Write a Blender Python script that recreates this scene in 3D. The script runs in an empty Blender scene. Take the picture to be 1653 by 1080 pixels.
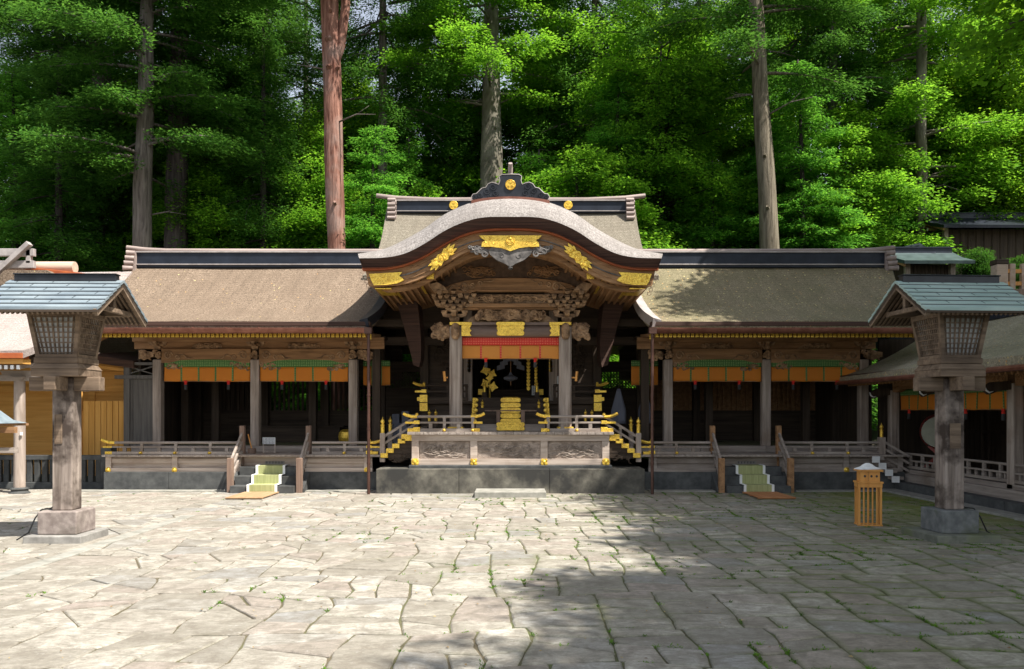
import bpy, math, random
import numpy as np
from mathutils import Vector, Matrix

# ------------------------------------------------------------------ camera, world, sun, exposure
scene = bpy.context.scene
COL = scene.collection
F = 1290.0
CAMH = 1.6
cam_data = bpy.data.cameras.new("camera")
cam_data.sensor_width = 36.0
cam_data.lens = 36.0 * F / 1653.0
cam_data.shift_y = 125.0 / 1653.0
cam_data.clip_start = 0.05
cam_data.clip_end = 2000.0
camera = bpy.data.objects.new("camera", cam_data)
camera.location = (0, 0, CAMH)
camera.rotation_euler = (math.radians(90), 0, 0)
COL.objects.link(camera)
scene.camera = camera

SUN_EL = math.radians(58.0)
SUN_AZ_FROM_X = math.radians(-32.0)      # measured from +X, negative = towards the camera side
sun_dir = Vector((math.cos(SUN_EL) * math.cos(SUN_AZ_FROM_X), math.cos(SUN_EL) * math.sin(SUN_AZ_FROM_X), math.sin(SUN_EL)))
world = bpy.data.worlds.new("World")
scene.world = world
world.use_nodes = True
wn = world.node_tree.nodes
wn.clear()
wo = wn.new("ShaderNodeOutputWorld")
bg = wn.new("ShaderNodeBackground")
sky = wn.new("ShaderNodeTexSky")
sky.sky_type = 'NISHITA'
sky.sun_disc = False
sky.sun_elevation = SUN_EL
sky.sun_rotation = math.atan2(sun_dir.x, sun_dir.y)
sky.dust_density = 1.5
bg.inputs[1].default_value = 0.115
hs_ = wn.new('ShaderNodeHueSaturation'); hs_.inputs['Saturation'].default_value = 0.45
world.node_tree.links.new(sky.outputs[0], hs_.inputs['Color'])
world.node_tree.links.new(hs_.outputs[0], bg.inputs[0])
world.node_tree.links.new(bg.outputs[0], wo.inputs[0])
sl = bpy.data.lights.new("sun", 'SUN')
sl.energy = 5.0
sl.angle = math.radians(0.53)
sl.color = (1.0, 0.955, 0.88)
so = bpy.data.objects.new("sun", sl)
so.rotation_euler = (-sun_dir).to_track_quat('-Z', 'Y').to_euler()
so.location = (20, -10, 40)
COL.objects.link(so)
scene.view_settings.view_transform = 'Standard'
scene.view_settings.look = 'None'
scene.view_settings.gamma = 1.0
scene.view_settings.exposure = 1.08
scene.view_settings.use_curve_mapping = False
scene.render.engine = 'CYCLES'
scene.cycles.max_bounces = 7
scene.cycles.diffuse_bounces = 4
scene.cycles.glossy_bounces = 3
scene.cycles.transmission_bounces = 4
scene.cycles.use_adaptive_sampling = True
scene.cycles.use_denoising = True
scene.cycles.sample_clamp_indirect = 6.0

rnd = random.Random(7)
PI = math.pi


def PX(px, Y): return (px - 826.5) * Y / F
def PZ(py, Y): return CAMH - (py - 665.0) * Y / F


# ------------------------------------------------------------------ mesh builder
OFF = {}


class MB:
    def __init__(self):
        self.v = []; self.f = []; self.m = []; self.mi = 0

    def add(self, verts, faces, mi=None):
        b = len(self.v)
        self.v.extend([tuple(p) for p in verts])
        mi = self.mi if mi is None else mi
        for q in faces:
            self.f.append([b + i for i in q]); self.m.append(mi)
        return self

    def box(self, x0, x1, y0, y1, z0, z1, mi=None, rot=None, piv=None):
        vs = [(x, y, z) for z in (z0, z1) for y in (y0, y1) for x in (x0, x1)]
        if rot is not None:
            p = Vector(piv or ((x0 + x1) / 2, (y0 + y1) / 2, (z0 + z1) / 2))
            vs = [tuple(rot @ (Vector(q) - p) + p) for q in vs]
        return self.add(vs, [(0, 2, 3, 1), (4, 5, 7, 6), (0, 1, 5, 4), (2, 6, 7, 3), (0, 4, 6, 2), (1, 3, 7, 5)], mi)

    def frustum(self, cx, cy, z0, z1, a0, b0, a1, b1, mi=None):
        vs = [(cx + sx * a0, cy + sy * b0, z0) for sy in (-1, 1) for sx in (-1, 1)] + \
             [(cx + sx * a1, cy + sy * b1, z1) for sy in (-1, 1) for sx in (-1, 1)]
        return self.add(vs, [(0, 2, 3, 1), (4, 5, 7, 6), (0, 1, 5, 4), (2, 6, 7, 3), (0, 4, 6, 2), (1, 3, 7, 5)], mi)

    def beam(self, p0, p1, w, h, mi=None, up=(0, 0, 1)):
        p0 = Vector(p0); p1 = Vector(p1); d = (p1 - p0).normalized()
        s = d.cross(Vector(up))
        if s.length < 1e-4: s = d.cross(Vector((0, 1, 0)))
        s.normalize(); u = s.cross(d).normalized()
        vs = [tuple(p + s * (a * w / 2) + u * (b * h / 2)) for p in (p0, p1) for b in (-1, 1) for a in (-1, 1)]
        return self.add(vs, [(0, 1, 3, 2), (4, 6, 7, 5), (0, 4, 5, 1), (2, 3, 7, 6), (0, 2, 6, 4), (1, 5, 7, 3)], mi)

    def tube(self, pts, rad, n=8, mi=None, cap=True):
        pts = [Vector(p) for p in pts]
        if not hasattr(rad, '__len__'): rad = [rad] * len(pts)
        vs = []; fs = []
        ref = None
        for i, p in enumerate(pts):
            d = (pts[min(i + 1, len(pts) - 1)] - pts[max(i - 1, 0)])
            if d.length < 1e-9: d = Vector((0, 0, 1))
            d.normalize()
            if ref is None:
                ref = d.cross(Vector((0, 0, 1)))
                if ref.length < 1e-3: ref = Vector((1, 0, 0))
            ref = (ref - d * ref.dot(d))
            if ref.length < 1e-6: ref = Vector((1, 0, 0))
            ref.normalize(); b = d.cross(ref)
            for k in range(n):
                a = 2 * PI * k / n
                vs.append(tuple(p + (ref * math.cos(a) + b * math.sin(a)) * rad[i]))
        for i in range(len(pts) - 1):
            for k in range(n):
                a = i * n + k; c = i * n + (k + 1) % n
                fs.append((a, c, c + n, a + n))
        if cap:
            fs.append(tuple(range(n - 1, -1, -1)))
            fs.append(tuple((len(pts) - 1) * n + k for k in range(n)))
        return self.add(vs, fs, mi)

    def lathe(self, prof, c, n=14, mi=None, axis='z'):
        vs = []; fs = []
        for r, h in prof:
            for k in range(n):
                a = 2 * PI * k / n
                if axis == 'z': vs.append((c[0] + r * math.cos(a), c[1] + r * math.sin(a), c[2] + h))
                elif axis == 'y': vs.append((c[0] + r * math.cos(a), c[1] + h, c[2] + r * math.sin(a)))
                else: vs.append((c[0] + h, c[1] + r * math.cos(a), c[2] + r * math.sin(a)))
        for i in range(len(prof) - 1):
            for k in range(n):
                a = i * n + k; b = i * n + (k + 1) % n
                fs.append((a, b, b + n, a + n))
        fs.append(tuple(range(n - 1, -1, -1)))
        fs.append(tuple((len(prof) - 1) * n + k for k in range(n)))
        return self.add(vs, fs, mi)

    def prism(self, poly, y0, y1, mi=None, plane='xz'):
        n = len(poly)
        def P(a, b, d):
            if plane == 'xz': return (a, d, b)
            if plane == 'yz': return (d, a, b)
            return (a, b, d)
        vs = [P(a, b, y0) for a, b in poly] + [P(a, b, y1) for a, b in poly]
        fs = [tuple(range(n)), tuple(range(2 * n - 1, n - 1, -1))]
        for i in range(n):
            j = (i + 1) % n
            fs.append((i, i + n, j + n, j))
        return self.add(vs, fs, mi)

    def grid(self, rows, mi=None, close=False):
        n = len(rows[0]); vs = [p for r in rows for p in r]; fs = []
        R = len(rows)
        for i in range(R if close else R - 1):
            for k in range(n - 1):
                a = i * n + k; b = ((i + 1) % R) * n + k
                fs.append((a, a + 1, b + 1, b))
        return self.add(vs, fs, mi)

    def loops(self, rows, mi=None):
        """closed cross sections (each row a closed loop) joined and capped"""
        n = len(rows[0]); vs = [p for r in rows for p in r]; fs = []
        for i in range(len(rows) - 1):
            for k in range(n):
                a = i * n + k; b = i * n + (k + 1) % n
                fs.append((a, b, b + n, a + n))
        fs.append(tuple(range(n - 1, -1, -1)))
        fs.append(tuple((len(rows) - 1) * n + k for k in range(n)))
        return self.add(vs, fs, mi)

    def build(self, name, mats, parent=None, smooth=False, bevel=0.0, label=None, cat=None, group=None, kind=None, loc=None):
        me = bpy.data.meshes.new(name)
        o = bpy.data.objects.new(name, me)
        off = Vector((0, 0, 0))
        if parent is not None:
            off = OFF[parent.name]
            o.parent = parent
        elif loc is not None:
            off = Vector(loc)
            o.location = off
        me.from_pydata([(p[0] - off.x, p[1] - off.y, p[2] - off.z) for p in self.v], [], self.f)
        if not isinstance(mats, (list, tuple)): mats = [mats]
        for mm in mats: me.materials.append(mm)
        if len(mats) > 1: me.polygons.foreach_set('material_index', self.m)
        if smooth:
            me.polygons.foreach_set('use_smooth', [True] * len(me.polygons))
            if smooth != 'all':
                try: me.set_sharp_from_angle(angle=math.radians(40))
                except Exception: pass
        me.validate(); me.update()
        COL.objects.link(o)
        OFF[o.name] = off
        if bevel:
            b = o.modifiers.new('bevel', 'BEVEL'); b.width = bevel; b.segments = 2; b.limit_method = 'ANGLE'
            b.angle_limit = math.radians(40)
        tag(o, label, cat, group, kind)
        return o


def tag(o, label=None, cat=None, group=None, kind=None):
    if label: o['label'] = label
    if cat: o['category'] = cat
    if group: o['group'] = group
    if kind: o['kind'] = kind
    return o


def thing(name, label, cat, loc=(0, 0, 0), group=None):
    o = bpy.data.objects.new(name, None)
    o.empty_display_size = 0.2
    o.location = loc
    COL.objects.link(o)
    OFF[o.name] = Vector(loc)
    return tag(o, label, cat, group)


CHILD = {}


def copy_tree(o, parent=None):
    kids = [c for c in bpy.data.objects if c.parent == o]
    c = o.copy(); COL.objects.link(c); c.parent = parent
    for k in kids: copy_tree(k, c)
    return c


# ------------------------------------------------------------------ materials
def nt(name):
    m = bpy.data.materials.new(name); m.use_nodes = True
    t = m.node_tree; t.nodes.clear()
    out = t.nodes.new('ShaderNodeOutputMaterial')
    p = t.nodes.new('ShaderNodeBsdfPrincipled')
    t.links.new(p.outputs[0], out.inputs[0])
    return m, t, p, out


def _mix(t, fac, a, b, mode='MIX'):
    n = t.nodes.new('ShaderNodeMix'); n.data_type = 'RGBA'; n.blend_type = mode
    for s, val in ((0, fac), (6, a), (7, b)):
        if hasattr(val, 'is_linked') or hasattr(val, 'links'): t.links.new(val, n.inputs[s])
        elif s == 0: n.inputs[0].default_value = val
        else: n.inputs[s].default_value = (*val, 1)
    return n.outputs[2]


def _ramp(t, fac, a, b):
    r = t.nodes.new('ShaderNodeMapRange'); r.inputs[1].default_value = a; r.inputs[2].default_value = b
    t.links.new(fac, r.inputs[0]); return r.outputs[0]


def _noise(t, coord, scale, detail=6, rough=0.6, sc=(1, 1, 1), dist=0.0):
    mp = t.nodes.new('ShaderNodeMapping'); mp.inputs['Scale'].default_value = sc
    t.links.new(coord, mp.inputs[0])
    n = t.nodes.new('ShaderNodeTexNoise'); n.inputs['Scale'].default_value = scale
    n.inputs['Detail'].default_value = detail; n.inputs['Roughness'].default_value = rough
    n.inputs['Distortion'].default_value = dist
    t.links.new(mp.outputs[0], n.inputs['Vector'])
    return n.outputs[0]


def _bump(t, p, h, strength, dist=0.01):
    b = t.nodes.new('ShaderNodeBump'); b.inputs['Strength'].default_value = strength; b.inputs['Distance'].default_value = dist
    t.links.new(h, b.inputs['Height']); t.links.new(b.outputs[0], p.inputs['Normal'])


def simple(name, c1, c2, scale=8, sc=(1, 1, 1), rough=0.7, metal=0.0, bump=0.3, bdist=0.01, c3=None, s3=1.2, lo=0.35, hi=0.68, lo3=0.5, hi3=0.7, spec=0.4, detail=8, dist=0.0):
    m, t, p, out = nt(name)
    tc = t.nodes.new('ShaderNodeTexCoord').outputs['Object']
    n = _noise(t, tc, scale, detail, 0.62, sc, dist)
    col = _mix(t, _ramp(t, n, lo, hi), c1, c2)
    if c3:
        n3 = _noise(t, tc, s3, 5, 0.6)
        col = _mix(t, _ramp(t, n3, lo3, hi3), col, c3)
    t.links.new(col, p.inputs['Base Color'])
    p.inputs['Roughness'].default_value = rough; p.inputs['Metallic'].default_value = metal
    p.inputs['Specular IOR Level'].default_value = spec
    if bump: _bump(t, p, n, bump, bdist)
    return m


def wood(name, c1, c2, c3=None, axis='z', rough=0.75, bump=0.5, scale=14, s3=1.5, lo3=0.52, hi3=0.75):
    k = {'x': (0.06, 1, 1), 'y': (1, 0.06, 1), 'z': (1, 1, 0.06)}[axis]
    return simple(name, c1, c2, scale, k, rough, 0, bump, 0.006, c3, s3, 0.3, 0.72, lo3, hi3, spec=0.25, detail=9, dist=0.4)


W_GREY_Z = wood('weathered post wood', (0.17, 0.13, 0.105), (0.48, 0.40, 0.34), (0.22, 0.16, 0.12), 'z')
W_GREY_X = wood('weathered rail wood', (0.17, 0.135, 0.115), (0.42, 0.36, 0.31), (0.19, 0.145, 0.11), 'x')
W_GREY_Y = wood('weathered rail wood deep', (0.17, 0.135, 0.115), (0.42, 0.36, 0.31), (0.19, 0.145, 0.11), 'y')
W_PALE_X = wood('pale platform wood', (0.30, 0.235, 0.19), (0.60, 0.50, 0.42), (0.28, 0.20, 0.15), 'x', lo3=.55, hi3=.8)
W_BROWN_X = wood('brown beam wood', (0.17, 0.09, 0.042), (0.44, 0.25, 0.125), (0.13, 0.072, 0.036), 'x')
W_BROWN_Y = wood('brown rafter wood', (0.17, 0.088, 0.04), (0.42, 0.235, 0.115), None, 'y')
W_CARVE = simple('carved wood', (0.10, 0.055, 0.028), (0.50, 0.315, 0.175), 7, rough=.7, bump=.6, bdist=.012)
W_CARVE_GREY = simple('grey carved wood', (0.055, 0.05, 0.047), (0.20, 0.18, 0.168), 9, rough=.7, bump=.5)
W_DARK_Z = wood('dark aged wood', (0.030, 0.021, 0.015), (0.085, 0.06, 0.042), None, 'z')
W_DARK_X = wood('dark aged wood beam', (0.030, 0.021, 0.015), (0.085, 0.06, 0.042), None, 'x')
W_POST_RED = wood('reddish stair post wood', (0.12, 0.075, 0.055), (0.27, 0.185, 0.14), None, 'z')
W_NEW_X = wood('fresh cedar boards', (0.52, 0.25, 0.055), (0.70, 0.38, 0.11), None, 'x', bump=.15)
W_NEW_Z = wood('fresh cedar pickets', (0.50, 0.24, 0.05), (0.68, 0.37, 0.10), None, 'z', bump=.15)
W_NEW_LOG = wood('pale fresh log', (0.38, 0.28, 0.21), (0.56, 0.44, 0.35), (0.33, 0.19, 0.12), 'x', bump=.2)
W_STAND = wood('varnished stand wood', (0.55, 0.23, 0.05), (0.72, 0.36, 0.10), None, 'z', rough=.45, bump=.1)
W_BOARD = wood('tan duckboard wood', (0.30, 0.18, 0.095), (0.46, 0.30, 0.17), None, 'y', bump=.2)
W_BOARD_R = wood('red brown duckboard wood', (0.36, 0.15, 0.06), (0.52, 0.25, 0.11), None, 'y', bump=.2)
W_LANT = wood('lantern post wood', (0.10, 0.075, 0.06), (0.38, 0.315, 0.27), (0.055, 0.04, 0.032), 'z', bump=.7, s3=1.7, lo3=.43, hi3=.56)
W_LANT_X = wood('lantern beam wood', (0.085, 0.058, 0.04), (0.27, 0.195, 0.135), (0.06, 0.042, 0.03), 'x', bump=.6)
STONE_BASE = simple('dark foundation stone', (0.045, 0.047, 0.047), (0.095, 0.097, 0.093), 6, rough=.8, bump=.25, c3=(0.032, 0.032, 0.030), s3=.9)
STONE_PORCH = simple('mottled porch stone', (0.07, 0.064, 0.052), (0.19, 0.175, 0.14), 4, rough=.85, bump=.3, c3=(0.032, 0.031, 0.028), s3=1.1, lo3=.45, hi3=.62)
STONE_PLINTH = simple('brown plinth stone', (0.17, 0.135, 0.12), (0.32, 0.27, 0.24), 9, rough=.85, bump=.6, c3=(0.12, 0.10, 0.08), s3=3)
STONE_PLINTH_B = simple('blue grey plinth stone', (0.09, 0.095, 0.095), (0.17, 0.175, 0.17), 9, rough=.85, bump=.4, c3=(0.07, 0.08, 0.04), s3=3, lo3=.5, hi3=.75)
STONE_LIGHT = simple('pale kerb stone', (0.20, 0.195, 0.165), (0.34, 0.325, 0.285), 6, rough=.85, bump=.3)
GUTTER = simple('brown copper gutter', (0.17, 0.062, 0.04), (0.30, 0.13, 0.09), 5, rough=.45, metal=.5, bump=.05)
PIPE = simple('brown downpipe', (0.06, 0.028, 0.02), (0.11, 0.055, 0.04), 5, rough=.4, metal=.4, bump=.05)
NAVY = simple('dark blue ridge copper', (0.009, 0.012, 0.02), (0.02, 0.026, 0.04), 3, rough=.45, metal=.2, bump=.05)
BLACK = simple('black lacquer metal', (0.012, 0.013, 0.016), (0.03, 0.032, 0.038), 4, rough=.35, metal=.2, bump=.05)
PALE_METAL = simple('pale weathered metal trim', (0.26, 0.23, 0.22), (0.40, 0.36, 0.34), 6, rough=.6, bump=.1)
PINK_LOG = simple('pinkish weathered ridge pole', (0.20, 0.155, 0.14), (0.38, 0.305, 0.27), 8, sc=(.1, 1, 1), rough=.7, bump=.2)
BARK_EDGE = simple('layered bark edge', (0.030, 0.014, 0.009), (0.085, 0.042, 0.028), 14, sc=(.05, .3, 3), rough=.8, bump=.5)
RED_LINE = simple('orange red trim', (0.30, 0.065, 0.02), (0.42, 0.11, 0.03), 5, rough=.5, bump=.05)
TILE_BLUE = simple('blue grey copper shingles', (0.16, 0.20, 0.23), (0.27, 0.32, 0.345), 5, sc=(.4, 1, 1), rough=.4, metal=.15, bump=.1)
TILE_GREEN = simple('verdigris copper shingles', (0.27, 0.38, 0.35), (0.41, 0.52, 0.48), 5, sc=(.4, 1, 1), rough=.5, metal=.1, bump=.1)
TILE_DULL = simple('dull green copper roof', (0.03, 0.05, 0.05), (0.075, 0.11, 0.11), 3, rough=.5, metal=.2, bump=.1)
PAPER = simple('white paper', (0.70, 0.70, 0.68), (0.80, 0.80, 0.78), 5, rough=.9, bump=0)
PAPER_GREY = simple('grey white lantern paper', (0.74, 0.76, 0.78), (0.82, 0.84, 0.86), 5, rough=.9, bump=0)
_t = PAPER_GREY.node_tree; _tr = _t.nodes.new('ShaderNodeBsdfTranslucent'); _tr.inputs[0].default_value = (.8, .8, .78, 1)
_mx = _t.nodes.new('ShaderNodeMixShader'); _mx.inputs[0].default_value = .4
_pp = [n for n in _t.nodes if n.type == 'BSDF_PRINCIPLED'][0]; _oo = [n for n in _t.nodes if n.type == 'OUTPUT_MATERIAL'][0]
_t.links.new(_pp.outputs[0], _mx.inputs[1]); _t.links.new(_tr.outputs[0], _mx.inputs[2]); _t.links.new(_mx.outputs[0], _oo.inputs[0])
ROBE = simple('pale violet white cloth', (0.10, 0.105, 0.13), (0.16, 0.165, 0.20), 5, sc=(3, 1, .3), rough=.9, bump=.2)
MAT_GREEN = simple('green straw mat', (0.27, 0.29, 0.12), (0.42, 0.43, 0.21), 30, sc=(1, .05, .05), rough=.9, bump=.15)
TATAMI = simple('tatami floor', (0.12, 0.12, 0.05), (0.18, 0.17, 0.08), 30, sc=(.2, 1, 1), rough=.9, bump=.1)
CABLE = simple('black cable', (0.01, 0.01, 0.01), (0.02, 0.02, 0.02), 4, rough=.5, bump=0)
RED = simple('red cloth', (0.55, 0.015, 0.012), (0.70, 0.04, 0.02), 12, rough=.8, bump=.1)
DRUM_RED = simple('dark red lacquer', (0.16, 0.015, 0.01), (0.26, 0.03, 0.018), 6, rough=.35, bump=.05)
DRUM_SKIN = simple('drum skin', (0.24, 0.24, 0.18), (0.33, 0.325, 0.25), 3, rough=.7, bump=.05)
INK = simple('dark ink', (0.03, 0.03, 0.03), (0.06, 0.06, 0.06), 4, rough=.8, bump=0)


def gold_mat(name, c=(0.93, 0.62, 0.09), rough=.40, bump=.6, scale=55, metal=.55):
    m, t, p, out = nt(name)
    tc = t.nodes.new('ShaderNodeTexCoord').outputs['Object']
    v = t.nodes.new('ShaderNodeTexVoronoi'); v.inputs['Scale'].default_value = scale; v.feature = 'SMOOTH_F1'
    nz = _noise(t, tc, 9, 5, .6, dist=1.5)
    t.links.new(tc, v.inputs['Vector'])
    ad = t.nodes.new('ShaderNodeMath'); ad.operation = 'ADD'
    t.links.new(v.outputs['Distance'], ad.inputs[0]); t.links.new(nz, ad.inputs[1])
    col = _mix(t, _ramp(t, ad.outputs[0], .45, 1.0), (c[0] * .42, c[1] * .34, c[2] * .25), c)
    big = _noise(t, tc, 5, 5, .65)
    col = _mix(t, _ramp(t, big, .5, .75), col, (c[0] * .6, c[1] * .5, c[2] * .5))
    t.links.new(col, p.inputs['Base Color'])
    p.inputs['Metallic'].default_value = metal; p.inputs['Roughness'].default_value = rough
    _bump(t, p, ad.outputs[0], bump, .004)
    return m


GOLD = gold_mat('engraved gold', bump=1.0, rough=.34)
GOLD_PLAIN = gold_mat('polished gold', rough=.3, bump=.15)


def bark_roof(name, c1, c2, c3, leaf_amt=0.0, moss=(0.10, 0.10, 0.04), mossamt=0.0, spkl=1.0, lsc=13):
    m, t, p, out = nt(name)
    tc = t.nodes.new('ShaderNodeTexCoord').outputs['Object']
    fine = _noise(t, tc, 34, 8, .72, (1, .8, .8))
    big = _noise(t, tc, 1.3, 6, .6)
    col = _mix(t, _ramp(t, fine, .41, .59), c1, c2)
    col = _mix(t, _ramp(t, big, .42, .75), col, c3)
    # courses of bark shingles
    w = t.nodes.new('ShaderNodeTexWave'); w.wave_type = 'BANDS'; w.bands_direction = 'Y'
    w.inputs['Scale'].default_value = 3.2; w.inputs['Distortion'].default_value = 5; w.inputs['Detail'].default_value = 3
    w.inputs['Detail Scale'].default_value = 3
    t.links.new(tc, w.inputs[0])
    mw = t.nodes.new('ShaderNodeMath'); mw.operation = 'MULTIPLY'; mw.inputs[1].default_value = .30
    t.links.new(w.outputs[0], mw.inputs[0])
    col = _mix(t, mw.outputs[0], col, (c1[0] * .7, c1[1] * .7, c1[2] * .7))
    spk = _noise(t, tc, 85, 3, .8)
    stk = _noise(t, tc, 2.2, 6, .7, (3.2, .22, .22))
    col = _mix(t, _ramp(t, stk, .45, .72), col, _mix(t, .35, col, (c1[0] * .45, c1[1] * .45, c1[2] * .42)))
    col0 = col
    col = _mix(t, _ramp(t, spk, .56, .66), col, (min(1, c2[0] * 1.35), min(1, c2[1] * 1.3), min(1, c2[2] * 1.25)))
    col = _mix(t, _ramp(t, spk, .42, .34), col, (c1[0] * .5, c1[1] * .48, c1[2] * .45))
    col = _mix(t, spkl, col0, col)
    if mossamt:
        mn = _noise(t, tc, .7, 6, .65)
        mr = _ramp(t, mn, .38, .62)
        ml = t.nodes.new('ShaderNodeMath'); ml.operation = 'MULTIPLY'; ml.inputs[1].default_value = mossamt
        t.links.new(mr, ml.inputs[0])
        col = _mix(t, ml.outputs[0], col, moss)
    if leaf_amt:
        v = t.nodes.new('ShaderNodeTexVoronoi'); v.inputs['Scale'].default_value = lsc
        t.links.new(tc, v.inputs['Vector'])
        th = t.nodes.new('ShaderNodeMath'); th.operation = 'LESS_THAN'; th.inputs[1].default_value = .21
        t.links.new(v.outputs['Distance'], th.inputs[0])
        sp = t.nodes.new('ShaderNodeSeparateColor'); t.links.new(v.outputs['Color'], sp.inputs[0])
        pk = t.nodes.new('ShaderNodeMath'); pk.operation = 'GREATER_THAN'; pk.inputs[1].default_value = 1 - leaf_amt
        t.links.new(sp.outputs[0], pk.inputs[0])
        mu = t.nodes.new('ShaderNodeMath'); mu.operation = 'MULTIPLY'
        t.links.new(th.outputs[0], mu.inputs[0]); t.links.new(pk.outputs[0], mu.inputs[1])
        lc = _mix(t, sp.outputs[1], (0.42, 0.20, 0.07), (0.55, 0.50, 0.22))
        col = _mix(t, mu.outputs[0], col, lc)
    t.links.new(col, p.inputs['Base Color'])
    p.inputs['Roughness'].default_value = .85; p.inputs['Specular IOR Level'].default_value = .3
    _bump(t, p, fine, .8, .02)
    return m


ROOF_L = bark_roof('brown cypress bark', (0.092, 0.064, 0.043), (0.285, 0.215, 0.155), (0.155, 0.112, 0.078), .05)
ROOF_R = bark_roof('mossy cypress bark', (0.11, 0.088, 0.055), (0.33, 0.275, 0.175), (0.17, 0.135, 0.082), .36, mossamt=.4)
ROOF_K = bark_roof('pale bark with painted sun sheen', (0.18, 0.16, 0.148), (0.36, 0.33, 0.31), (0.22, 0.195, 0.18), 0, spkl=.35)  # paler copy of the bark; sheen of grazing sun is in the colour
ROOF_M = bark_roof('grey brown cypress bark', (0.11, 0.095, 0.07), (0.26, 0.23, 0.18), (0.155, 0.132, 0.10), 0)
ROOF_LEFT = bark_roof('silver shingle roof', (0.24, 0.20, 0.185), (0.44, 0.39, 0.36), (0.30, 0.23, 0.205), 0)


ROOF_C = bark_roof('tan grey bark with painted light', (0.21, 0.185, 0.13), (0.52, 0.46, 0.345), (0.30, 0.26, 0.18), .4, mossamt=.35)  # albedo raised to paint in light that the canopies block


def blind_mat(name, c, band=(0.1, 0.25, 0.05)):
    m, t, p, out = nt(name)
    tc = t.nodes.new('ShaderNodeTexCoord').outputs['Object']
    w = t.nodes.new('ShaderNodeTexWave'); w.bands_direction = 'Z'; w.inputs['Scale'].default_value = 22
    w.inputs['Distortion'].default_value = .4
    t.links.new(tc, w.inputs[0])
    n = _noise(t, tc, 3, 4, .6, (1, 1, .4))
    col = _mix(t, w.outputs[0], (c[0] * .8, c[1] * .78, c[2] * .7), c)
    col = _mix(t, _ramp(t, n, .35, .8), col, (c[0] * .82, c[1] * .76, c[2] * .7))
    t.links.new(col, p.inputs['Base Color']); p.inputs['Roughness'].default_value = .75
    tr = t.nodes.new('ShaderNodeBsdfTranslucent'); t.links.new(col, tr.inputs[0])
    mx = t.nodes.new('ShaderNodeMixShader'); mx.inputs[0].default_value = .25
    t.links.new(p.outputs[0], mx.inputs[1]); t.links.new(tr.outputs[0], mx.inputs[2]); t.links.new(mx.outputs[0], out.inputs[0])
    return m


BLIND_O = blind_mat('orange split bamboo', (0.85, 0.30, 0.03))
BLIND_T = blind_mat('tan split bamboo', (0.88, 0.37, 0.07))


def brocade(name, base, dot, sx=20, sz=20):
    m, t, p, out = nt(name)
    tc = t.nodes.new('ShaderNodeTexCoord').outputs['Object']
    mp = t.nodes.new('ShaderNodeMapping'); mp.inputs['Scale'].default_value = (sx, 0.001, sz)
    t.links.new(tc, mp.inputs[0])
    v = t.nodes.new('ShaderNodeTexVoronoi'); v.inputs['Scale'].default_value = 1; v.inputs['Randomness'].default_value = .15
    t.links.new(mp.outputs[0], v.inputs['Vector'])
    col = _mix(t, _ramp(t, v.outputs['Distance'], .28, .36), dot, base)
    t.links.new(col, p.inputs['Base Color']); p.inputs['Roughness'].default_value = .7
    return m


BROC_G = brocade('green brocade', (0.05, 0.15, 0.03), (0.20, 0.32, 0.11))
BROC_R = brocade('red brocade', (0.58, 0.025, 0.012), (0.70, 0.14, 0.08))


def leaf_mat(name, c1, c2, trans=.45, c3=None, gloss=.07):
    m, t, p, out = nt(name)
    tc = t.nodes.new('ShaderNodeTexCoord').outputs['Object']
    at = t.nodes.new('ShaderNodeAttribute'); at.attribute_name = 'tint'
    n = _noise(t, tc, .55, 4, .6)
    col = _mix(t, at.outputs['Fac'], c1, c2)
    if c3: col = _mix(t, _ramp(t, n, .45, .65), col, c3)
    t.links.new(col, p.inputs['Base Color'])
    p.inputs['Roughness'].default_value = .6; p.inputs['Specular IOR Level'].default_value = gloss
    tr = t.nodes.new('ShaderNodeBsdfTranslucent')
    hs = t.nodes.new('ShaderNodeHueSaturation'); hs.inputs['Value'].default_value = 1.5; hs.inputs['Hue'].default_value = .485
    t.links.new(col, hs.inputs['Color']); t.links.new(hs.outputs[0], tr.inputs[0])
    mx = t.nodes.new('ShaderNodeMixShader'); mx.inputs[0].default_value = trans
    t.links.new(p.outputs[0], mx.inputs[1]); t.links.new(tr.outputs[0], mx.inputs[2]); t.links.new(mx.outputs[0], out.inputs[0])
    return m


LEAF_DARK = leaf_mat('dark cypress foliage', (0.014, 0.065, 0.010), (0.095, 0.25, 0.03), .45)
LEAF_MID = leaf_mat('mid green foliage', (0.024, 0.10, 0.008), (0.20, 0.46, 0.028), .52)
LEAF_BLUE = leaf_mat('cool hemlock foliage', (0.020, 0.10, 0.011), (0.15, 0.43, 0.04), .52)
LEAF_SHADE = leaf_mat('undergrowth with painted shade', (0.015, 0.065, 0.008), (0.07, 0.20, 0.02), .4)  # darker greens put the shade into the bush colour
LEAF_BRIGHT = leaf_mat('bright maple leaves with painted glow', (0.12, 0.32, 0.014), (0.32, 0.55, 0.03), .55)  # sunlit glow of the far trees is put into this colour
LEAF_YEL = leaf_mat('yellow green foliage', (0.07, 0.21, 0.010), (0.21, 0.38, 0.02), .5)
GRASS = leaf_mat('joint grass', (0.05, 0.11, 0.015), (0.13, 0.26, 0.03), .3)


def bark(name, c1, c2, c3=None, sc=(1, 1, .09), scale=13):
    return simple(name, c1, c2, scale, sc, .9, 0, 1.0, .04, c3, .5, .35, .65, .5, .7, spec=.15, detail=8, dist=.6)


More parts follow.
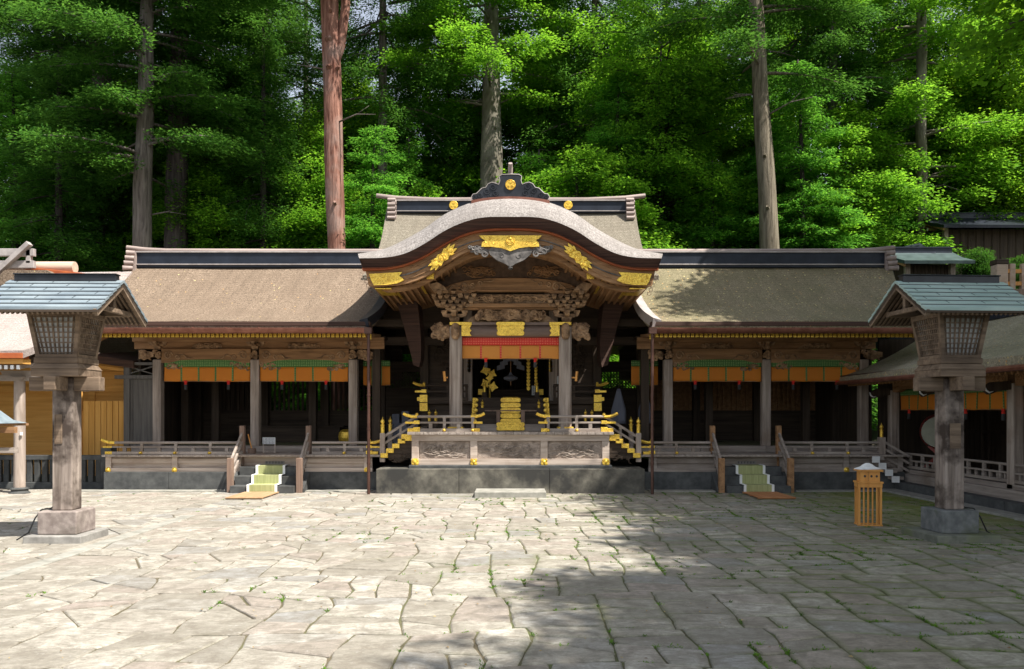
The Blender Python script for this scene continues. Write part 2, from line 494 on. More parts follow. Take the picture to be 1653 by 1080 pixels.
BARK_GREY = bark('grey brown bark', (0.07, 0.058, 0.05), (0.22, 0.19, 0.165))
BARK_RED = bark('red cedar bark', (0.09, 0.035, 0.024), (0.33, 0.17, 0.125), (0.30, 0.24, 0.21))
BARK_DARK = bark('dark wet bark', (0.022, 0.019, 0.018), (0.065, 0.055, 0.05))
BARK_CEDAR = bark('dark cedar bark', (0.04, 0.034, 0.032), (0.12, 0.10, 0.09))  # dark bark of the second left cedar
BARK_PALE = bark('pale flaky bark', (0.10, 0.09, 0.07), (0.25, 0.225, 0.18), (0.10, 0.085, 0.055), (1, 1, .5), 3)
BARK_OLIVE = bark('olive brown bark', (0.08, 0.065, 0.045), (0.23, 0.195, 0.145))
# ------------------------------------------------------------------ ground sheet, hill, paving
CX = (824 - 826.5) * 15.4 / F


def hill_z(x, y):
    a = min(max((y - 22.5) / 16.0, 0), 1); a = a * a * (3 - 2 * a)
    k = 2.2 + 3.2 * min(max((x - 2) / 10.0, 0), 1)
    b = min(max((x - 9.6) / 3.5, 0), 1) * min(max((y - 17.5) / 3.0, 0), 1)
    far = max(0, (y - 38)) * 0.16
    return a * k + far + b * 1.6 * (1 - a * .5) + (0.12 * math.sin(x * 1.3 + y * .7) if a > 0 else 0)


def ground_mat():
    m, t, p, out = nt('forest soil')
    tc = t.nodes.new('ShaderNodeTexCoord').outputs['Object']
    n = _noise(t, tc, 1.2, 8, .65); n2 = _noise(t, tc, 30, 6, .7)
    col = _mix(t, _ramp(t, n, .4, .62), (0.055, 0.04, 0.022), (0.03, 0.065, 0.015))
    col = _mix(t, _ramp(t, n2, .3, .8), (0.03, 0.025, 0.015), col)
    t.links.new(col, p.inputs['Base Color']); p.inputs['Roughness'].default_value = .95
    _bump(t, p, n2, .6, .03)
    return m


g = MB()
xs = [-400, -120, -60, -40] + [i * 2.0 for i in range(-15, 16)] + [40, 60, 120, 400]
ys = [-60, -20, 0, 8, 16, 20] + [22 + 1.5 * i for i in range(0, 24)] + [64, 90, 160, 400]
g.grid([[(x, y, hill_z(x, y) - 0.035 if y < 80 else min(hill_z(x, y), 22)) for x in xs] for y in ys])
g.build('ground', ground_mat(), kind='structure', smooth=True)


def joint_mat():
    m, t, p, out = nt('mossy joint soil')
    tc = t.nodes.new('ShaderNodeTexCoord').outputs['Object']
    sp = t.nodes.new('ShaderNodeSeparateXYZ'); t.links.new(tc, sp.inputs[0])
    n = _noise(t, tc, 1.6, 6, .65)
    ad = t.nodes.new('ShaderNodeMath'); ad.operation = 'MULTIPLY_ADD'; ad.inputs[1].default_value = .035; ad.inputs[2].default_value = 0
    t.links.new(sp.outputs[0], ad.inputs[0])
    s = t.nodes.new('ShaderNodeMath'); s.operation = 'ADD'; t.links.new(ad.outputs[0], s.inputs[0]); t.links.new(n, s.inputs[1])
    col = _mix(t, _ramp(t, s.outputs[0], .40, .66), (0.13, 0.10, 0.06), (0.10, 0.15, 0.03))
    n2 = _noise(t, tc, 40, 4, .7)
    col = _mix(t, _ramp(t, n2, .35, .7), (0.08, 0.07, 0.04), col)
    t.links.new(col, p.inputs['Base Color']); p.inputs['Roughness'].default_value = .95
    _bump(t, p, n2, .7, .01)
    return m


def slab_mat():
    m, t, p, out = nt('flagstone')
    tc = t.nodes.new('ShaderNodeTexCoord').outputs['Object']
    at = t.nodes.new('ShaderNodeAttribute'); at.attribute_name = 'tint'
    a2 = t.nodes.new('ShaderNodeAttribute'); a2.attribute_name = 'hue'
    ed = t.nodes.new('ShaderNodeAttribute'); ed.attribute_name = 'rim'
    sp = t.nodes.new('ShaderNodeSeparateXYZ'); t.links.new(tc, sp.inputs[0])
    base = _mix(t, at.outputs['Fac'], (0.31, 0.285, 0.235), (0.56, 0.525, 0.45))
    base = _mix(t, _ramp(t, a2.outputs['Fac'], .72, 1.0), base, (0.40, 0.335, 0.29))
    base = _mix(t, _ramp(t, a2.outputs['Fac'], .22, .0), base, (0.33, 0.33, 0.32))
    f1 = _noise(t, tc, 5.5, 9, .68, (1, 1, 1), .6)
    base = _mix(t, _ramp(t, f1, .38, .64), _mix(t, .78, base, (0.19, 0.165, 0.13)), base)
    f2 = _noise(t, tc, 60, 6, .75)
    base = _mix(t, _ramp(t, f2, .30, .56), _mix(t, .72, (0.12, 0.105, 0.085), base), base)
    f3 = _noise(t, tc, 22, 7, .7, (.6, 1.6, 1))
    base = _mix(t, _ramp(t, f3, .36, .56), _mix(t, .55, base, (0.17, 0.15, 0.12)), base)
    # pale lichen blotches
    v = _noise(t, tc, 14, 6, .75)
    base = _mix(t, _ramp(t, v, .60, .70), base, _mix(t, .5, base, (0.46, 0.45, 0.42)))
    # darker stone and moss towards the right side and the foot of the corridor
    side_n = _noise(t, tc, .45, 4, .6)
    s1 = t.nodes.new('ShaderNodeMath'); s1.operation = 'MULTIPLY_ADD'; s1.inputs[1].default_value = .055; s1.inputs[2].default_value = 0
    t.links.new(sp.outputs[0], s1.inputs[0])
    s2 = t.nodes.new('ShaderNodeMath'); s2.operation = 'ADD'; t.links.new(s1.outputs[0], s2.inputs[0]); t.links.new(side_n, s2.inputs[1])
    base = _mix(t, _ramp(t, s2.outputs[0], .5, .95), base, _mix(t, 1.0, base, (0.72, 0.74, 0.64), 'MULTIPLY'))
    # moss: x from 5 to 8, y from 11 to 16
    mx = _ramp(t, sp.outputs[0], 4.6, 6.8)
    my = _ramp(t, sp.outputs[1], 10.0, 12.4)
    mu = t.nodes.new('ShaderNodeMath'); mu.operation = 'MULTIPLY'; t.links.new(mx, mu.inputs[0]); t.links.new(my, mu.inputs[1])
    mnn = _noise(t, tc, 1.1, 8, .7)
    mm = t.nodes.new('ShaderNodeMath'); mm.operation = 'MULTIPLY'; t.links.new(mu.outputs[0], mm.inputs[0]); t.links.new(_ramp(t, mnn, .40, .52), mm.inputs[1])
    rimn = t.nodes.new('ShaderNodeMath'); rimn.operation = 'MULTIPLY'
    t.links.new(ed.outputs['Fac'], rimn.inputs[0]); t.links.new(_ramp(t, s2.outputs[0], .45, .9), rimn.inputs[1])
    mossc = _mix(t, _ramp(t, f2, .3, .7), (0.085, 0.105, 0.014), (0.20, 0.225, 0.035))
    base = _mix(t, mm.outputs[0], base, mossc)
    base = _mix(t, rimn.outputs[0], base, (0.13, 0.15, 0.055))
    t.links.new(base, p.inputs['Base Color'])
    p.inputs['Roughness'].default_value = .85; p.inputs['Specular IOR Level'].default_value = .3
    ad = t.nodes.new('ShaderNodeMath'); ad.operation = 'ADD'; t.links.new(f1, ad.inputs[0]); t.links.new(f2, ad.inputs[1])
    ad2 = t.nodes.new('ShaderNodeMath'); ad2.operation = 'ADD'; t.links.new(ad.outputs[0], ad2.inputs[0]); t.links.new(f3, ad2.inputs[1])
    _bump(t, p, ad2.outputs[0], .8, .016)
    return m


g = MB(); g.grid([[(x, y, 0.013) for x in (-12, 0, 7.64)] for y in (-4, 6, 16.36)])
g.build('paving_joint_bed', joint_mat(), kind='structure')

prng = np.random.default_rng(11)
# staggered columns of stones, looser on the left
def clip_poly(poly, n, c):
    out = []
    L = len(poly)
    for i in range(L):
        a = poly[i]; b = poly[(i + 1) % L]
        da = a @ n - c; db = b @ n - c
        if da <= 0: out.append(a)
        if (da < 0 < db) or (db < 0 < da): out.append(a + (b - a) * (da / (da - db)))
    return out


slabs = MB(); tint = []; hue = []; rim = []
edge_pts = []
XB = 1.15


def add_slab(poly, c, rough=1.0):
    P = []
    for k in range(len(poly)):
        a = poly[k]; b = poly[(k + 1) % len(poly)]
        L = math.hypot(*(b - a)); ns = max(1, int(L / .07))
        for s in range(ns):
            q = a + (b - a) * (s / ns)
            inw = c - q; q = q + inw / (math.hypot(*inw) + 1e-6) * (abs(prng.normal(0, .003 * rough)) if s else prng.uniform(.002, .013))
            P.append(q)
            if c[1] > 3.6: edge_pts.append((q[0], q[1]))
    P = np.array(P)
    P[:, 1] = np.minimum(P[:, 1], 16.35); P[:, 0] = np.minimum(P[:, 0], 7.65)
    if P[:, 1].max() - P[:, 1].min() < .05 or P[:, 0].max() - P[:, 0].min() < .05: return
    z0 = .026 + prng.uniform(-.004, .004); tx, ty = prng.normal(0, .003, 2)
    N = len(P)
    def zz(q, dz): return z0 + dz + (q[0] - c[0]) * tx + (q[1] - c[1]) * ty
    rr_ = max(.12, np.hypot(*(P - c).T).mean())
    inner = c + (P - c) * (1 - .012 / rr_)
    inner2 = c + (P - c) * (1 - .05 / rr_)
    vs = [(q[0], q[1], -.02) for q in P] + [(q[0], q[1], zz(q, -.009)) for q in P] + [(q[0], q[1], zz(q, 0)) for q in inner] + [(q[0], q[1], zz(q, 0.001)) for q in inner2]
    fs = []
    for r in range(3):
        for k in range(N):
            a = r * N + k; b = r * N + (k + 1) % N
            fs.append((a, b, b + N, a + N))
    fs.append(tuple(3 * N + k for k in range(N)))
    slabs.add(vs, fs)
    tv = prng.uniform(); hv = prng.uniform()
    tint.extend([tv] * (4 * N)); hue.extend([hv] * (4 * N)); rim.extend([1] * N + [1] * N + [.8] * N + [0] * N)


# right part: coursed stones in columns running away from the viewer
def loose(x): return min(max((1.0 - x) / 4.5, 0.0), 1.0)


bands = [2.6, 3.9, 4.9, 5.75, 6.9, 7.7, 8.9, 9.8, 11.1, 12.0, 13.2, 14.1, 15.3, 16.7]
bph = prng.uniform(0, 6, (len(bands), 2))
def bandy(i, x): return bands[i] + (.10 * math.sin(x * 1.3 + bph[i, 0]) + .05 * math.sin(x * 3.7 + bph[i, 1]) if 0 < i < len(bands) - 1 else 0)


for bi in range(len(bands) - 1):
    cols = [-11.2 - prng.uniform(0, .5)]
    while cols[-1] < 8.2: cols.append(cols[-1] + prng.uniform(.28, .72))
    ph = prng.uniform(0, 6, (len(cols), 4)); am = prng.normal(0, 1, len(cols))
    ym = (bands[bi] + bands[bi + 1]) / 2
    tab = prng.normal(0, 1, (len(cols), 64))
    def colx(k, y):
        l = loose(cols[k]); u = y * 2.4 + ph[k, 1]; i = int(u); f_ = u - i
        return cols[k] + (.025 + .04 * l) * am[k] * (y - ym) + (.026 + .04 * l) * (tab[k, i % 64] * (1 - f_) + tab[k, (i + 1) % 64] * f_)
    for k in range(len(cols) - 1):
        xc = (cols[k] + cols[k + 1]) / 2
        l = loose(cols[k]); sg_ = .045 + .055 * l
        ya, yb_ = bandy(bi, xc), bandy(bi + 1, xc)
        y = ya; sl = (bandy(bi, cols[k + 1]) - bandy(bi, cols[k])) / 2
        while y < yb_ - .02:
            d = prng.uniform(.17, .50) * (1 + .2 * l); s2 = prng.normal(0, sg_); g_ = prng.uniform(.005, .010); gx_ = prng.uniform(.0022, .0045)
            if yb_ - (y + d) < .17: d = yb_ - y; s2 = (bandy(bi + 1, cols[k + 1]) - bandy(bi + 1, cols[k])) / 2
            m0 = [np.array((colx(k, yy) + gx_, yy)) for yy in (y - sl + g_, y + d * .5, y + d - s2 - g_)]
            m1 = [np.array((colx(k + 1, yy) - gx_, yy)) for yy in (y + sl + g_, y + d * .5, y + d + s2 - g_)]
            poly = [m0[0], m1[0], m1[1], m1[2], m0[2], m0[1]]
            cc = np.mean(np.array(poly), 0)
            u = prng.uniform(); n = None
            if cols[k + 1] - cols[k] > .5 and u < .25 + .25 * l:
                an = prng.normal(0, .25 + .5 * l); n = np.array((math.cos(an), math.sin(an)))
            elif d > .42 and u < .5 + .15 * l:
                an = PI / 2 + prng.normal(0, .1 + .35 * l); n = np.array((math.cos(an), math.sin(an)))
            if n is None: add_slab(poly, cc)
            else:
                cc2 = cc + prng.normal(0, .05, 2)
                for sg in (1, -1):
                    p2 = clip_poly(poly, n * sg, (n * sg) @ cc2 - g_)
                    if len(p2) >= 3: add_slab(p2, np.mean(np.array(p2), 0))
            y += d; sl = s2
so_ = slabs.build('paving', slab_mat(), kind='structure')
for nm, arr in (('tint', tint), ('hue', hue), ('rim', rim)):
    at = so_.data.attributes.new(nm, 'FLOAT', 'POINT'); at.data.foreach_set('value', np.array(arr, dtype=np.float32))
kb = MB()
yy = 6.0
while yy < 11.6:
    L = rnd.uniform(.6, 1.1); kb.box(-4.98, -4.80, yy + .006, yy + L - .006, 0, .036); yy += L
kb.build('paving_kerb_strip', STONE_LIGHT, kind='structure', bevel=.006)
kb = MB()
for sgn in (-1, 1):
    yy = 2.75
    while yy < 7.9:
        L = rnd.uniform(.7, 1.2); kb.box(CX + (sgn * yy if sgn > 0 else -yy - L) + .004, CX + (sgn * yy + L if sgn > 0 else -yy) - .004, 15.72, 16.02, 0, .045); yy += L
kb.build('foundation_kerb_stones', STONE_LIGHT, kind='structure', bevel=.006)


def raw_mesh(name, V, FQ, mats, smooth=False, attr=None):
    me = bpy.data.meshes.new(name)
    V = np.asarray(V, dtype=np.float32); FQ = np.asarray(FQ, dtype=np.int32)
    me.vertices.add(len(V)); me.vertices.foreach_set('co', V.ravel())
    k = FQ.shape[1]
    me.loops.add(FQ.size); me.loops.foreach_set('vertex_index', FQ.ravel())
    me.polygons.add(len(FQ)); me.polygons.foreach_set('loop_start', np.arange(0, FQ.size, k, dtype=np.int32))
    me.polygons.foreach_set('loop_total', np.full(len(FQ), k, dtype=np.int32))
    for m_ in mats: me.materials.append(m_)
    if attr is not None:
        a = me.attributes.new('tint', 'FLOAT', 'POINT'); a.data.foreach_set('value', np.asarray(attr, dtype=np.float32))
    me.update(calc_edges=True); me.validate()
    return me


# grass tufts in the joints
ep = np.array(edge_pts)
pr = np.clip((ep[:, 0] + 3.0) / 9.0, .02, .9) * .26 + .004
big = .5 + .5 * np.sin(ep[:, 0] * 1.7 + 2) * np.sin(ep[:, 1] * 1.9 + ep[:, 0])
pr = pr * (0.12 + 3.2 * big ** 3) + .001
sel = ep[prng.uniform(size=len(ep)) < pr]
sel = sel[(sel[:, 1] < 15.9) & (sel[:, 0] < 7.5)]
V = []; Fq = []; T = []
for (gx, gy) in sel:
    nb = prng.integers(8, 22); tv = prng.uniform()
    for _ in range(nb):
        a = prng.uniform(0, 2 * PI); r = abs(prng.normal(0, .022)); h = prng.uniform(.003, .020); w = prng.uniform(.002, .006)
        bx, by = gx + math.cos(a) * r, gy + math.sin(a) * r
        dx, dy = math.cos(a + 1.57) * w, math.sin(a + 1.57) * w
        lx, ly = prng.normal(0, .016, 2)
        b = len(V)
        V += [(bx - dx, by - dy, .016), (bx + dx, by + dy, .016), (bx + dx * .7 + lx, by + dy * .7 + ly, .02 + h), (bx - dx * .7 + lx, by - dy * .7 + ly, .02 + h * .85)]
        Fq.append((b, b + 1, b + 2, b + 3)); T += [tv] * 4
go = bpy.data.objects.new('joint_grass', raw_mesh('joint_grass', V, Fq, [GRASS], attr=T)); COL.objects.link(go)
tag(go, 'short green grass and weeds growing in the joints of the paving', 'grass', kind='stuff')
# small fallen leaves and crumbs on the paving
V = []; Fq = []; T = []
for _ in range(420):
    gx = prng.uniform(-4, 7.4); gy = prng.uniform(4.5, 15.9); s = prng.uniform(.008, .02); a = prng.uniform(0, 6.28)
    b = len(V); c_, s_ = math.cos(a) * s, math.sin(a) * s
    V += [(gx - c_, gy - s_, .036), (gx + s_ * .5, gy - c_ * .5, .040), (gx + c_, gy + s_, .037), (gx - s_ * .5, gy + c_ * .5, .044)]
    Fq.append((b, b + 1, b + 2, b + 3)); T += [prng.uniform()] * 4
DEAD = leaf_mat('fallen leaf', (0.16, 0.08, 0.03), (0.42, 0.33, 0.14), .1)
lo_ = bpy.data.objects.new('fallen_leaves', raw_mesh('fallen_leaves', V, Fq, [DEAD], attr=T)); COL.objects.link(lo_)
tag(lo_, 'small dry leaves scattered over the paving', 'leaves', kind='stuff')


# ------------------------------------------------------------------ carving and ornament helpers
def curl(mb, cx, cz, y, R, turns, start, dirn, th=.012, n=5, depth=.0):
    pts = []; rad = []
    K = int(10 * turns) + 4
    for i in range(K):
        u = i / (K - 1); a = start + dirn * u * turns * 2 * PI
        r = R * (1 - u) ** .8 + R * .08
        pts.append((cx + math.cos(a) * r, y - depth * (1 - abs(2 * u - 1)), cz + math.sin(a) * r))
        rad.append(th * (.45 + 1.0 * math.sin(PI * min(1, u * .8 + .2))) )
    mb.tube(pts, rad, n)


def wisp(mb, x0, z0, x1, z1, y, amp, th, rr, n=5):
    K = 12; pts = []; rad = []
    L = math.hypot(x1 - x0, z1 - z0); nx, nz = -(z1 - z0) / L, (x1 - x0) / L
    ph = rr.uniform(0, 6.28); w = rr.uniform(.7, 1.6)
    for i in range(K):
        u = i / (K - 1); s = math.sin(ph + u * w * 2 * PI) * amp * math.sin(PI * u)
        pts.append((x0 + (x1 - x0) * u + nx * s, y - .02 * math.sin(PI * u), z0 + (z1 - z0) * u + nz * s))
        rad.append(th * (.25 + math.sin(PI * u)))
    mb.tube(pts, rad, n)


def carve(mb, x0, x1, z0, z1, y, seed, nc=14, nw=16, th=.012, R=None):
    rr = random.Random(seed)
    H = z1 - z0
    R = R or H * .3
    for _ in range(nc):
        r = rr.uniform(.5, 1.1) * R
        if r * 2 > H: r = H * .45
        curl(mb, rr.uniform(x0 + r, x1 - r), rr.uniform(z0 + r, z1 - r), y - rr.uniform(0, .015), r, rr.uniform(1.1, 1.7), rr.uniform(0, 6.28), rr.choice((-1, 1)), th * rr.uniform(.8, 1.3), depth=.02)
    for _ in range(nw):
        L = rr.uniform(.25, .7) * min(x1 - x0, H * 3)
        cx = rr.uniform(x0 + L / 2, x1 - L / 2); cz = rr.uniform(z0 + H * .12, z1 - H * .12)
        dz = rr.uniform(-.25, .25) * H
        wisp(mb, cx - L / 2, max(z0, min(z1, cz - dz)), cx + L / 2, max(z0, min(z1, cz + dz)), y, H * .16, th * rr.uniform(.9, 1.5), rr)


def cusped(cx, cz, w, h, lobes=3, r=.03):
    """plate outline with scalloped short ends"""
    P = []
    P += [(cx - w / 2, cz + h / 2), (cx + w / 2, cz + h / 2)]
    R_ = []
    for k in range(lobes):
        zc = cz + h / 2 - h * (k + .5) / lobes
        for a in (60, 30, 0, -30, -60):
            R_.append((cx + w / 2 + math.cos(math.radians(a)) * r, zc + math.sin(math.radians(a)) * h / lobes * .5))
    P = [(cx - w / 2 * .96, cz + h / 2), (cx + w / 2 * .96, cz + h / 2)] + R_ + [(cx + w / 2 * .96, cz - h / 2), (cx - w / 2 * .96, cz - h / 2)]
    P += [(2 * cx - a, b) for a, b in reversed(R_)]
    return P


def crest(mb, cx, cy, cz, R, mi=None):
    mb.lathe([(R * .98, .0), (R, -.012), (R * .9, -.022), (R * .84, -.014), (R * .2, -.014)], (cx, cy, cz), 28, mi, axis='y')
    for k in range(3):
        a = PI / 2 + k * 2 * PI / 3
        ax, az = math.cos(a), math.sin(a)
        for off, rr_ in ((.38, .24), (.62, .15)):
            mb.lathe([(R * rr_, -.008), (R * rr_ * .8, -.024), (R * rr_ * .2, -.028)], (cx + ax * R * off, cy, cz + az * R * off), 10, mi, axis='y')
        for s in (-1, 1):
            b = a + s * .55
            mb.lathe([(R * .13, -.008), (R * .09, -.022), (R * .02, -.024)], (cx + math.cos(b) * R * .55, cy, cz + math.sin(b) * R * .55), 8, mi, axis='y')


def stud(mb, cx, y, cz, R):
    mb.lathe([(R, 0), (R * 1.0, -.008), (R * .7, -.014), (R * .65, -.02), (R * .35, -.034), (R * .08, -.04)], (cx, y, cz), 14, axis='y')


def giboshi(mb, x, y, z, r=.032, h=.2):
    mb.lathe([(r, 0), (r, h * .48), (r * 1.25, h * .5), (r * 1.25, h * .54), (r * .75, h * .57), (r * .6, h * .62), (r * 1.05, h * .70), (r * 1.1, h * .78), (r * .7, h * .88), (r * .22, h * .95), (r * .05, h * 1.08)], (x, y, z), 12)


def smooth_curve(pairs, n=60):
    xs_ = np.array([p[0] for p in pairs], float); ys_ = np.array([p[1] for p in pairs], float)
    o = np.argsort(xs_); xs_ = xs_[o]; ys_ = ys_[o]
    def f(x):
        i = int(np.clip(np.searchsorted(xs_, x) - 1, 0, len(xs_) - 2))
        h = xs_[i + 1] - xs_[i]; u = (x - xs_[i]) / h
        m0 = (ys_[i + 1] - ys_[i - 1]) / (xs_[i + 1] - xs_[i - 1]) if i > 0 else (0 if xs_[0] == 0 else (ys_[1] - ys_[0]) / h)
        m1 = (ys_[i + 2] - ys_[i]) / (xs_[i + 2] - xs_[i]) if i + 2 < len(xs_) else (ys_[i + 1] - ys_[i]) / h
        return (2 * u ** 3 - 3 * u ** 2 + 1) * ys_[i] + (u ** 3 - 2 * u ** 2 + u) * h * m0 + (-2 * u ** 3 + 3 * u ** 2) * ys_[i + 1] + (u ** 3 - u ** 2) * h * m1
    return f


def railing(root, x0, x1, y, zb, zt, posts, mat_=None, name='railing', studs=None, tips=None, corner=None, minor=None):
    """three horizontal rails along x with short posts; gold studs, upturned gold tips and gold corner sleeves are sub-parts"""
    mat_ = mat_ or W_GREY_X
    h = zt - zb
    m = MB()
    m.box(x0, x1, y - .045, y + .045, zb, zb + h * .2)
    m.box(x0, x1, y - .03, y + .03, zb + h * .50, zb + h * .61)
    m.tube([(x0, y, zt - .028), (x1, y, zt - .028)], .028, 8)
    for p in posts:
        m.box(p - .028, p + .028, y - .029, y + .027, zb + h * .2, zt - .03)
        m.frustum(p, y, zb + h * .64, zb + h * .88, .018, .018, .04, .033)
    for p in (minor or []):
        m.box(p - .035, p + .035, y - .026, y + .026, zb + h * .2, zb + h * .50)
    r = m.build(name, mat_, root, bevel=.004)
    OFF[r.name] = OFF[root.name]
    for s in (studs or []):
        q = MB(); q.lathe([(.030, 0), (.034, -.02), (.026, -.05), (.01, -.062)], (s, y - .045, zb + h * .1), 12, axis='y')
        q.build('gold_stud', GOLD_PLAIN, r, smooth=True)
    for (tx, sgn) in (tips or []):
        q = MB()
        q.tube([(tx - sgn * .10, y, zt - .028), (tx, y, zt - .026), (tx + sgn * .10, y, zt), (tx + sgn * .17, y, zt + .035)], [.032, .033, .034, .03], 8)
        q.build('gold_rail_tip', GOLD_PLAIN, r, smooth=True)
        q = MB(); q.box(min(tx - sgn * .05, tx + sgn * .13), max(tx - sgn * .05, tx + sgn * .13), y - .034, y + .034, zb + h * .49, zb + h * .62)
        q.build('gold_rail_sleeve', GOLD_PLAIN, r, bevel=.004)
        q = MB(); q.box(min(tx - sgn * .06, tx + sgn * .08), max(tx - sgn * .06, tx + sgn * .08), y - .05, y + .05, zb - .004, zb + h * .21)
        q.build('gold_corner_block', GOLD, r, bevel=.004)
    for c in (corner or []):
        q = MB(); q.box(c - .065, c + .065, y - .055, y + .055, zb + .0, zb + h * .28); q.build('gold_corner_sleeve', GOLD, r, bevel=.004)
        q = MB(); q.box(c - .055, c + .055, y - .045, y + .045, zb + h * .47, zb + h * .68); q.build('gold_corner_sleeve', GOLD, r, bevel=.004)
        q = MB(); q.lathe([(.03, 0), (.034, .03), (.02, .055)], (c, y, zt - .01), 10)
        q.build('gold_corner_knob', GOLD, r)
    return r


def sub(mb, name, mats, parent, **k):
    OFF.setdefault(parent.name, Vector((0, 0, 0)))
    return mb.build(name, mats, parent, **k)
# ------------------------------------------------------------------ the two wing halls
def bracket_set(mb, cx, y, z, s=1.0):
    """stack of bearing blocks and bracket arms"""
    mb.frustum(cx, y, z, z + .05 * s, .055 * s, .055 * s, .085 * s, .085 * s)
    mb.box(cx - .085 * s, cx + .085 * s, y - .085 * s, y + .085 * s, z + .05 * s, z + .09 * s)
    mb.prism([(cx - .22 * s, z + .15 * s), (cx - .20 * s, z + .11 * s), (cx - .12 * s, z + .09 * s), (cx + .12 * s, z + .09 * s), (cx + .20 * s, z + .11 * s), (cx + .22 * s, z + .15 * s)], y - .04 * s, y + .04 * s)
    mb.prism([(y - .26 * s, z + .148 * s), (y - .22 * s, z + .11 * s), (y - .1 * s, z + .092 * s), (y + .1 * s, z + .092 * s), (y + .1 * s, z + .148 * s)], cx - .038 * s, cx + .038 * s, plane='yz')
    for k in (-.18, 0, .18):
        mb.frustum(cx + k * s, y, z + .15 * s, z + .18 * s, .035 * s, .045 * s, .055 * s, .055 * s)
        mb.box(cx + (k - .055) * s, cx + (k + .055) * s, y - .055 * s, y + .055 * s, z + .18 * s, z + .21 * s)
    mb.frustum(cx, y - .22 * s, z + .15 * s, z + .19 * s, .035 * s, .035 * s, .055 * s, .055 * s)


def blind(X0, X1, Y, ztop, zval, zbot, fabric, broc, label, group, straps=4, tassels=(.25, .75), arch=0.0, slackness=.012, cat='blind'):
    root = thing('bamboo_blind', label, cat, ((X0 + X1) / 2, Y, ztop), group)
    W = X1 - X0
    rr = random.Random(int(X0 * 100) + 5)
    ph = rr.uniform(0, 6)
    def yy(u, v): return Y + slackness * math.sin(ph + u * 9) * v
    m = MB()
    N = 40
    m.grid([[(X0 + W * i / N, yy(i / N, j / 5) , zval + .01 - (zval + .01 - zbot + .008 * math.sin(i * .5 + ph)) * j / 5) for i in range(N + 1)] for j in range(6)])
    body = sub(m, 'bamboo_sheet', fabric, root, smooth='all')
    md = body.modifiers.new('thick', 'SOLIDIFY'); md.thickness = .006
    m = MB()
    m.grid([[(X0 + W * i / N, Y - .012 - .010 * abs(math.sin(i * 1.3)), ztop - (ztop - zval) * j / 3) for i in range(N + 1)] for j in range(4)])
    v = sub(m, 'brocade_valance', broc, root, smooth='all')
    md = v.modifiers.new('thick', 'SOLIDIFY'); md.thickness = .004
    ks = [(k + 1) / (straps + 1) for k in range(straps)]
    for k in ks:
        m = MB(); x = X0 + W * k
        m.grid([[(x + a, yy(k, j / 4) - .010, zval - (zval - zbot) * j / 4 * .98) for a in (-.018, .018)] for j in range(5)])
        q = sub(m, 'brocade_strap', broc, root); md = q.modifiers.new('thick', 'SOLIDIFY'); md.thickness = .004
    m = MB()
    m.tube([(X0, Y, zbot), (X1, Y, zbot)], .009, 6)
    sub(m, 'bottom_rod', W_BROWN_X, root)
    for t_ in tassels:
        x = X0 + W * t_
        m = MB()
        m.mi = 0; m.box(x - .032, x + .032, Y - .025, Y + .0, zbot - .03, zbot + .015)
        m.lathe([(.012, 0), (.03, -.03), (.032, -.05)], (x, Y - .01, zbot - .02), 10, 0)
        m.lathe([(.030, -.045), (.034, -.10), (.036, -.16)], (x, Y - .01, zbot - .02), 10, 1)
        sub(m, 'tassel', [RED, INK], root)
    return root


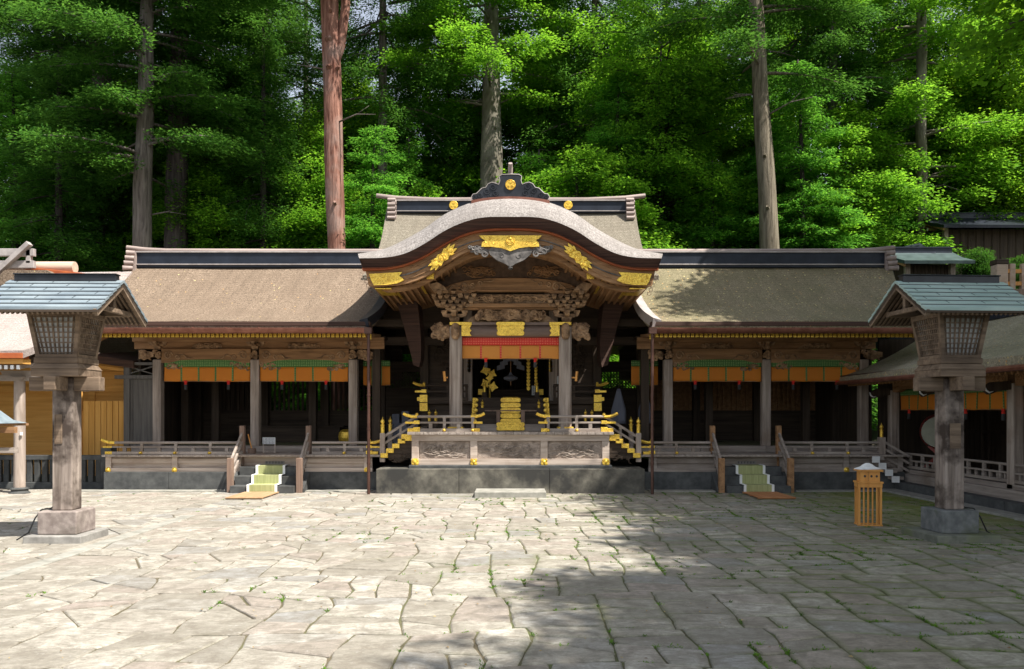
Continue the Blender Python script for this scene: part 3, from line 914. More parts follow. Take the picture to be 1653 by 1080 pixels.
def wing(s):
    side = 'left' if s < 0 else 'right'
    lab = ('long brown roofed wing hall left of the golden porch, its roof fully in the sun' if s < 0 else
           'long olive roofed wing hall right of the golden porch, mostly in tree shade')
    root = thing('wing_hall', lab, 'shrine hall', (CX + s * 5.4, 18.5, 0), 'wing halls beside the porch')
    def X(u): return CX + s * u
    def bx(m, u0, u1, y0, y1, z0, z1, mi=None):
        a, b = sorted((X(u0), X(u1))); m.box(a, b, y0, y1, z0, z1, mi)
    uend = 8.2 if s < 0 else 7.95
    m = MB()
    us = [2.7, 4.12, 5.48, 6.9, uend]
    for a, b in zip(us, us[1:]): bx(m, a + .002, b - .002, 16.1, 21.6, -.05, .39)
    sub(m, 'foundation', STONE_BASE, root, bevel=.008)
    m = MB()
    for k, (y0, z1) in enumerate(((15.45, .165), (15.73, .335), (16.0, .50))):
        bx(m, 4.19, 5.43, y0, 16.3 + .01 * k, -.02 if k == 0 else z1 - .165 - .02, z1)
    for u in (4.10, 5.52):
        a, b = sorted((X(u - .06), X(u + .06)))
        m.prism([(15.62, -.02), (15.62, .10), (16.09, .40), (16.09, -.02)], a, b, plane='yz')
    sub(m, 'stone_steps', STONE_BASE, root, bevel=.008)
    # timber skirt under the deck
    m = MB()
    for (a, b) in ((2.8, 4.14), (5.46, uend - .05)):
        bx(m, a, b, 16.2, 16.24, .39, .70)
        bx(m, a - .01, b + .01, 16.13, 16.22, .39, .47); bx(m, a, b, 16.16, 16.21, .56, .66)
    for u in (2.9, 5.5, 6.78, uend - .08):
        bx(m, u - .055, u + .055, 16.125, 16.2, .40, .70)
    bx(m, 4.14, 5.46, 16.27, 16.31, .48, .70)
    sk = sub(m, 'timber_skirt', W_PALE_X if s < 0 else W_GREY_X, root, bevel=.005)
    for u in ((2.9, 6.78, uend - .08) if s < 0 else (6.78,)):
        q = MB(); stud(q, X(u), 16.125, .43, .055); sub(q, 'gold_stud', GOLD_PLAIN, sk, smooth=True)
    m = MB()
    u = 2.62
    while u < uend - .02:
        w = min(.22, uend - u)
        bx(m, u + .002, u + w - .002, 16.02 + .004 * math.sin(u * 9), 17.3, .70, .742 + .002 * math.sin(u * 31)); u += .22
    sub(m, 'veranda_deck', W_GREY_Y, root, bevel=.004)
    m = MB(); bx(m, 2.7, uend, 17.26, 17.5, .70, .87)
    bx(m, 4.1, 5.5, 17.22, 17.262, .74, .865)
    sub(m, 'floor_sill', W_GREY_X, root, bevel=.006)
    m = MB(); bx(m, 2.7, uend, 17.5, 20.9, .60, .862)
    sub(m, 'tatami_floor', TATAMI, root)
    # railings
    if s < 0:
        railing(root, X(8.12), X(5.46), 16.2, .745, 1.005, [X(7.47), X(6.78), X(6.08)], studs=[X(7.47), X(6.78), X(6.08)],
                tips=[(X(8.12), -1)], minor=[X(7.82), X(7.12), X(6.43), X(5.75)])
        railing(root, X(4.02), X(2.74), 16.2, .745, 1.005, [X(3.36)], studs=[X(3.36)], tips=[(X(2.76), 1)], corner=[X(2.86)], minor=[X(3.7), X(3.02)])
    else:
        railing(root, X(2.74), X(4.05), 16.2, .745, 1.005, [X(3.36)], studs=[X(3.36)], tips=[(X(2.76), -1)], corner=[X(2.86)], minor=[X(3.02), X(3.7)])
        railing(root, X(5.46), X(7.46), 16.2, .745, 1.005, [X(6.1), X(6.82)], studs=[X(6.1), X(6.82)], minor=[X(5.76), X(6.46), X(7.15)])
    # stair posts and sloping rails
    for u in (4.12, 5.47):
        st = MB()
        lo = X(u); up = X(u)
        st.box(lo - .055, lo + .055, 15.55, 15.66, 0.0, .70)
        s2_ = MB(); s2_.box(up - .05, up + .05, 16.26, 16.36, .5, 1.32)
        sub(s2_, 'stair_post', W_POST_RED if s < 0 else W_BROWN_Y, root, bevel=.008)
        p = sub(st, 'stair_post', W_POST_RED if s < 0 else W_BROWN_Y, root, bevel=.008)
        q = MB()
        for dz, hh in ((-.06, .05), (-.24, .045), (-.43, .06)):
            q.beam((lo, 15.64, .70 + dz), (up, 16.28, 1.22 + dz), .045, hh)
        sub(q, 'sloping_rail', W_GREY_Y, p, bevel=.004)
    # pillars
    for u in (3.42, 5.55, 7.67):
        m = MB(); m.box(X(u) - .095, X(u) + .095, 17.31, 17.5, .86, 2.74)
        sub(m, 'pillar', W_GREY_Z, root, bevel=.022)
    for (u, y) in ((2.95, 17.6), (7.0, 19.0), (4.75, 19.2), (3.1, 19.2), (7.8, 19.2), (6.3, 20.5), (4.75, 20.5), (3.3, 20.5), (8.0, 20.5)):
        m = MB(); m.box(X(u) - .085, X(u) + .085, y - .085, y + .085, .86, 3.2)
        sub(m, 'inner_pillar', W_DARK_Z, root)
    # arched beams with carved scrolls
    zt = 2.97
    for (a, b) in ((3.42, 5.55), (5.55, 7.67)):
        lo, hi = sorted((X(a), X(b))); lo += .09; hi -= .09; W = hi - lo
        P = [(lo, zt), (hi, zt), (hi, 2.67), (hi - .16, 2.66), (hi - .34, 2.705)]
        P += [(hi - .40 - (W - .8) * k / 8, 2.72 + .02 * math.sin(PI * k / 8)) for k in range(9)]
        P += [(lo + .34, 2.705), (lo + .16, 2.66), (lo, 2.67)]
        m = MB(); m.prism(P, 17.33, 17.47)
        bm = sub(m, 'arched_beam', W_BROWN_X, root, bevel=.008)
        for k, (c0, d) in enumerate(((lo + .16, 1), (hi - .16, -1))):
            q = MB()
            curl(q, c0, 2.83, 17.325, .085, 1.6, 0 if d > 0 else PI, d, .014)
            curl(q, c0 + d * .2, 2.80, 17.325, .055, 1.4, 0 if d > 0 else PI, -d, .011)
            wisp(q, c0 + d * .22, 2.84, c0 + d * .55, 2.76, 17.325, .03, .012, random.Random(k))
            carve(q, *sorted((c0 - d * .15, c0 + d * .33)), 2.50, 2.68, 17.36, 40 + k + int(a * 10), nc=6, nw=6, th=.011, R=.045)
            sub(q, 'carved_scroll', W_CARVE, bm, smooth='all')
        # frog leg strut carving between beam and plate
        q = MB(); c = (lo + hi) / 2
        q.prism([(c - .38, 2.975), (c + .38, 2.975), (c + .30, 3.03), (c + .12, 3.10), (c - .12, 3.10), (c - .30, 3.03)], 17.39, 17.43)
        carve(q, c - .36, c + .36, 2.975, 3.10, 17.38, 60 + int(a * 10), nc=14, nw=10, th=.009, R=.04)
        sub(q, 'frog_leg_carving', W_CARVE, root, smooth=True)
    for u, d in ((3.42, -1), (7.67, 1)):
        m = MB()
        c0, c1 = sorted((X(u + d * .1), X(u + d * .42)))
        carve(m, c0, c1, 2.72, 2.95, 17.4, 71 + int(u), nc=9, nw=6, th=.016, R=.06)
        m.prism([(c0, 2.75), (c1, 2.80), (c1, 2.90), (c0, 2.95)], 17.38, 17.44)
        sub(m, 'carved_nosing', W_CARVE, root, smooth=True)
    for u in (3.42, 5.55, 7.67):
        m = MB(); bracket_set(m, X(u), 17.4, 2.955, .85)
        carve(m, X(u) - .1, X(u) + .1, 2.74, 2.95, 17.31, 80 + int(u), nc=4, nw=4, th=.013, R=.05)
        sub(m, 'bracket_set', W_CARVE, root, smooth=True)
    m = MB(); bx(m, 2.75, uend + .02, 17.35, 17.45, 3.125, 3.22); bx(m, 2.75, uend, 17.40, 17.44, 2.97, 3.13)
    sub(m, 'wall_plate', W_BROWN_X, root, bevel=.006)
    m = MB(); bx(m, 2.75, uend, 17.46, 20.9, 3.2, 3.26)
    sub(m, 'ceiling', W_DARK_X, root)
    # rafters with gold caps
    n = 60; u0 = 2.86; du = (7.98 - u0) / (n - 1)
    proto = None
    for k in range(n):
        u = u0 + du * k
        if proto is None:
            q = MB(); q.beam((0, 15.62, 3.105), (0, 17.5, 3.27), .05, .062)
            q.box(-.030, .030, 15.59, 15.625, 3.058, 3.145, 1)
            me_ = sub(q, 'rafter', [W_BROWN_Y, GOLD_PLAIN], root)
            me_.location.x = X(u); OFF[me_.name] = OFF[root.name]
            me_.location.x = X(u)
            proto = me_
        else:
            c = proto.copy(); COL.objects.link(c); c.parent = root; c.location.x = X(u)
    # bark roof
    def prof(t): return 15.36 + 3.22 * t, 3.345 + 1.66 * (t - .13 * math.sin(PI * t))
    def Lt(t): return 8.12 + .74 * t ** 1.6
    NT = 16; NX = 24
    front = [prof(k / NT) for k in range(NT + 1)]; back = [(2 * 18.58 - y, z) for y, z in reversed(front[:-1])]
    ts = [k / NT for k in range(NT + 1)] + [k / NT for k in reversed(range(NT))]
    top = front + back
    under = [(y, z - .17 - .06 * min(1, (t * 3))) for (y, z), t in zip(top, ts)]
    ring = list(zip(top, ts)) + list(reversed(list(zip(under, ts))))
    rows = []
    for i in range(NX + 1):
        w = i / NX
        row = []
        for (y, z), t in ring:
            L = Lt(t); row.append((X(2.72 + (L - 2.72) * w), y, z + .012 * math.sin(w * 9 + y) + .10 * max(0, w - .8) ** 2 * 10 * (1 - t)))
        rows.append(row)
    m = MB(); m.loops(rows)
    rf = sub(m, 'bark_roof', ROOF_L if s < 0 else ROOF_R, root, smooth=True)
    m = MB()
    for k, (dy, z0, z1) in enumerate(((-.01, 3.255, 3.335), (.06, 3.20, 3.253), (.12, 3.155, 3.198))):
        bx(m, 2.70, 8.14, 15.355 + dy, 15.62 + dy, z0, z1)
    sub(m, 'bark_edge', BARK_EDGE, rf, bevel=.006)
    # gutter and its brackets
    m = MB()
    G = [(15.20, 3.205), (15.205, 3.15), (15.24, 3.11), (15.30, 3.10), (15.34, 3.13), (15.345, 3.205), (15.325, 3.205), (15.32, 3.14), (15.29, 3.12), (15.25, 3.125), (15.222, 3.155), (15.22, 3.205)]
    a, b = sorted((X(2.66), X(8.2)))
    m.prism(G, a, b, plane='yz')
    for k in range(9):
        x = X(2.9 + k * .63); m.box(x - .01, x + .01, 15.19, 15.36, 3.198, 3.215)
    gt = sub(m, 'gutter', GUTTER, root, smooth=True)
    m = MB(); x = X(2.71)
    m.box(x - .07, x + .07, 15.18, 15.34, 3.09, 3.20)
    m.tube([(x, 15.27, 3.10), (x, 15.27, .02)], .030, 12)
    for z in (2.55, 1.9, 1.25, .6): m.lathe([(.036, 0), (.038, .02), (.036, .04)], (x, 15.27, z), 12)
    sub(m, 'downpipe', PIPE, gt, smooth=True)
    # ridge
    m = MB(); a, b = sorted((X(2.6), X(8.62)))
    m.box(a, b, 18.42, 18.74, 4.93, 5.27)
    rg = sub(m, 'ridge_box', NAVY, root, bevel=.01)
    m = MB(); m.box(a - .02, b + .02, 18.39, 18.77, 5.27, 5.30); m.box(a - .01, b + .01, 18.385, 18.775, 4.985, 5.01)
    sub(m, 'metal_trim', PALE_METAL, rg, bevel=.005)
    m = MB()
    pp = [(X(2.6), 18.58, 5.335), (X(5), 18.58, 5.335), (X(8.0), 18.58, 5.345), (X(8.5), 18.58, 5.37), (X(8.92), 18.58, 5.42)]
    m.tube(pp, .055, 10); sub(m, 'ridge_pole', PINK_LOG, rg, smooth=True)
    m = MB()
    for k in range(4):
        z = 5.24 - k * .105; m.tube([(X(8.60 + .02 * k), 18.30, z - .01 * k), (X(8.78 + .02 * k), 18.26 - .02 * k, z - .015 * k)], [.05, .058], 12)
    m.prism([(18.34, 4.82), (18.82, 4.82), (18.78, 5.28), (18.38, 5.28)], *sorted((X(8.62), X(8.72))), plane='yz')
    sub(m, 'ridge_end_ornament', PINK_LOG, rg, smooth=True)
    # inner edge of the roof: curved copper valley
    m = MB()
    P = []
    for k in range(9):
        t = k / 8 * .62; y, z = prof(t)
        w = .16 + .05 * math.sin(PI * k / 8)
        P.append([(X(2.90 - .1 * k / 8), y - .02, z + .02), (X(2.90 - .1 * k / 8 - w), y - .05, z + .06), (X(2.90 - .1 * k / 8 - w - .02), y - .03, z - .12), (X(2.92 - .1 * k / 8), y + .04, z - .06)])
    m.loops(P)
    sub(m, 'valley_flashing', NAVY if s < 0 else PALE_METAL, rf, smooth=True)  # right side uses pale metal to paint in the sunlight on it
    m = MB()
    for k in range(7):
        z = 3.02 + .035 * k; m.box(X(2.74) - .03 - .012 * k * 0, X(2.74) + .03, 15.56, 15.6, z, z + .028)
    sub(m, 'gold_corner_fitting', GOLD_PLAIN, rf)
    # rear wall: boards below, barred windows above
    m = MB()
    yb = 20.62
    bx(m, 2.8, uend, yb - .03, yb + .03, .86, 1.55)
    bx(m, 2.8, uend, yb - .05, yb + .05, 1.55, 1.64); bx(m, 2.8, uend, yb - .05, yb + .05, 2.42, 3.2)
    bx(m, 2.8, uend, yb - .04, yb + .04, .86, .98)
    sub(m, 'rear_wall', W_DARK_X, root)
    wins = [(3.4, 4.66), (4.86, 6.2), (6.4, 7.9)]
    for k, (a, b) in enumerate(wins):
        m = MB(); u = a
        while u < b:
            bx(m, u, u + .055, yb - .02, yb + .02, 1.64, 2.42); u += .12
        if (s < 0 and k == 2) or s > 0: bx(m, a - .1, b + .1, yb + .05, yb + .08, 1.6, 2.44)
        sub(m, 'barred_window', W_DARK_Z if s < 0 else W_BROWN_Y, root)
    # wall on the outer gable side
    m = MB(); bx(m, uend - .1, uend - .04, 17.5, 20.6, .86, 3.2)
    sub(m, 'side_wall', W_DARK_Z, root)
    m = MB()
    a, b = sorted((X(7.78), X(8.36)))
    if s < 0:
        m.box(a, b, 17.42, 17.46, .86, 2.32); m.box(a - .06, a + .07, 17.38, 17.5, .86, 2.72); m.box(a - .25, b, 17.36, 17.52, 2.32, 2.40)
        m.box(a, b, 17.36, 17.5, 2.62, 2.68)
        m.beam((a, 17.43, 2.42), (b, 17.43, 2.60), .03, .03); m.beam((a, 17.43, 2.60), (b, 17.43, 2.42), .03, .03)
        m.box(a + .1, a + .13, 17.40, 17.43, .9, 2.3)
        sub(m, 'side_panel', simple('grey board panel', (0.07, 0.062, 0.055), (0.15, 0.135, 0.12), 14, (1, 1, .06)), root, bevel=.005)
    # recess side: bark gable board seen at the outer end
    m = MB()
    P1 = [];
    for k in range(NT + 1):
        t = k / NT; y, z = prof(t); P1.append((y + .08, z - .26))
    P2 = [(y, z - .18) for y, z in reversed(P1)]
    for sgn in (0, 1):
        mm_ = [(y if not sgn else 2 * 18.58 - y, z) for y, z in P1 + P2]
        a, b = sorted((X(8.05), X(8.12)))
        m.prism(mm_, a, b, plane='yz')
    sub(m, 'gable_board', W_BROWN_Y, root)
    return root


WL = wing(-1)
WR = wing(1)
# ------------------------------------------------------------------ worship hall with the undulating porch
HALL = thing('worship_hall', 'central worship hall with curved gable porch roof, gold fittings and carved timber', 'shrine hall', (CX, 18.0, 0))


def HX(off, Y): return CX + off * Y / F


def hb(m, off0, off1, y0, y1, z0, z1, mi=None): m.box(CX + off0, CX + off1, y0, y1, z0, z1, mi)


# stone base
m = MB()
for a, b in ((-2.59, -1.0), (-.996, .75), (.754, 2.59)): m.box(CX + a, CX + b, 15.4, 18.6, -.05, .50)
sub(m, 'stone_base', STONE_PORCH, HALL, bevel=.01)
m = MB(); hb(m, -1.98, 1.98, 15.56, 17.6, .50, .56)
sub(m, 'stone_curb', STONE_BASE, HALL, bevel=.008)
# platform: frame posts, carved panels
W_PANEL = simple('pale carved panel wood', (0.20, 0.155, 0.125), (0.44, 0.36, 0.30), 16, (.4, 1, 1.6), bump=.7, c3=(0.15, 0.115, 0.09), s3=5, dist=2.0)
W_PANEL_R = simple('relief wood', (0.16, 0.125, 0.10), (0.40, 0.33, 0.275), 9, bump=.4)
m = MB()
hb(m, -1.93, 1.93, 15.74, 17.5, .56, 1.14)
for c in (-1.87, -.72, .66, 1.87): hb(m, c - .07, c + .07, 15.68, 15.76, .56, 1.15)
hb(m, -1.95, 1.95, 15.665, 15.76, .56, .68); hb(m, -1.94, 1.94, 15.672, 15.76, 1.03, 1.155)
pf = sub(m, 'platform_body', W_PALE_X, HALL, bevel=.006)
for i, (a, b) in enumerate(((-1.78, -.80), (-.64, .58), (.74, 1.78))):
    m = MB()
    m.box(CX + a, CX + b, 15.725, 15.745, .69, 1.02)
    wv = sub(m, 'panel_board', W_PANEL, pf)
    m = MB()
    rr = random.Random(20 + i)
    for k in range(26):
        z = .71 + .022 * (k % 9) + rr.uniform(0, .02); L = rr.uniform(.18, .42); x0 = a + .02 + (b - a - L - .04) * rr.random()
        wisp(m, CX + x0, z, CX + x0 + L, z + rr.uniform(-.03, .05), 15.728, .02, .0055, rr, 4)
    for k in range(4):
        cxx = a + .16 + (b - a - .3) * k / 3.3 + rr.uniform(-.07, .07)
        for _ in range(9): curl(m, CX + cxx + rr.uniform(-.11, .11), .90 + rr.uniform(-.07, .05), 15.726, rr.uniform(.014, .034), 1.3, rr.uniform(0, 6), rr.choice((-1, 1)), .006, n=4)
        for _ in range(6): wisp(m, CX + cxx + rr.uniform(-.12, .0), .84 + rr.uniform(-.05, .05), CX + cxx + rr.uniform(.02, .14), .93 + rr.uniform(-.05, .05), 15.726, .02, .006, rr, 4)
    sub(m, 'wave_carving', W_PANEL_R, wv, smooth=True)
for c in (-1.87, -.72, .66, 1.87):
    m = MB(); stud(m, CX + c, 15.665, .62, .075 if abs(c) > 1 else .06)
    for k in range(4):
        a = PI / 4 + k * PI / 2; m.lathe([(.035, 0), (.03, -.02), (.01, -.026)], (CX + c + math.cos(a) * .05, 15.66, .62 + math.sin(a) * .05), 8, axis='y')
    sub(m, 'gold_boss', GOLD_PLAIN, pf, smooth=True)
m = MB(); k = -2.02
while k < 2.0: hb(m, k + .002, min(k + .16, 2.02) - .002, 15.6 + .004 * math.sin(k * 20), 17.4, 1.155, 1.21); k += .16
sub(m, 'platform_deck', W_GREY_Y, HALL, bevel=.004)
# railings of the platform (front left, front right, both sides)
railing(HALL, CX - 1.94, CX - .66, 15.72, 1.21, 1.535, [CX - 1.30, CX - .74], studs=[CX - 1.30, CX - .74], tips=[(CX - 1.94, -1), (CX - .68, 1)], corner=[CX - 1.84], minor=[CX - 1.57, CX - 1.02])
railing(HALL, CX + .66, CX + 1.94, 15.72, 1.21, 1.535, [CX + .74, CX + 1.30], studs=[CX + .74, CX + 1.30], tips=[(CX + 1.94, 1), (CX + .68, -1)], corner=[CX + 1.84], minor=[CX + 1.02, CX + 1.57])
# side stairs with gold nosings and railings
for s in (-1, 1):
    st = MB(); plates = []
    N = 5
    for k in range(N):
        z1 = 1.155 - .095 * k; u0 = 1.98 + .115 * k + .02
        a, b = sorted((CX + s * (1.94), CX + s * (u0 + .14)))
        st.box(a, b, 15.93 + .002 * k, 17.2, z1 - .10, z1 - .002 * k)
        plates.append((u0, z1))
    stair = sub(st, 'side_stair', W_DARK_X, HALL, bevel=.004)
    for k, (u, z) in enumerate(plates):
        q = MB(); w = .145 if k else .19; h = .085 if k else .13
        a, b = sorted((CX + s * (u - (.02 if k else .05)), CX + s * (u - .02 + w)))
        q.box(a, b, 15.885, 15.95, z - h, z + .004); q.box(a if s < 0 else b - .012, a + .012 if s < 0 else b, 15.95, 16.25, z - h + .01, z + .002)
        sub(q, 'gold_step_plate', GOLD, stair, bevel=.004)
    q = MB()
    carve(q, *sorted((CX + s * 2.0, CX + s * 2.45)), .56, .86, 15.97, 90 + s, nc=5, nw=6, th=.014, R=.06)
    sub(q, 'scroll_carving', W_DARK_X, stair, smooth=True)
    for (u, y) in ((2.56, 16.0), (2.56, 17.0)):
        q = MB(); q.box(CX + s * u - .05, CX + s * u + .05, y - .05, y + .05, .60, 1.18)
        np_ = sub(q, 'newel_post', W_GREY_Z, HALL, bevel=.006)
        q = MB(); giboshi(q, CX + s * u, y, 1.18, .04, .30); sub(q, 'gold_finial', GOLD_PLAIN, np_, smooth=True)
    q = MB()
    for dz, hh in ((-.02, .05), (-.16, .045), (-.33, .06)):
        q.beam((CX + s * 1.9, 16.0, 1.52 + dz), (CX + s * 2.54, 16.0, 1.12 + dz), .045, hh)
    q.box(CX + s * 2.2 - .025, CX + s * 2.2 + .025, 15.98, 16.02, 1.0, 1.30)
    sub(q, 'stair_rail', W_GREY_X, HALL, bevel=.004)
    q = MB()
    q.box(CX + s * 1.84 - .04, CX + s * 1.84 + .04, 15.76, 17.3, 1.21, 1.28); q.box(CX + s * 1.84 - .03, CX + s * 1.84 + .03, 15.76, 15.95, 1.36, 1.41)
    sub(q, 'side_rail', W_GREY_Y, HALL)
    # porch pillars
    px_ = CX + s * 1.105
    m = MB()
    m.prism([(px_ + a * .125, 16.2 + b * .125) for a, b in ((-1, -.72), (-.72, -1), (.72, -1), (1, -.72), (1, .72), (.72, 1), (-.72, 1), (-1, .72))], 1.21, 3.32, plane='xy')
    p = sub(m, 'porch_pillar', W_GREY_Z, HALL)
    m = MB(); m.box(px_ - .16, px_ + .16, 16.04, 16.36, 1.21, 1.30)
    sub(m, 'gold_pillar_shoe', GOLD, p, bevel=.01)
    m = MB()
    carve(m, *sorted((px_ + s * .10, px_ + s * .50)), 3.05, 3.40, 16.15, 30 + s, nc=16, nw=10, th=.022, R=.075)
    carve(m, *sorted((px_ + s * .10, px_ + s * .46)), 3.10, 3.36, 16.22, 33 + s, nc=9, nw=6, th=.03, R=.075)
    m.prism([(px_ + s * .1, 3.08), (px_ + s * .42, 3.18), (px_ + s * .42, 3.30), (px_ + s * .1, 3.38)], 16.17, 16.25)
    m.lathe([(.05, 0), (.085, .06), (.09, .2), (.07, .3), (.02, .33)], (px_, 16.04, 3.06), 12)
    sub(m, 'carved_nosing', W_CARVE, p, smooth='all')
    m = MB(); m.beam((px_ + s * .22, 16.15, 2.22), (px_ + s * .24, 16.14, 2.42), .05, .04)
    m.box(px_ + s * .13 - .03, px_ + s * .22 + .03, 16.14, 16.17, 2.28, 2.31)
    sub(m, 'lamp_bracket', W_STAND, p, bevel=.004)
# tie beam with gold
m = MB()
m.lathe([(.10, -1.0), (.125, -.9), (.13, 0), (.125, .9), (.10, 1.0)], (CX, 16.18, 3.235), 16, axis='x')
m.box(CX - 1.2, CX + 1.2, 16.06, 16.34, 3.345, 3.40)
tb = sub(m, 'tie_beam', simple('smooth plum brown beam', (0.12, 0.08, 0.065), (0.24, 0.17, 0.14), 6, (.1, 1, 1), rough=.6, bump=.2), HALL, smooth=True)
m = MB(); m.prism(cusped(CX, 3.235, .46, .21, 2, .05), 16.02, 16.06); m.prism(cusped(CX, 3.365, .50, .085, 1, .04), 16.00, 16.05)
sub(m, 'gold_centre_plate', GOLD, tb, bevel=.006)
for s in (-1, 1):
    m = MB()
    a, b = sorted((CX + s * .98, CX + s * .76))
    m.prism([(CX + s * .985, 3.125), (CX + s * .78, 3.125), (CX + s * .82, 3.19), (CX + s * .78, 3.235), (CX + s * .82, 3.28), (CX + s * .78, 3.34), (CX + s * .985, 3.34)], 16.03, 16.07)
    m.box(*sorted((CX + s * .78, CX + s * 1.22)), 16.02, 16.06, 3.343, 3.405)
    sub(m, 'gold_end_plate', GOLD, tb, bevel=.005)
# dragon carving above tie beam, beams, frieze
m = MB()
carve(m, CX - .72, CX + .72, 3.43, 3.66, 16.1, 5, nc=26, nw=30, th=.019, R=.07)
carve(m, CX - .6, CX + .6, 3.43, 3.62, 16.16, 6, nc=16, nw=16, th=.024, R=.07)
m.prism([(CX - .95, 3.405), (CX + .95, 3.405), (CX + .8, 3.52), (CX + .5, 3.68), (CX - .5, 3.68), (CX - .8, 3.52)], 16.2, 16.25)
sub(m, 'dragon_carving', W_CARVE, HALL, smooth=True)
m = MB()
hb(m, -1.05, 1.05, 16.02, 16.2, 3.70, 3.78)
hb(m, -1.02, 1.02, 16.1, 16.24, 3.66, 3.70)
sub(m, 'carved_beam', W_BROWN_X, HALL, bevel=.01)
m = MB()
carve(m, CX - .90, CX + .90, 3.79, 3.95, 16.08, 8, nc=26, nw=30, th=.012, R=.04)
hb(m, -.98, .98, 16.10, 16.14, 3.78, 3.97)
sub(m, 'cloud_frieze', W_CARVE, HALL, smooth=True)
m = MB()   # rainbow beam
P = [(-1.38, 4.03), (-1.2, 4.14), (-.9, 4.22), (-.5, 4.265), (0, 4.275), (.5, 4.265), (.9, 4.22), (1.2, 4.14), (1.38, 4.03), (1.38, 3.96), (.86, 3.96), (.72, 3.99), (.68, 4.01), (-.68, 4.01), (-.72, 3.99), (-.86, 3.96), (-1.38, 3.96)]
m.prism([(CX + a, b) for a, b in P], 15.92, 16.1)
hb(m, -.85, .85, 15.90, 15.93, 4.01, 4.045)
rb = sub(m, 'rainbow_beam', W_BROWN_X, HALL, bevel=.012)
for s in (-1, 1):
    m = MB()
    curl(m, CX + s * .92, 4.10, 15.915, .085, 1.7, 0, s, .014); curl(m, CX + s * .76, 4.13, 15.915, .055, 1.4, PI, -s, .012)
    curl(m, CX + s * .60, 4.16, 15.915, .045, 1.4, PI, s, .010)
    wisp(m, CX + s * .98, 4.12, CX + s * 1.33, 4.02, 15.915, .04, .012, random.Random(3)); wisp(m, CX + s * .55, 4.19, CX + s * .30, 4.23, 15.915, .02, .010, random.Random(4))
    sub(m, 'beam_scroll', W_CARVE, rb, smooth=True)
for s in (-1, 1):
    m = MB()
    px_ = CX + s * 1.13
    bracket_set(m, px_, 16.15, 3.405, 1.15)
    for j, (dx, z) in enumerate(((0, 3.62), (-.2, 3.70), (.2, 3.70), (0, 3.80), (-.26, 3.83), (.26, 3.83), (0, 3.92))):
        m.prism([(px_ + dx - .19, z + .07), (px_ + dx - .15, z + .02), (px_ + dx - .06, z), (px_ + dx + .06, z), (px_ + dx + .15, z + .02), (px_ + dx + .19, z + .07)], 16.0 - .03 * (j % 2), 16.2)
        for q in (-.14, 0, .14):
            m.frustum(px_ + dx + q, 15.98 - .03 * (j % 2), z + .07, z + .10, .03, .04, .05, .055); m.box(px_ + dx + q - .05, px_ + dx + q + .05, 15.92 - .03 * (j % 2), 16.1, z + .10, z + .125)
        m.frustum(px_ + dx, 15.88, z + .02, z + .07, .03, .05, .045, .09)
    sub(m, 'bracket_cluster', W_CARVE, HALL)
    m = MB()
    m.prism([(CX + s * 1.22, 3.96), (CX + s * 1.5, 3.96), (CX + s * 1.6, 4.08), (CX + s * 1.42, 4.12), (CX + s * 1.30, 4.05)], 15.5, 16.05)
    m.lathe([(.05, 0), (.05, .12)], (CX + s * 1.38, 15.5, 3.93), 12, axis='y')
    sub(m, 'bracket_arm_end', W_CARVE, HALL)

# --- the undulating gable roof
f_top = smooth_curve([(0, 319), (44, 323), (75, 332), (107, 347.5), (138, 369.5), (170, 388), (201, 403), (246, 414)])
f_ft = smooth_curve([(0, 350), (44, 351), (75, 358.5), (107, 373), (138, 393), (170, 409), (201, 415.5), (244, 417)])
f_fb = smooth_curve([(0, 367.5), (44, 369.5), (75, 377), (107, 392), (138, 411), (170, 425), (201, 431.5), (240, 432.5)])
f_bl = smooth_curve([(0, 394), (44, 397), (75, 406), (107, 424), (138, 444), (173, 456), (222, 460), (232, 459)])
YF = 14.5


def sx(off, Y=YF): return off * Y / F
def sz(py, Y=YF): return PZ(py, Y)


NS = 64
us_ = [(-1 + 2 * i / NS) for i in range(NS + 1)]
def row(fn, Y, W, dz=0, Yz=None):
    r = []
    for u in us_:
        a = abs(u) * W; r.append((CX + math.copysign(sx(a, Y), u), Yz if Yz else Y, sz(fn(a), Y) + dz))
    return r


def mixrow(r1, r2, w, y, lift=0.0):
    return [(a[0] + (b[0] - a[0]) * w, y, a[2] + (b[2] - a[2]) * w + lift) for a, b in zip(r1, r2)]


rb_ = row(f_fb, YF, 240); rt_ = row(f_ft, YF, 244); ru_ = row(f_top, 15.15, 244)
m = MB()
rows = [rt_, mixrow(rt_, ru_, .30, 14.60, .03), mixrow(rt_, ru_, .62, 14.78, .035), mixrow(rt_, ru_, .88, 14.98, .02), ru_]
# behind the lip the roof runs level back and widens into the main roof
for k in range(1, 8):
    y = 15.15 + k * .45
    rows.append([(p[0] * (1 - .0 * k), y, p[2] + .018 * k + (.03 * k if abs(i - NS / 2) > NS * .32 else 0)) for i, p in enumerate(ru_)])
inner = [[(p[0] * .985, p[1] + .02 if j == 0 else p[1], p[2] - .19) for p in r] for j, r in enumerate(rows)]
m.grid(rows)
pr_ = sub(m, 'porch_roof', ROOF_K, HALL, smooth='all')
m = MB()
r0 = [(p[0] * 1.0, p[1], p[2]) for p in rb_]
steps = []
for k in range(5):
    w = k / 4
    steps.append([(a[0] + (b[0] - a[0]) * w, YF + .10 * (1 - w) + (.012 if k % 2 else 0), a[2] + (b[2] - a[2]) * w) for a, b in zip(rb_, rt_)])
m.grid(steps)
m.grid([rb_, [(p[0] * .98, 14.75, p[2] + .02) for p in rb_]][::-1])
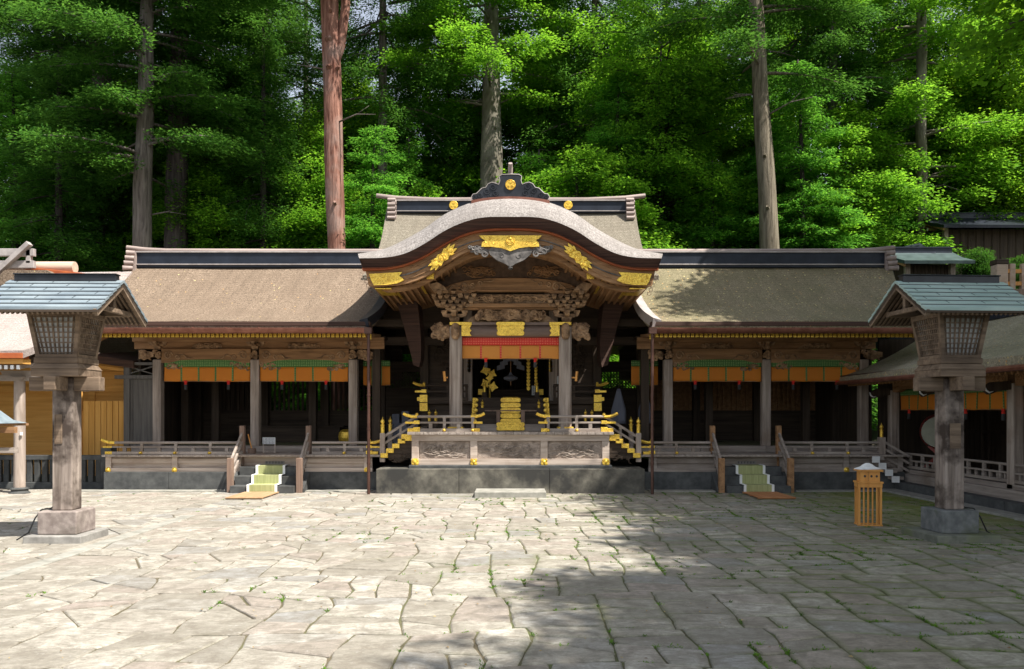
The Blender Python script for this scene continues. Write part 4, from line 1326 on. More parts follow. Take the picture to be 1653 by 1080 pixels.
for r in (0, NS):   # side thickness running back
    for j in range(len(rows) - 1):
        a, b = rows[j][r], rows[j + 1][r]
        m.add([a, b, (b[0] * .98, b[1], b[2] - .17), (a[0] * .98, a[1], a[2] - .17)], [(0, 1, 2, 3)])
sub(m, 'bark_edge', BARK_EDGE, pr_, smooth=True)


def strip(fn_a, fn_b, Wa, Wb, Y0, Y1, oa=0., ob=0., curved=False):
    """band between two curves in the gable plane, with thickness"""
    m = MB(); rws = []
    for u in us_:
        a = abs(u) * Wa; b = abs(u) * Wb; sg = math.copysign(1, u)
        xa, za = CX + sg * sx(a), sz(fn_a(a)) + oa; xb, zb = CX + sg * sx(b), sz(fn_b(b)) + ob
        rws.append([(xa, Y0, za), (xb, Y0, zb), (xb, Y1, zb), (xa, Y1, za)])
    m.loops(rws); return m


m = strip(f_fb, f_fb, 240, 240, 14.555, 14.70, 0.012, -.028)
sub(m, 'red_trim', RED_LINE, pr_, smooth=True)
m = strip(f_fb, f_bl, 236, 231, 14.64, 14.74, -.03, .0)
hafu = sub(m, 'gable_board', W_BROWN_X, HALL, smooth=True)
for k, (w0, w1, yy_) in enumerate(((.22, .27, 14.622), (.50, .56, 14.620), (.74, .80, 14.622))):
    g_ = lambda a, w=w0: f_fb(min(a, 240)) * (1 - w) + f_bl(min(a, 232)) * w
    h_ = lambda a, w=w1: f_fb(min(a, 240)) * (1 - w) + f_bl(min(a, 232)) * w
    m = strip(g_, h_, 232, 231, yy_, 14.66)
    sub(m, 'board_moulding', W_BROWN_X if k != 1 else W_CARVE_GREY, hafu, smooth=True)
f_in = lambda a: f_bl(min(a, 232)) + 7
m = strip(f_bl, f_in, 222, 205, 14.85, 15.0, .0, .0)
sub(m, 'inner_gable_board', W_BROWN_X, HALL, smooth=True)
# soffit and its long rafters
m = MB()
so_rows = []
for y, dz in ((14.72, .02), (15.2, .0), (15.9, -.02), (16.9, -.06), (17.8, -.15)):
    so_rows.append([(CX + math.copysign(sx(abs(u) * 232), u), y, sz(f_bl(min(abs(u) * 232, 232))) + .09 + dz) for u in us_])
m.grid(so_rows)
sof = sub(m, 'soffit', W_BROWN_Y, HALL, smooth='all')
for s in (-1, 1):
    for i in range(13):
        u = .42 + i * .047
        a = u * 232; x = CX + s * sx(a); z = sz(f_bl(a)) + .055
        m = MB(); m.beam((x, 14.76, z + .015), (x, 17.6, z - .09), .04, .05, 0)
        gold = i in (5, 9)
        if gold: m.beam((x - s * .0, 14.77, z - .03), (x, 16.2, z - .075), .05, .014, 1)
        sub(m, 'soffit_rafter', [W_BROWN_Y, GOLD_PLAIN], HALL)
# tympanum panel with scroll relief
m = MB()
P = []
for i in range(25):
    a = -1 + 2 * i / 24; off = abs(a) * 148
    P.append((CX + math.copysign(sx(off, 15.95), a), PZ(f_in(off) - 3, 15.95)))
P += [(CX + 1.45, 4.12), (CX - 1.45, 4.12)]
m.prism(P, 15.98, 16.04)
ty = sub(m, 'tympanum_panel', simple('dark carved panel', (0.07, 0.042, 0.028), (0.15, 0.095, 0.06), 9, rough=.7, bump=.5), HALL)
for s in (-1, 1):
    m = MB()
    carve(m, *sorted((CX + s * .30, CX + s * 1.05)), 4.28, 4.52, 15.975, 110 + s, nc=16, nw=14, th=.008, R=.06)
    sub(m, 'panel_scrolls', W_BROWN_X, ty, smooth=True)
# gable pendant
m = MB()
def zc(py): return sz(py)
pend = [(0, 430), (8, 424), (22, 418), (33, 409), (36, 402), (30, 397), (0, 394)]
P = [(CX + sx(a), sz(b)) for a, b in pend] + [(CX - sx(a), sz(b)) for a, b in reversed(pend[1:-1])]
m.prism(P, 14.60, 14.68)
for s in (-1, 1):
    curl(m, CX + s * sx(14), sz(411), 14.60, .05, 1.2, 2.5, s, .006)
    for (off, py, R) in ((42, 408, .055), (54, 404, .05), (47, 398, .045), (60, 399, .04), (66, 397, .03)):
        curl(m, CX + s * sx(off), sz(py), 14.60, R, 1.4, rnd.uniform(0, 6), s, .014)
    for k in range(8): wisp(m, CX + s * sx(34), sz(400 + k), CX + s * sx(66), sz(396 + k * 1.2), 14.62, .03, .013, random.Random(k))
m.lathe([(.03, 0), (.05, .03), (.02, .06)], (CX, 14.64, sz(433)), 10)
sub(m, 'gable_pendant', W_CARVE_GREY, hafu, smooth=True)
# gold plates of the gable board
m = MB()
pl = [(-51, 378.5), (51, 378.5), (46, 384), (41, 386), (46, 390), (47, 397), (30, 397), (14, 399), (0, 404), (-14, 399), (-30, 397), (-47, 397), (-46, 390), (-41, 386), (-46, 384)]
m.prism([(CX + sx(a), sz(b)) for a, b in pl], 14.575, 14.60)
crest(m, CX, 14.578, sz(387.5), .085)
for s in (-1, 1):
    for k in range(4): curl(m, CX + s * sx(20 + 7 * k), sz(384 + (k % 2) * 7), 14.575, .022, 1.2, k, s, .005)
sub(m, 'gold_ridge_plate', GOLD, hafu, bevel=.004)
for s in (-1, 1):
    m = MB()
    c = (CX + s * sx(110), sz(413.5)); ang = math.radians(-43 * s)
    ca, sa = math.cos(ang), math.sin(ang)
    def R(p): return (c[0] + p[0] * ca - p[1] * sa, c[1] + p[0] * sa + p[1] * ca)
    P = []
    for k in range(48):
        a = 2 * PI * k / 48
        r = 1 + .16 * math.sin(a * 12)
        P.append(R((math.cos(a) * .29 * r, math.sin(a) * .10 * r + .02 * math.sin(3 * a))))
    m.prism(P, 14.585, 14.61)
    crest(m, c[0], 14.588, c[1], .07)
    for t_ in (-.19, .19):
        q = R((t_, 0)); m.lathe([(.06, 0), (.05, -.018), (.01, -.024)], (q[0], 14.588, q[1]), 10, axis='y')
        for d in (-.04, .04):
            q = R((t_ * .7, d * 1.4)); m.lathe([(.03, 0), (.02, -.02), (.01, -.022)], (q[0], 14.586, q[1]), 8, axis='y')
    sub(m, 'gold_leaf_plate', GOLD, hafu)
    m = MB()
    tp = [(230, 440.5), (176, 437.5), (181, 444), (176, 447), (173, 451), (184, 456), (201, 458.5), (222, 459), (226, 452)]
    P = [(CX + s * sx(a), sz(b)) for a, b in tp]
    m.prism(P, 14.60, 14.625)
    for k in range(5): curl(m, CX + s * sx(190 + 8 * k), sz(446 + (k % 2) * 5), 14.60, .028, 1.3, k, s, .006)
    sub(m, 'gold_tip_plate', GOLD, hafu, bevel=.004)
    m = MB(); m.box(*sorted((CX + s * sx(126), CX + s * sx(138))), 14.80, 14.84, sz(446), sz(436))
    sub(m, 'gold_bracket_block', GOLD, HALL, bevel=.005)
    m = MB(); x = CX + s * sx(212)
    m.box(*sorted((CX + s * sx(222), CX + s * sx(196))), 14.75, 15.6, sz(463), sz(461.5))
    sub(m, 'gold_soffit_edge', GOLD_PLAIN, HALL)
    # rain chain hook under the tip
    m = MB()
    for k in range(5):
        zz_ = sz(436) - .04 - k * .075; xx = CX + s * (sx(241) - .03 * k)
        m.tube([(xx - .035, 14.9, zz_), (xx + .035, 14.9, zz_), (xx + .03, 14.9, zz_ - .055), (xx - .03, 14.9, zz_ - .055), (xx - .035, 14.9, zz_)], .006, 5)
        m.tube([(xx, 14.9, zz_ + .02), (xx, 14.9, zz_ - .01)], .006, 5)
    sub(m, 'rain_chain', PIPE, HALL)
# ridge ornament
m = MB()
half = [(0, 281.5), (14, 282), (18, 285), (17, 292), (19, 298), (24, 296), (30, 294.5), (36, 297), (40, 303), (46, 304), (51, 309), (55, 313), (60, 313.5), (63, 318), (61, 323), (56, 325)]
YO = 14.95
P = [(CX + a * YO / F, PZ(b, YO)) for a, b in half] + [(CX + 44 * YO / F, PZ(322, YO)), (CX, PZ(318, YO)), (CX - 44 * YO / F, PZ(322, YO))] + [(CX - a * YO / F, PZ(b, YO)) for a, b in reversed(half[1:])]
m.prism(P, YO, YO + .12)
orn = sub(m, 'ridge_ornament', BLACK, HALL, bevel=.012)
m = MB()
Pc = [(CX + a * YO / F, PZ(b, YO)) for a, b in half]
for s in (-1, 1):
    m.tube([(CX + s * (p[0] - CX), YO + .0, p[1] + .004) for p in Pc], .009, 5)
sub(m, 'silver_rim', PALE_METAL, orn, smooth=True)
for s in (-1, 1):
    m = MB()
    for (off, py, R_) in ((28, 302, .06), (38, 309, .055), (49, 315, .045), (58, 318, .035), (24, 312, .05), (34, 317, .03)):
        curl(m, CX + s * off * YO / F, PZ(py, YO), YO - .004, R_, 1.5, 0, s, .010)
    sub(m, 'cloud_relief', BLACK, orn, smooth=True)
m = MB(); crest(m, CX, YO - .005, PZ(298.5, YO), .098); sub(m, 'gold_crest', GOLD_PLAIN, orn, smooth=True)
m = MB(); m.tube([(CX, YO + .12, PZ(290, YO)), (CX, YO + .10, PZ(270, YO)), (CX, YO + .02, PZ(263, YO))], [.045, .045, .04], 10)
sub(m, 'ornament_pole', PINK_LOG, orn, smooth=True)
m = MB()
P = []
for i in range(21):
    a = -1 + 2 * i / 20; P.append((CX + a * .73, PZ(318 + 6 * abs(a) ** 2, YO) - .0))
P += [(p[0], p[1] - .06) for p in reversed(P)]
m.prism(P, YO - .04, 15.6)
sub(m, 'ridge_base', GUTTER, orn, smooth=True)

# --- main roof behind
m = MB()
def mp(t): return 17.95 + 3.05 * t, 4.62 + 2.26 * (t - .16 * math.sin(PI * t))
fr = [mp(k / 14) for k in range(15)]; ring = fr + [(42 - y, z) for y, z in reversed(fr[:-1])]
und = [(y, z - .22) for y, z in reversed(ring)]
rows = []
for i in range(21):
    w = -1 + 2 * i / 20
    r_ = []
    for (y, z) in ring + und:
        t = 1 - abs(y - 21) / 3.05
        L = 3.17 + .16 * (1 - t) ** 1 + .10 * t ** 3
        r_.append((CX + L * w, y, z + .05 * (abs(w) ** 6)))
    rows.append(r_)
m.loops(rows)
mr = sub(m, 'main_roof', ROOF_M, HALL, smooth=True)
m = MB(); hb(m, -3.0, 3.0, 20.84, 21.16, 6.80, 7.10)
mrg = sub(m, 'ridge_box', NAVY, mr, bevel=.01)
m = MB(); hb(m, -3.04, 3.04, 20.8, 21.2, 7.10, 7.13); hb(m, -3.02, 3.02, 20.81, 21.19, 6.83, 6.85); sub(m, 'metal_trim', PALE_METAL, mrg)
m = MB(); m.tube([(CX - 3.53, 21, 7.28), (CX - 3.0, 21, 7.22), (CX - 2, 21, 7.175), (CX + 2, 21, 7.175), (CX + 3.0, 21, 7.22), (CX + 3.53, 21, 7.28)], .06, 10)
sub(m, 'ridge_pole', PINK_LOG, mrg, smooth=True)
for s in (-1, 1):
    m = MB()
    for k in range(4): m.lathe([(.055, 0), (.06, .06), (.055, .12)], (CX + s * 3.09, 20.74, 7.04 - .13 * k), 10, axis='x') ; 
    m.box(CX + s * 3.09 - .09, CX + s * 3.09 + .09, 20.72, 21.28, 6.56, 7.16)
    for k in range(5): m.tube([(CX + s * 3.09 - .10, 20.72 - .015 * k, 7.10 - .12 * k), (CX + s * 3.09 + .10, 20.72 - .015 * k, 7.10 - .12 * k)], .05, 10)
    sub(m, 'ridge_end_ornament', PINK_LOG, mrg, smooth=True)
    m = MB(); crest(m, CX + s * 1.49, 20.80, 6.98, .115); sub(m, 'gold_crest', GOLD_PLAIN, mrg, smooth=True)
    # swooping bark eave of the hall seen between porch and wing
    m = MB(); rws = []
    for k in range(13):
        t = k / 12
        xo = 2.62 - .55 * t ** .8 ; z = 4.35 - 1.75 * t ** 1.1; w = .40 * (1 - t) ** .7 + .13; d = .6 * (1 - .5 * t)
        rws.append([(CX + s * xo, 17.0, z), (CX + s * (xo - w), 16.95, z - .05), (CX + s * (xo - w - .03), 17.0 + d, z - .02), (CX + s * xo, 17.0 + d, z + .04)])
    m.loops(rws)
    sub(m, 'side_eave', BARK_EDGE, mr, smooth=True)
    # upper dark beams between hall and wing
    m = MB()
    m.box(*sorted((CX + s * 1.5, CX + s * 3.1)), 17.9, 18.05, 3.10, 3.28); m.box(*sorted((CX + s * 1.9, CX + s * 3.2)), 17.3, 17.4, 3.45, 3.6)
    m.box(*sorted((CX + s * 1.2, CX + s * 2.9)), 18.2, 18.3, 3.5, 4.3)
    sub(m, 'dark_tie_beam', W_DARK_X, HALL)
# --- hall front: veranda, posts, walls
m = MB()
hb(m, -2.05, 2.05, 17.75, 18.5, 1.78, 1.85)
hb(m, -2.0, -.75, 17.9, 18.5, .5, 1.78); hb(m, .75, 2.0, 17.9, 18.5, .5, 1.78)
hb(m, -2.0, 2.0, 18.5, 21.8, 1.6, 1.84)
sub(m, 'hall_floor', W_DARK_X, HALL, bevel=.006)
for s in (-1, 1):
    r = railing(HALL, *sorted((CX + s * .95, CX + s * 2.0)), 17.8, 1.85, 2.22, [CX + s * 1.4, CX + s * .98], mat_=W_DARK_X, tips=[(CX + s * 2.0, s)], corner=[CX + s * 1.93])
    q = MB(); 
    for z0, z1 in ((1.86, 1.98), (1.66, 1.80)): q.box(CX + s * 1.93 - .085, CX + s * 1.93 + .085, 17.70, 17.86, z0 - .04, z1)
    sub(q, 'gold_corner_block', GOLD, r)
    for (u, y, z0, h) in ((.62, 17.55, 1.60, .26), (.60, 18.3, 2.05, .26), (1.62, 17.3, 1.40, .24), (1.76, 17.3, 1.40, .24), (.66, 19.2, 1.9, .2)):
        m = MB(); m.box(CX + s * u - .05, CX + s * u + .05, y - .05, y + .05, 1.2, z0)
        np_ = sub(m, 'newel_post', W_DARK_Z, HALL)
        m = MB(); giboshi(m, CX + s * u, y, z0, .033, h); sub(m, 'gold_finial', GOLD_PLAIN, np_, smooth=True)
    # hall pillars
    for (u, y) in ((.98, 18.4), (1.98, 18.4), (1.98, 21.6), (.98, 21.0)):
        m = MB(); m.box(CX + s * u - .10, CX + s * u + .10, y - .1, y + .1, .5, 4.4)
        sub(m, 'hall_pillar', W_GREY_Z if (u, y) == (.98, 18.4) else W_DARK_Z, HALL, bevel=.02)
    m = MB(); m.box(*sorted((CX + s * 1.08, CX + s * 1.88)), 18.42, 18.46, 1.85, 3.5)
    for zz_ in (1.9, 2.2, 3.4): m.box(*sorted((CX + s * 1.06, CX + s * 1.9)), 18.36, 18.44, zz_, zz_ + .07)
    pn = sub(m, 'hall_panel', W_DARK_X, HALL)
    m = MB(); carve(m, *sorted((CX + s * 1.15, CX + s * 1.8)), 2.5, 3.35, 18.40, 130 + s, nc=16, nw=10, th=.016, R=.12); sub(m, 'panel_carving', W_DARK_X, pn, smooth=True)
    # side wall with transom opening and star lattice
    m = MB()
    a, b = sorted((CX + s * 2.05, CX + s * 3.35)); y = 20.0
    m.box(a, b, y - .03, y + .03, .5, 2.15); m.box(a, b, y - .05, y + .05, 2.12, 2.2); m.box(a, b, y - .05, y + .05, 2.60, 2.86)
    m.box(a, b, y - .05, y + .05, 3.45, 4.3); m.box(a, a + .12, y - .06, y + .06, .5, 4.2); m.box(b - .12, b, y - .06, y + .06, .5, 4.2)
    sw = sub(m, 'screen_wall', W_DARK_X, HALL)
    m = MB()
    step = .075
    x = a
    while x < b + .5:
        for d in (-1, 1):
            z0, z1 = 2.2, 2.6
            x0, x1 = x, x + d * .4
            lo_x, hi_x = a + .1, b - .1
            if min(x0, x1) > lo_x - .0 and max(x0, x1) < hi_x: m.beam((x0, y, z0), (x1, y + .012 * d, z1), .022, .02, up=(0, 1, 0))
        m.box(x - .008, x + .008, y - .02, y - .005, 2.2, 2.6) if a < x < b else None
        x += step
    sub(m, 'star_lattice', W_DARK_X, sw)
# centre stair up into the hall with gold plates
m = MB()
hb(m, -.72, .72, 16.55, 17.0, 1.20, 1.345)
low = sub(m, 'low_step', W_GREY_X, HALL, bevel=.008)
m = MB(); m.prism(cusped(CX, 1.30, .52, .17, 2, .035), 16.51, 16.55); m.box(CX - .25, CX + .25, 16.5, 16.75, 1.346, 1.365)
sub(m, 'gold_step_plate', GOLD, low, bevel=.006)
m = MB()
for k in range(5):
    hb(m, -.75, .75, 17.0 + .18 * k, 18.0, 1.345 + .115 * k - .002, 1.345 + .115 * (k + 1))
cs = sub(m, 'centre_stair', W_DARK_X, HALL, bevel=.006)
for k in range(5):
    m = MB(); z = 1.345 + .115 * (k + .5)
    m.prism(cusped(CX, z, .36, .108, 1, .045), 16.97 + .18 * k, 17.0 + .18 * k); m.box(CX - .17, CX + .17, 16.96 + .18 * k, 17.15 + .18 * k, z + .058, z + .068)
    sub(m, 'gold_step_plate', GOLD, cs, bevel=.005)
    for s in (-1, 1):
        m = MB(); m.box(*sorted((CX + s * .76, CX + s * .84)), 16.97 + .18 * k, 17.16 + .18 * k, z - .055, z + .05)
        m.lathe([(.05, 0), (.04, -.015), (.01, -.02)], (CX + s * .76, 16.97 + .18 * k, z), 10, axis='y')
        sub(m, 'gold_side_plate', GOLD, cs)
m = MB()
hb(m, -.30, -.22, 16.85, 16.88, 1.36, 1.62); hb(m, .22, .30, 16.85, 16.88, 1.36, 1.62); m.box(CX - .55, CX + .55, 16.84, 16.90, 1.615, 1.64)
# barrier rail across the stair is a thing of its own
br = m.build('barrier_rail', W_POST_RED, loc=(CX, 16.86, 1.35))
tag(br, 'thin reddish barrier bar standing across the gold plated centre stair', 'barrier')
# interior walls, ceiling
m = MB()
hb(m, -2.0, 2.0, 21.75, 21.85, 1.8, 4.6)
for s in (-1, 1): m.box(*sorted((CX + s * 2.0, CX + s * 2.06)), 18.5, 21.8, 1.8, 4.5)
hb(m, -2.0, 2.0, 18.3, 21.8, 4.3, 4.4)
sub(m, 'inner_wall', W_DARK_Z, HALL)
m = MB(); hb(m, -1.1, 1.1, 18.35, 18.45, 3.35, 4.3)
sub(m, 'hall_lintel', W_DARK_X, HALL)
m = MB()
m.box(CX - .66, CX + .66, 14.66, 15.36, 0, .13)
tag(m.build('stepping_stone', [STONE_LIGHT], loc=(CX, 15.0, 0), bevel=.012), 'long low grey stone slab lying in front of the porch base', 'step')
# ------------------------------------------------------------------ corridor on the right
COR = thing('side_corridor', 'low open corridor with bark roof running towards the viewer along the right edge', 'corridor', (8.6, 13.5, 0))
m = MB()
y = 8.0
while y < 16.0: m.box(7.70, 10.2, y + .003, min(y + 1.5, 16.08) - .003, -.05, .20); y += 1.5
sub(m, 'foundation', STONE_BASE, COR, bevel=.01)
m = MB(); m.box(7.35, 7.70, 8, 16.1, -.02, .06); sub(m, 'stone_apron', STONE_LIGHT, COR, bevel=.01)
m = MB(); m.box(7.92, 8.12, 8, 16.9, .20, .36); m.box(8.0, 8.1, 8, 16.9, .36, .44); m.box(8.1, 10.2, 8, 18, .2, .40)
sub(m, 'floor_frame', W_GREY_Y, COR, bevel=.006)
ypost = [16.95, 14.9, 12.85, 10.8]
for y in ypost:
    m = MB(); m.box(8.0, 8.18, y - .09, y + .09, .2, 2.06); sub(m, 'pillar', W_GREY_Z, COR, bevel=.02)
    m = MB(); m.box(9.9, 10.05, y - .08, y + .08, .3, 2.3); sub(m, 'rear_pillar', W_DARK_Z, COR)
    m = MB()
    curl(m, 0, 0, 0, .0001, 1, 0, 1, .0001)
    m = MB()
    m.prism([(7.60, 1.93), (7.66, 1.88), (7.78, 1.93), (8.0, 1.96), (8.0, 2.10), (7.7, 2.08), (7.62, 2.02)], y - .05, y + .05)
    m.lathe([(.055, 0), (.055, .11)], (7.66, y - .055, 1.98), 12, axis='y')
    nb_ = sub(m, 'beam_nosing', W_DARK_Z, COR, smooth=True)
    m = MB(); m.tube([(7.56, y - .06, 2.02), (7.58, y - .065, 1.95), (7.64, y - .065, 1.91), (7.70, y - .06, 1.93)], [.006, .016, .014, .004], 6)
    sub(m, 'white_edge', PAPER, nb_, smooth=True)
for i, (a, b) in enumerate(zip(ypost[1:], ypost[:-1])):
    lo, hi = a + .09, b - .09; W = hi - lo
    P = [(lo, 2.30), (hi, 2.30), (hi, 2.02), (hi - .16, 2.01), (hi - .3, 2.05)] + [(hi - .35 - (W - .7) * k / 6, 2.07) for k in range(7)] + [(lo + .3, 2.05), (lo + .16, 2.01), (lo, 2.02)]
    m = MB(); m.prism(P, 8.03, 8.15, plane='yz')
    for e, d in ((lo, 1), (hi, -1)):
        for k in range(3):
            mm_ = MB(); curl(mm_, e + d * (.12 + .13 * k), 2.15, 0, .06 - .012 * k, 1.4, k, d, .010)
            m.add([(8.03 - .004 + q[1], q[0], q[2]) for q in mm_.v], mm_.f)
    sub(m, 'arched_beam', W_BROWN_Y, COR)
    r = MB()
    r.box(8.02, 8.10, lo, hi, .46, .51); r.box(8.03, 8.09, lo, hi, .60, .63); r.tube([(8.06, lo, .75), (8.06, hi, .75)], .024, 8)
    for k in range(4):
        yy = lo + W * (k + .5) / 4; r.box(8.035, 8.085, yy - .025, yy + .025, .46, .74)
    for k in range(9):
        yy = lo + W * (k + .5) / 9; r.box(8.04, 8.08, yy - .02, yy + .02, .50, .61)
    sub(r, 'railing', W_GREY_Y, COR, bevel=.003)
m = MB(); m.box(8.1, 10.05, 17.62, 17.7, .3, 3.2); m.box(9.98, 10.05, 8, 17.62, .3, 2.6)
for k in range(14): m.box(9.94, 9.98, 8.3 + k * .7, 8.36 + k * .7, .4, 2.4)
m.box(9.93, 9.98, 8, 17.6, 1.15, 1.22)
sub(m, 'rear_wall', W_DARK_Z, COR)
# roof: straight run with a swept gable corner at the far end
def cp(t): return 7.12 + 2.0 * t, 2.40 + .98 * (t - .10 * math.sin(PI * t))
ring = [cp(k / 10) for k in range(11)] + [(2 * 9.12 - x, z) for x, z in reversed([cp(k / 10) for k in range(10)])]
und = [(x, z - .15) for x, z in reversed(ring)]
rows = []
for i in range(26):
    w = i / 25; r_ = []
    for (x, z) in ring + und:
        t = 1 - abs(x - 9.12) / 2.0
        yend = 17.45 - .15 * t
        y = 8.0 + (yend - 8.0) * w
        r_.append((x, y, z - .03 * (1 - t) + .05 * math.sin(w * 4) * (1 - t) * .5))
    rows.append(r_)
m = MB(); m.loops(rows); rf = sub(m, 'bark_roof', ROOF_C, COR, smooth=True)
m = MB()
for k, (dx, z0, z1) in enumerate(((.01, 2.335, 2.405), (.06, 2.27, 2.333), (.11, 2.21, 2.268))): m.box(7.12 + dx, 7.4 + dx, 8, 17.46, z0 - .02, z1 - .02)
sub(m, 'bark_edge', BARK_EDGE, rf, bevel=.005)
m = MB(); m.tube([(7.07, 8, 2.22), (7.07, 17.4, 2.22)], .045, 8); sub(m, 'gutter', GUTTER, rf, smooth=True)
m = MB(); m.box(9.0, 9.24, 8, 17.5, 3.33, 3.50); rr_ = sub(m, 'ridge_box', NAVY, rf, bevel=.008)
m = MB(); m.box(8.97, 9.27, 8, 17.5, 3.50, 3.53); sub(m, 'metal_trim', PALE_METAL, rr_)
proto = None
for k in range(56):
    if proto is None:
        m = MB(); m.beam((7.28, 0, 2.17), (8.2, 0, 2.42), .045, .05); proto = sub(m, 'rafter', W_BROWN_Y, COR); proto.location.y = 17.3
    else:
        c = proto.copy(); COL.objects.link(c); c.parent = COR; c.location.y = 17.3 - .145 * k
# little stair with white ends and handrail between wing and corridor
ST = thing('corner_stair', 'small timber stair with white painted step ends in the corner between wing and corridor', 'stairs', (7.7, 16.3, 0))
for k in range(4):
    m = MB(); z = .70 - .13 * k; x = 7.22 + .13 * k * .9
    m.box(x, x + .24, 16.02 - .03 * k, 16.9, z - .06, z)
    t_ = sub(m, 'tread', W_GREY_X, ST)
    m = MB(); m.box(x - .005, x + .14, 15.985 - .03 * k, 16.018 - .03 * k, z - .115, z + .01); sub(m, 'white_step_end', PAPER, t_)
m = MB(); m.box(7.43, 7.55, 16.14, 16.26, .74, 1.09); np_ = sub(m, 'newel_post', W_GREY_Z, ST, bevel=.006)
m = MB(); giboshi(m, 7.49, 16.2, 1.09, .036, .27); sub(m, 'gold_finial', GOLD_PLAIN, np_, smooth=True)
m = MB()
for dz in (0, -.14, -.30): m.beam((7.5, 16.2, 1.02 + dz), (8.0, 16.1, .70 + dz), .045, .045)
sub(m, 'sloping_rail', W_GREY_X, ST)

# ------------------------------------------------------------------ building at the left edge
LB = thing('cedar_walled_hall', 'hall of fresh orange cedar boards with silver shingle roof at the left edge', 'shrine hall', (-11, 18, 0))
m = MB()
yw = 18.0
m.box(-16, -8.62, yw, yw + .06, .2, 2.62)
for z in np.arange(.75, 2.2, .12): m.box(-16, -8.62, yw - .012, yw, z, z + .112)
sub(m, 'board_wall', W_NEW_X, LB)
m = MB()
for x in (-14.2, -12.6, -11.05, -9.45): m.box(x - .08, x + .08, yw - .05, yw + .02, .2, 2.7)
m.box(-16, -8.6, yw - .06, yw, 2.05, 2.2); m.box(-16, -8.6, yw - .06, yw, 2.50, 2.7); m.box(-16, -8.6, yw - .04, yw, .62, .74)
sub(m, 'wall_frame', W_NEW_X, LB, bevel=.006)
# roof: front slope descending to the viewer
m = MB()
def lp(t): return 14.9 + 3.3 * t, 2.72 + 2.05 * (t - .14 * math.sin(PI * t))
ring = [lp(k / 10) for k in range(11)] + [(36.4 - y, z) for y, z in reversed([lp(k / 10) for k in range(10)])]
und = [(y, z - .14) for y, z in reversed(ring)]
rows = []
for i in range(12):
    w = i / 11
    rows.append([(-18 + (8.9 + .45 * (1 - abs(y - 18.2) / 3.3)) * w - 0, y, z + .03 * max(0, w - .8) * 5) for (y, z) in ring + und])
m.loops(rows); rf = sub(m, 'shingle_roof', ROOF_LEFT, LB, smooth=True)
m = MB(); m.box(-18, -9.12, 14.88, 15.1, 2.60, 2.70); sub(m, 'red_eave_board', RED_LINE, rf, bevel=.006)
m = MB(); m.box(-18, -9.15, 14.95, 15.2, 2.50, 2.598); sub(m, 'eave_board', W_NEW_X, rf, bevel=.006)
proto = None
for k in range(36):
    if proto is None:
        m = MB(); m.beam((0, 14.98, 2.44), (0, 18, 2.9), .05, .07, 0); m.box(-.027, .027, 14.96, 14.985, 2.40, 2.475, 1); proto = sub(m, 'rafter', [W_GREY_Y, PAPER], LB); proto.location.x = -9.25
    else:
        c = proto.copy(); COL.objects.link(c); c.parent = LB; c.location.x = -9.25 - .115 * k
m = MB()
m.box(-18, -9.0, 15.45, 15.6, 2.20, 2.32); sub(m, 'eave_beam', W_GREY_X, LB, bevel=.01)
for x in (-9.55, -12.3):
    m = MB(); m.tube([(x, 15.5, .12), (x, 15.5, 2.2)], [.105, .098], 14); p = sub(m, 'round_post', W_GREY_Z, LB, smooth=True)
    m = MB(); m.lathe([(.17, 0), (.19, .03), (.15, .07), (.15, .09), (.17, .11), (.13, .14)], (x, 15.5, 0), 16); sub(m, 'post_footing', STONE_BASE, p, smooth=True)
    m = MB(); m.frustum(x, 15.5, 2.20, 2.28, .10, .1, .15, .12); m.prism([(x - .35, 2.40), (x - .3, 2.32), (x - .1, 2.28), (x + .1, 2.28), (x + .3, 2.32), (x + .35, 2.40)], 15.44, 15.56); sub(m, 'bracket_arm', W_GREY_X, p)
m = MB(); m.box(-9.47, -9.44, 15.38, 15.42, 1.15, 1.21); sub(m, 'white_tag', PAPER, LB)
# ridge logs and crossed gable timbers
m = MB()
m.tube([(-16, 17.6, 4.78), (-9.62, 17.6, 4.78)], .13, 14)
m.tube([(-16, 18.6, 4.70), (-9.0, 18.6, 4.70)], .08, 12)
sub(m, 'ridge_log', W_NEW_LOG, LB, smooth=True)
m = MB()
m.box(-16, -10.3, 17.2, 17.3, 4.96, 5.12); m.box(-16, -10.3, 17.2, 17.3, 4.70, 4.86)
m.beam((-10.35, 17.15, 5.22), (-11.2, 17.15, 4.45), .10, .14, up=(0, 1, 0)); m.beam((-10.42, 17.25, 5.10), (-10.42, 17.25, 4.8), .10, .1)
sub(m, 'crossed_timbers', PALE_METAL, LB, bevel=.008)
m = MB()
m.prism([(-10.62, 4.68), (-10.45, 4.74), (-8.95, 4.58), (-8.95, 4.44), (-9.6, 4.44)], 17.35, 17.9)
sub(m, 'red_gable_edge', RED_LINE, LB, bevel=.01)
m = MB(); m.prism([(-11.1, 4.3), (-10.8, 4.62), (-9.9, 4.62), (-9.4, 4.3)], 17.0, 17.2); sub(m, 'thatch_gable', ROOF_L, LB)
# lower rear eave glowing orange between the hall and the left wing
m = MB()
m.loops([[(-9.3 + dx, 17.3 - .04 * (1 - t), 2.86 - .14 * dx + .0), (-9.3 + dx, 20.5, 3.15), (-9.3 + dx, 20.5, 3.0), (-9.3 + dx, 17.34, 2.70 - .14 * dx)] for t, dx in ((0, 0), (.5, .55), (1, 1.1))])
sub(m, 'lower_roof', BARK_EDGE, LB)
m = MB()
m.beam((-9.35, 17.4, 2.74), (-8.3, 17.4, 2.60), .10, .07); m.beam((-9.3, 17.55, 2.62), (-8.35, 17.55, 2.50), .08, .06)
sub(m, 'corner_eave_board', W_NEW_X, LB)

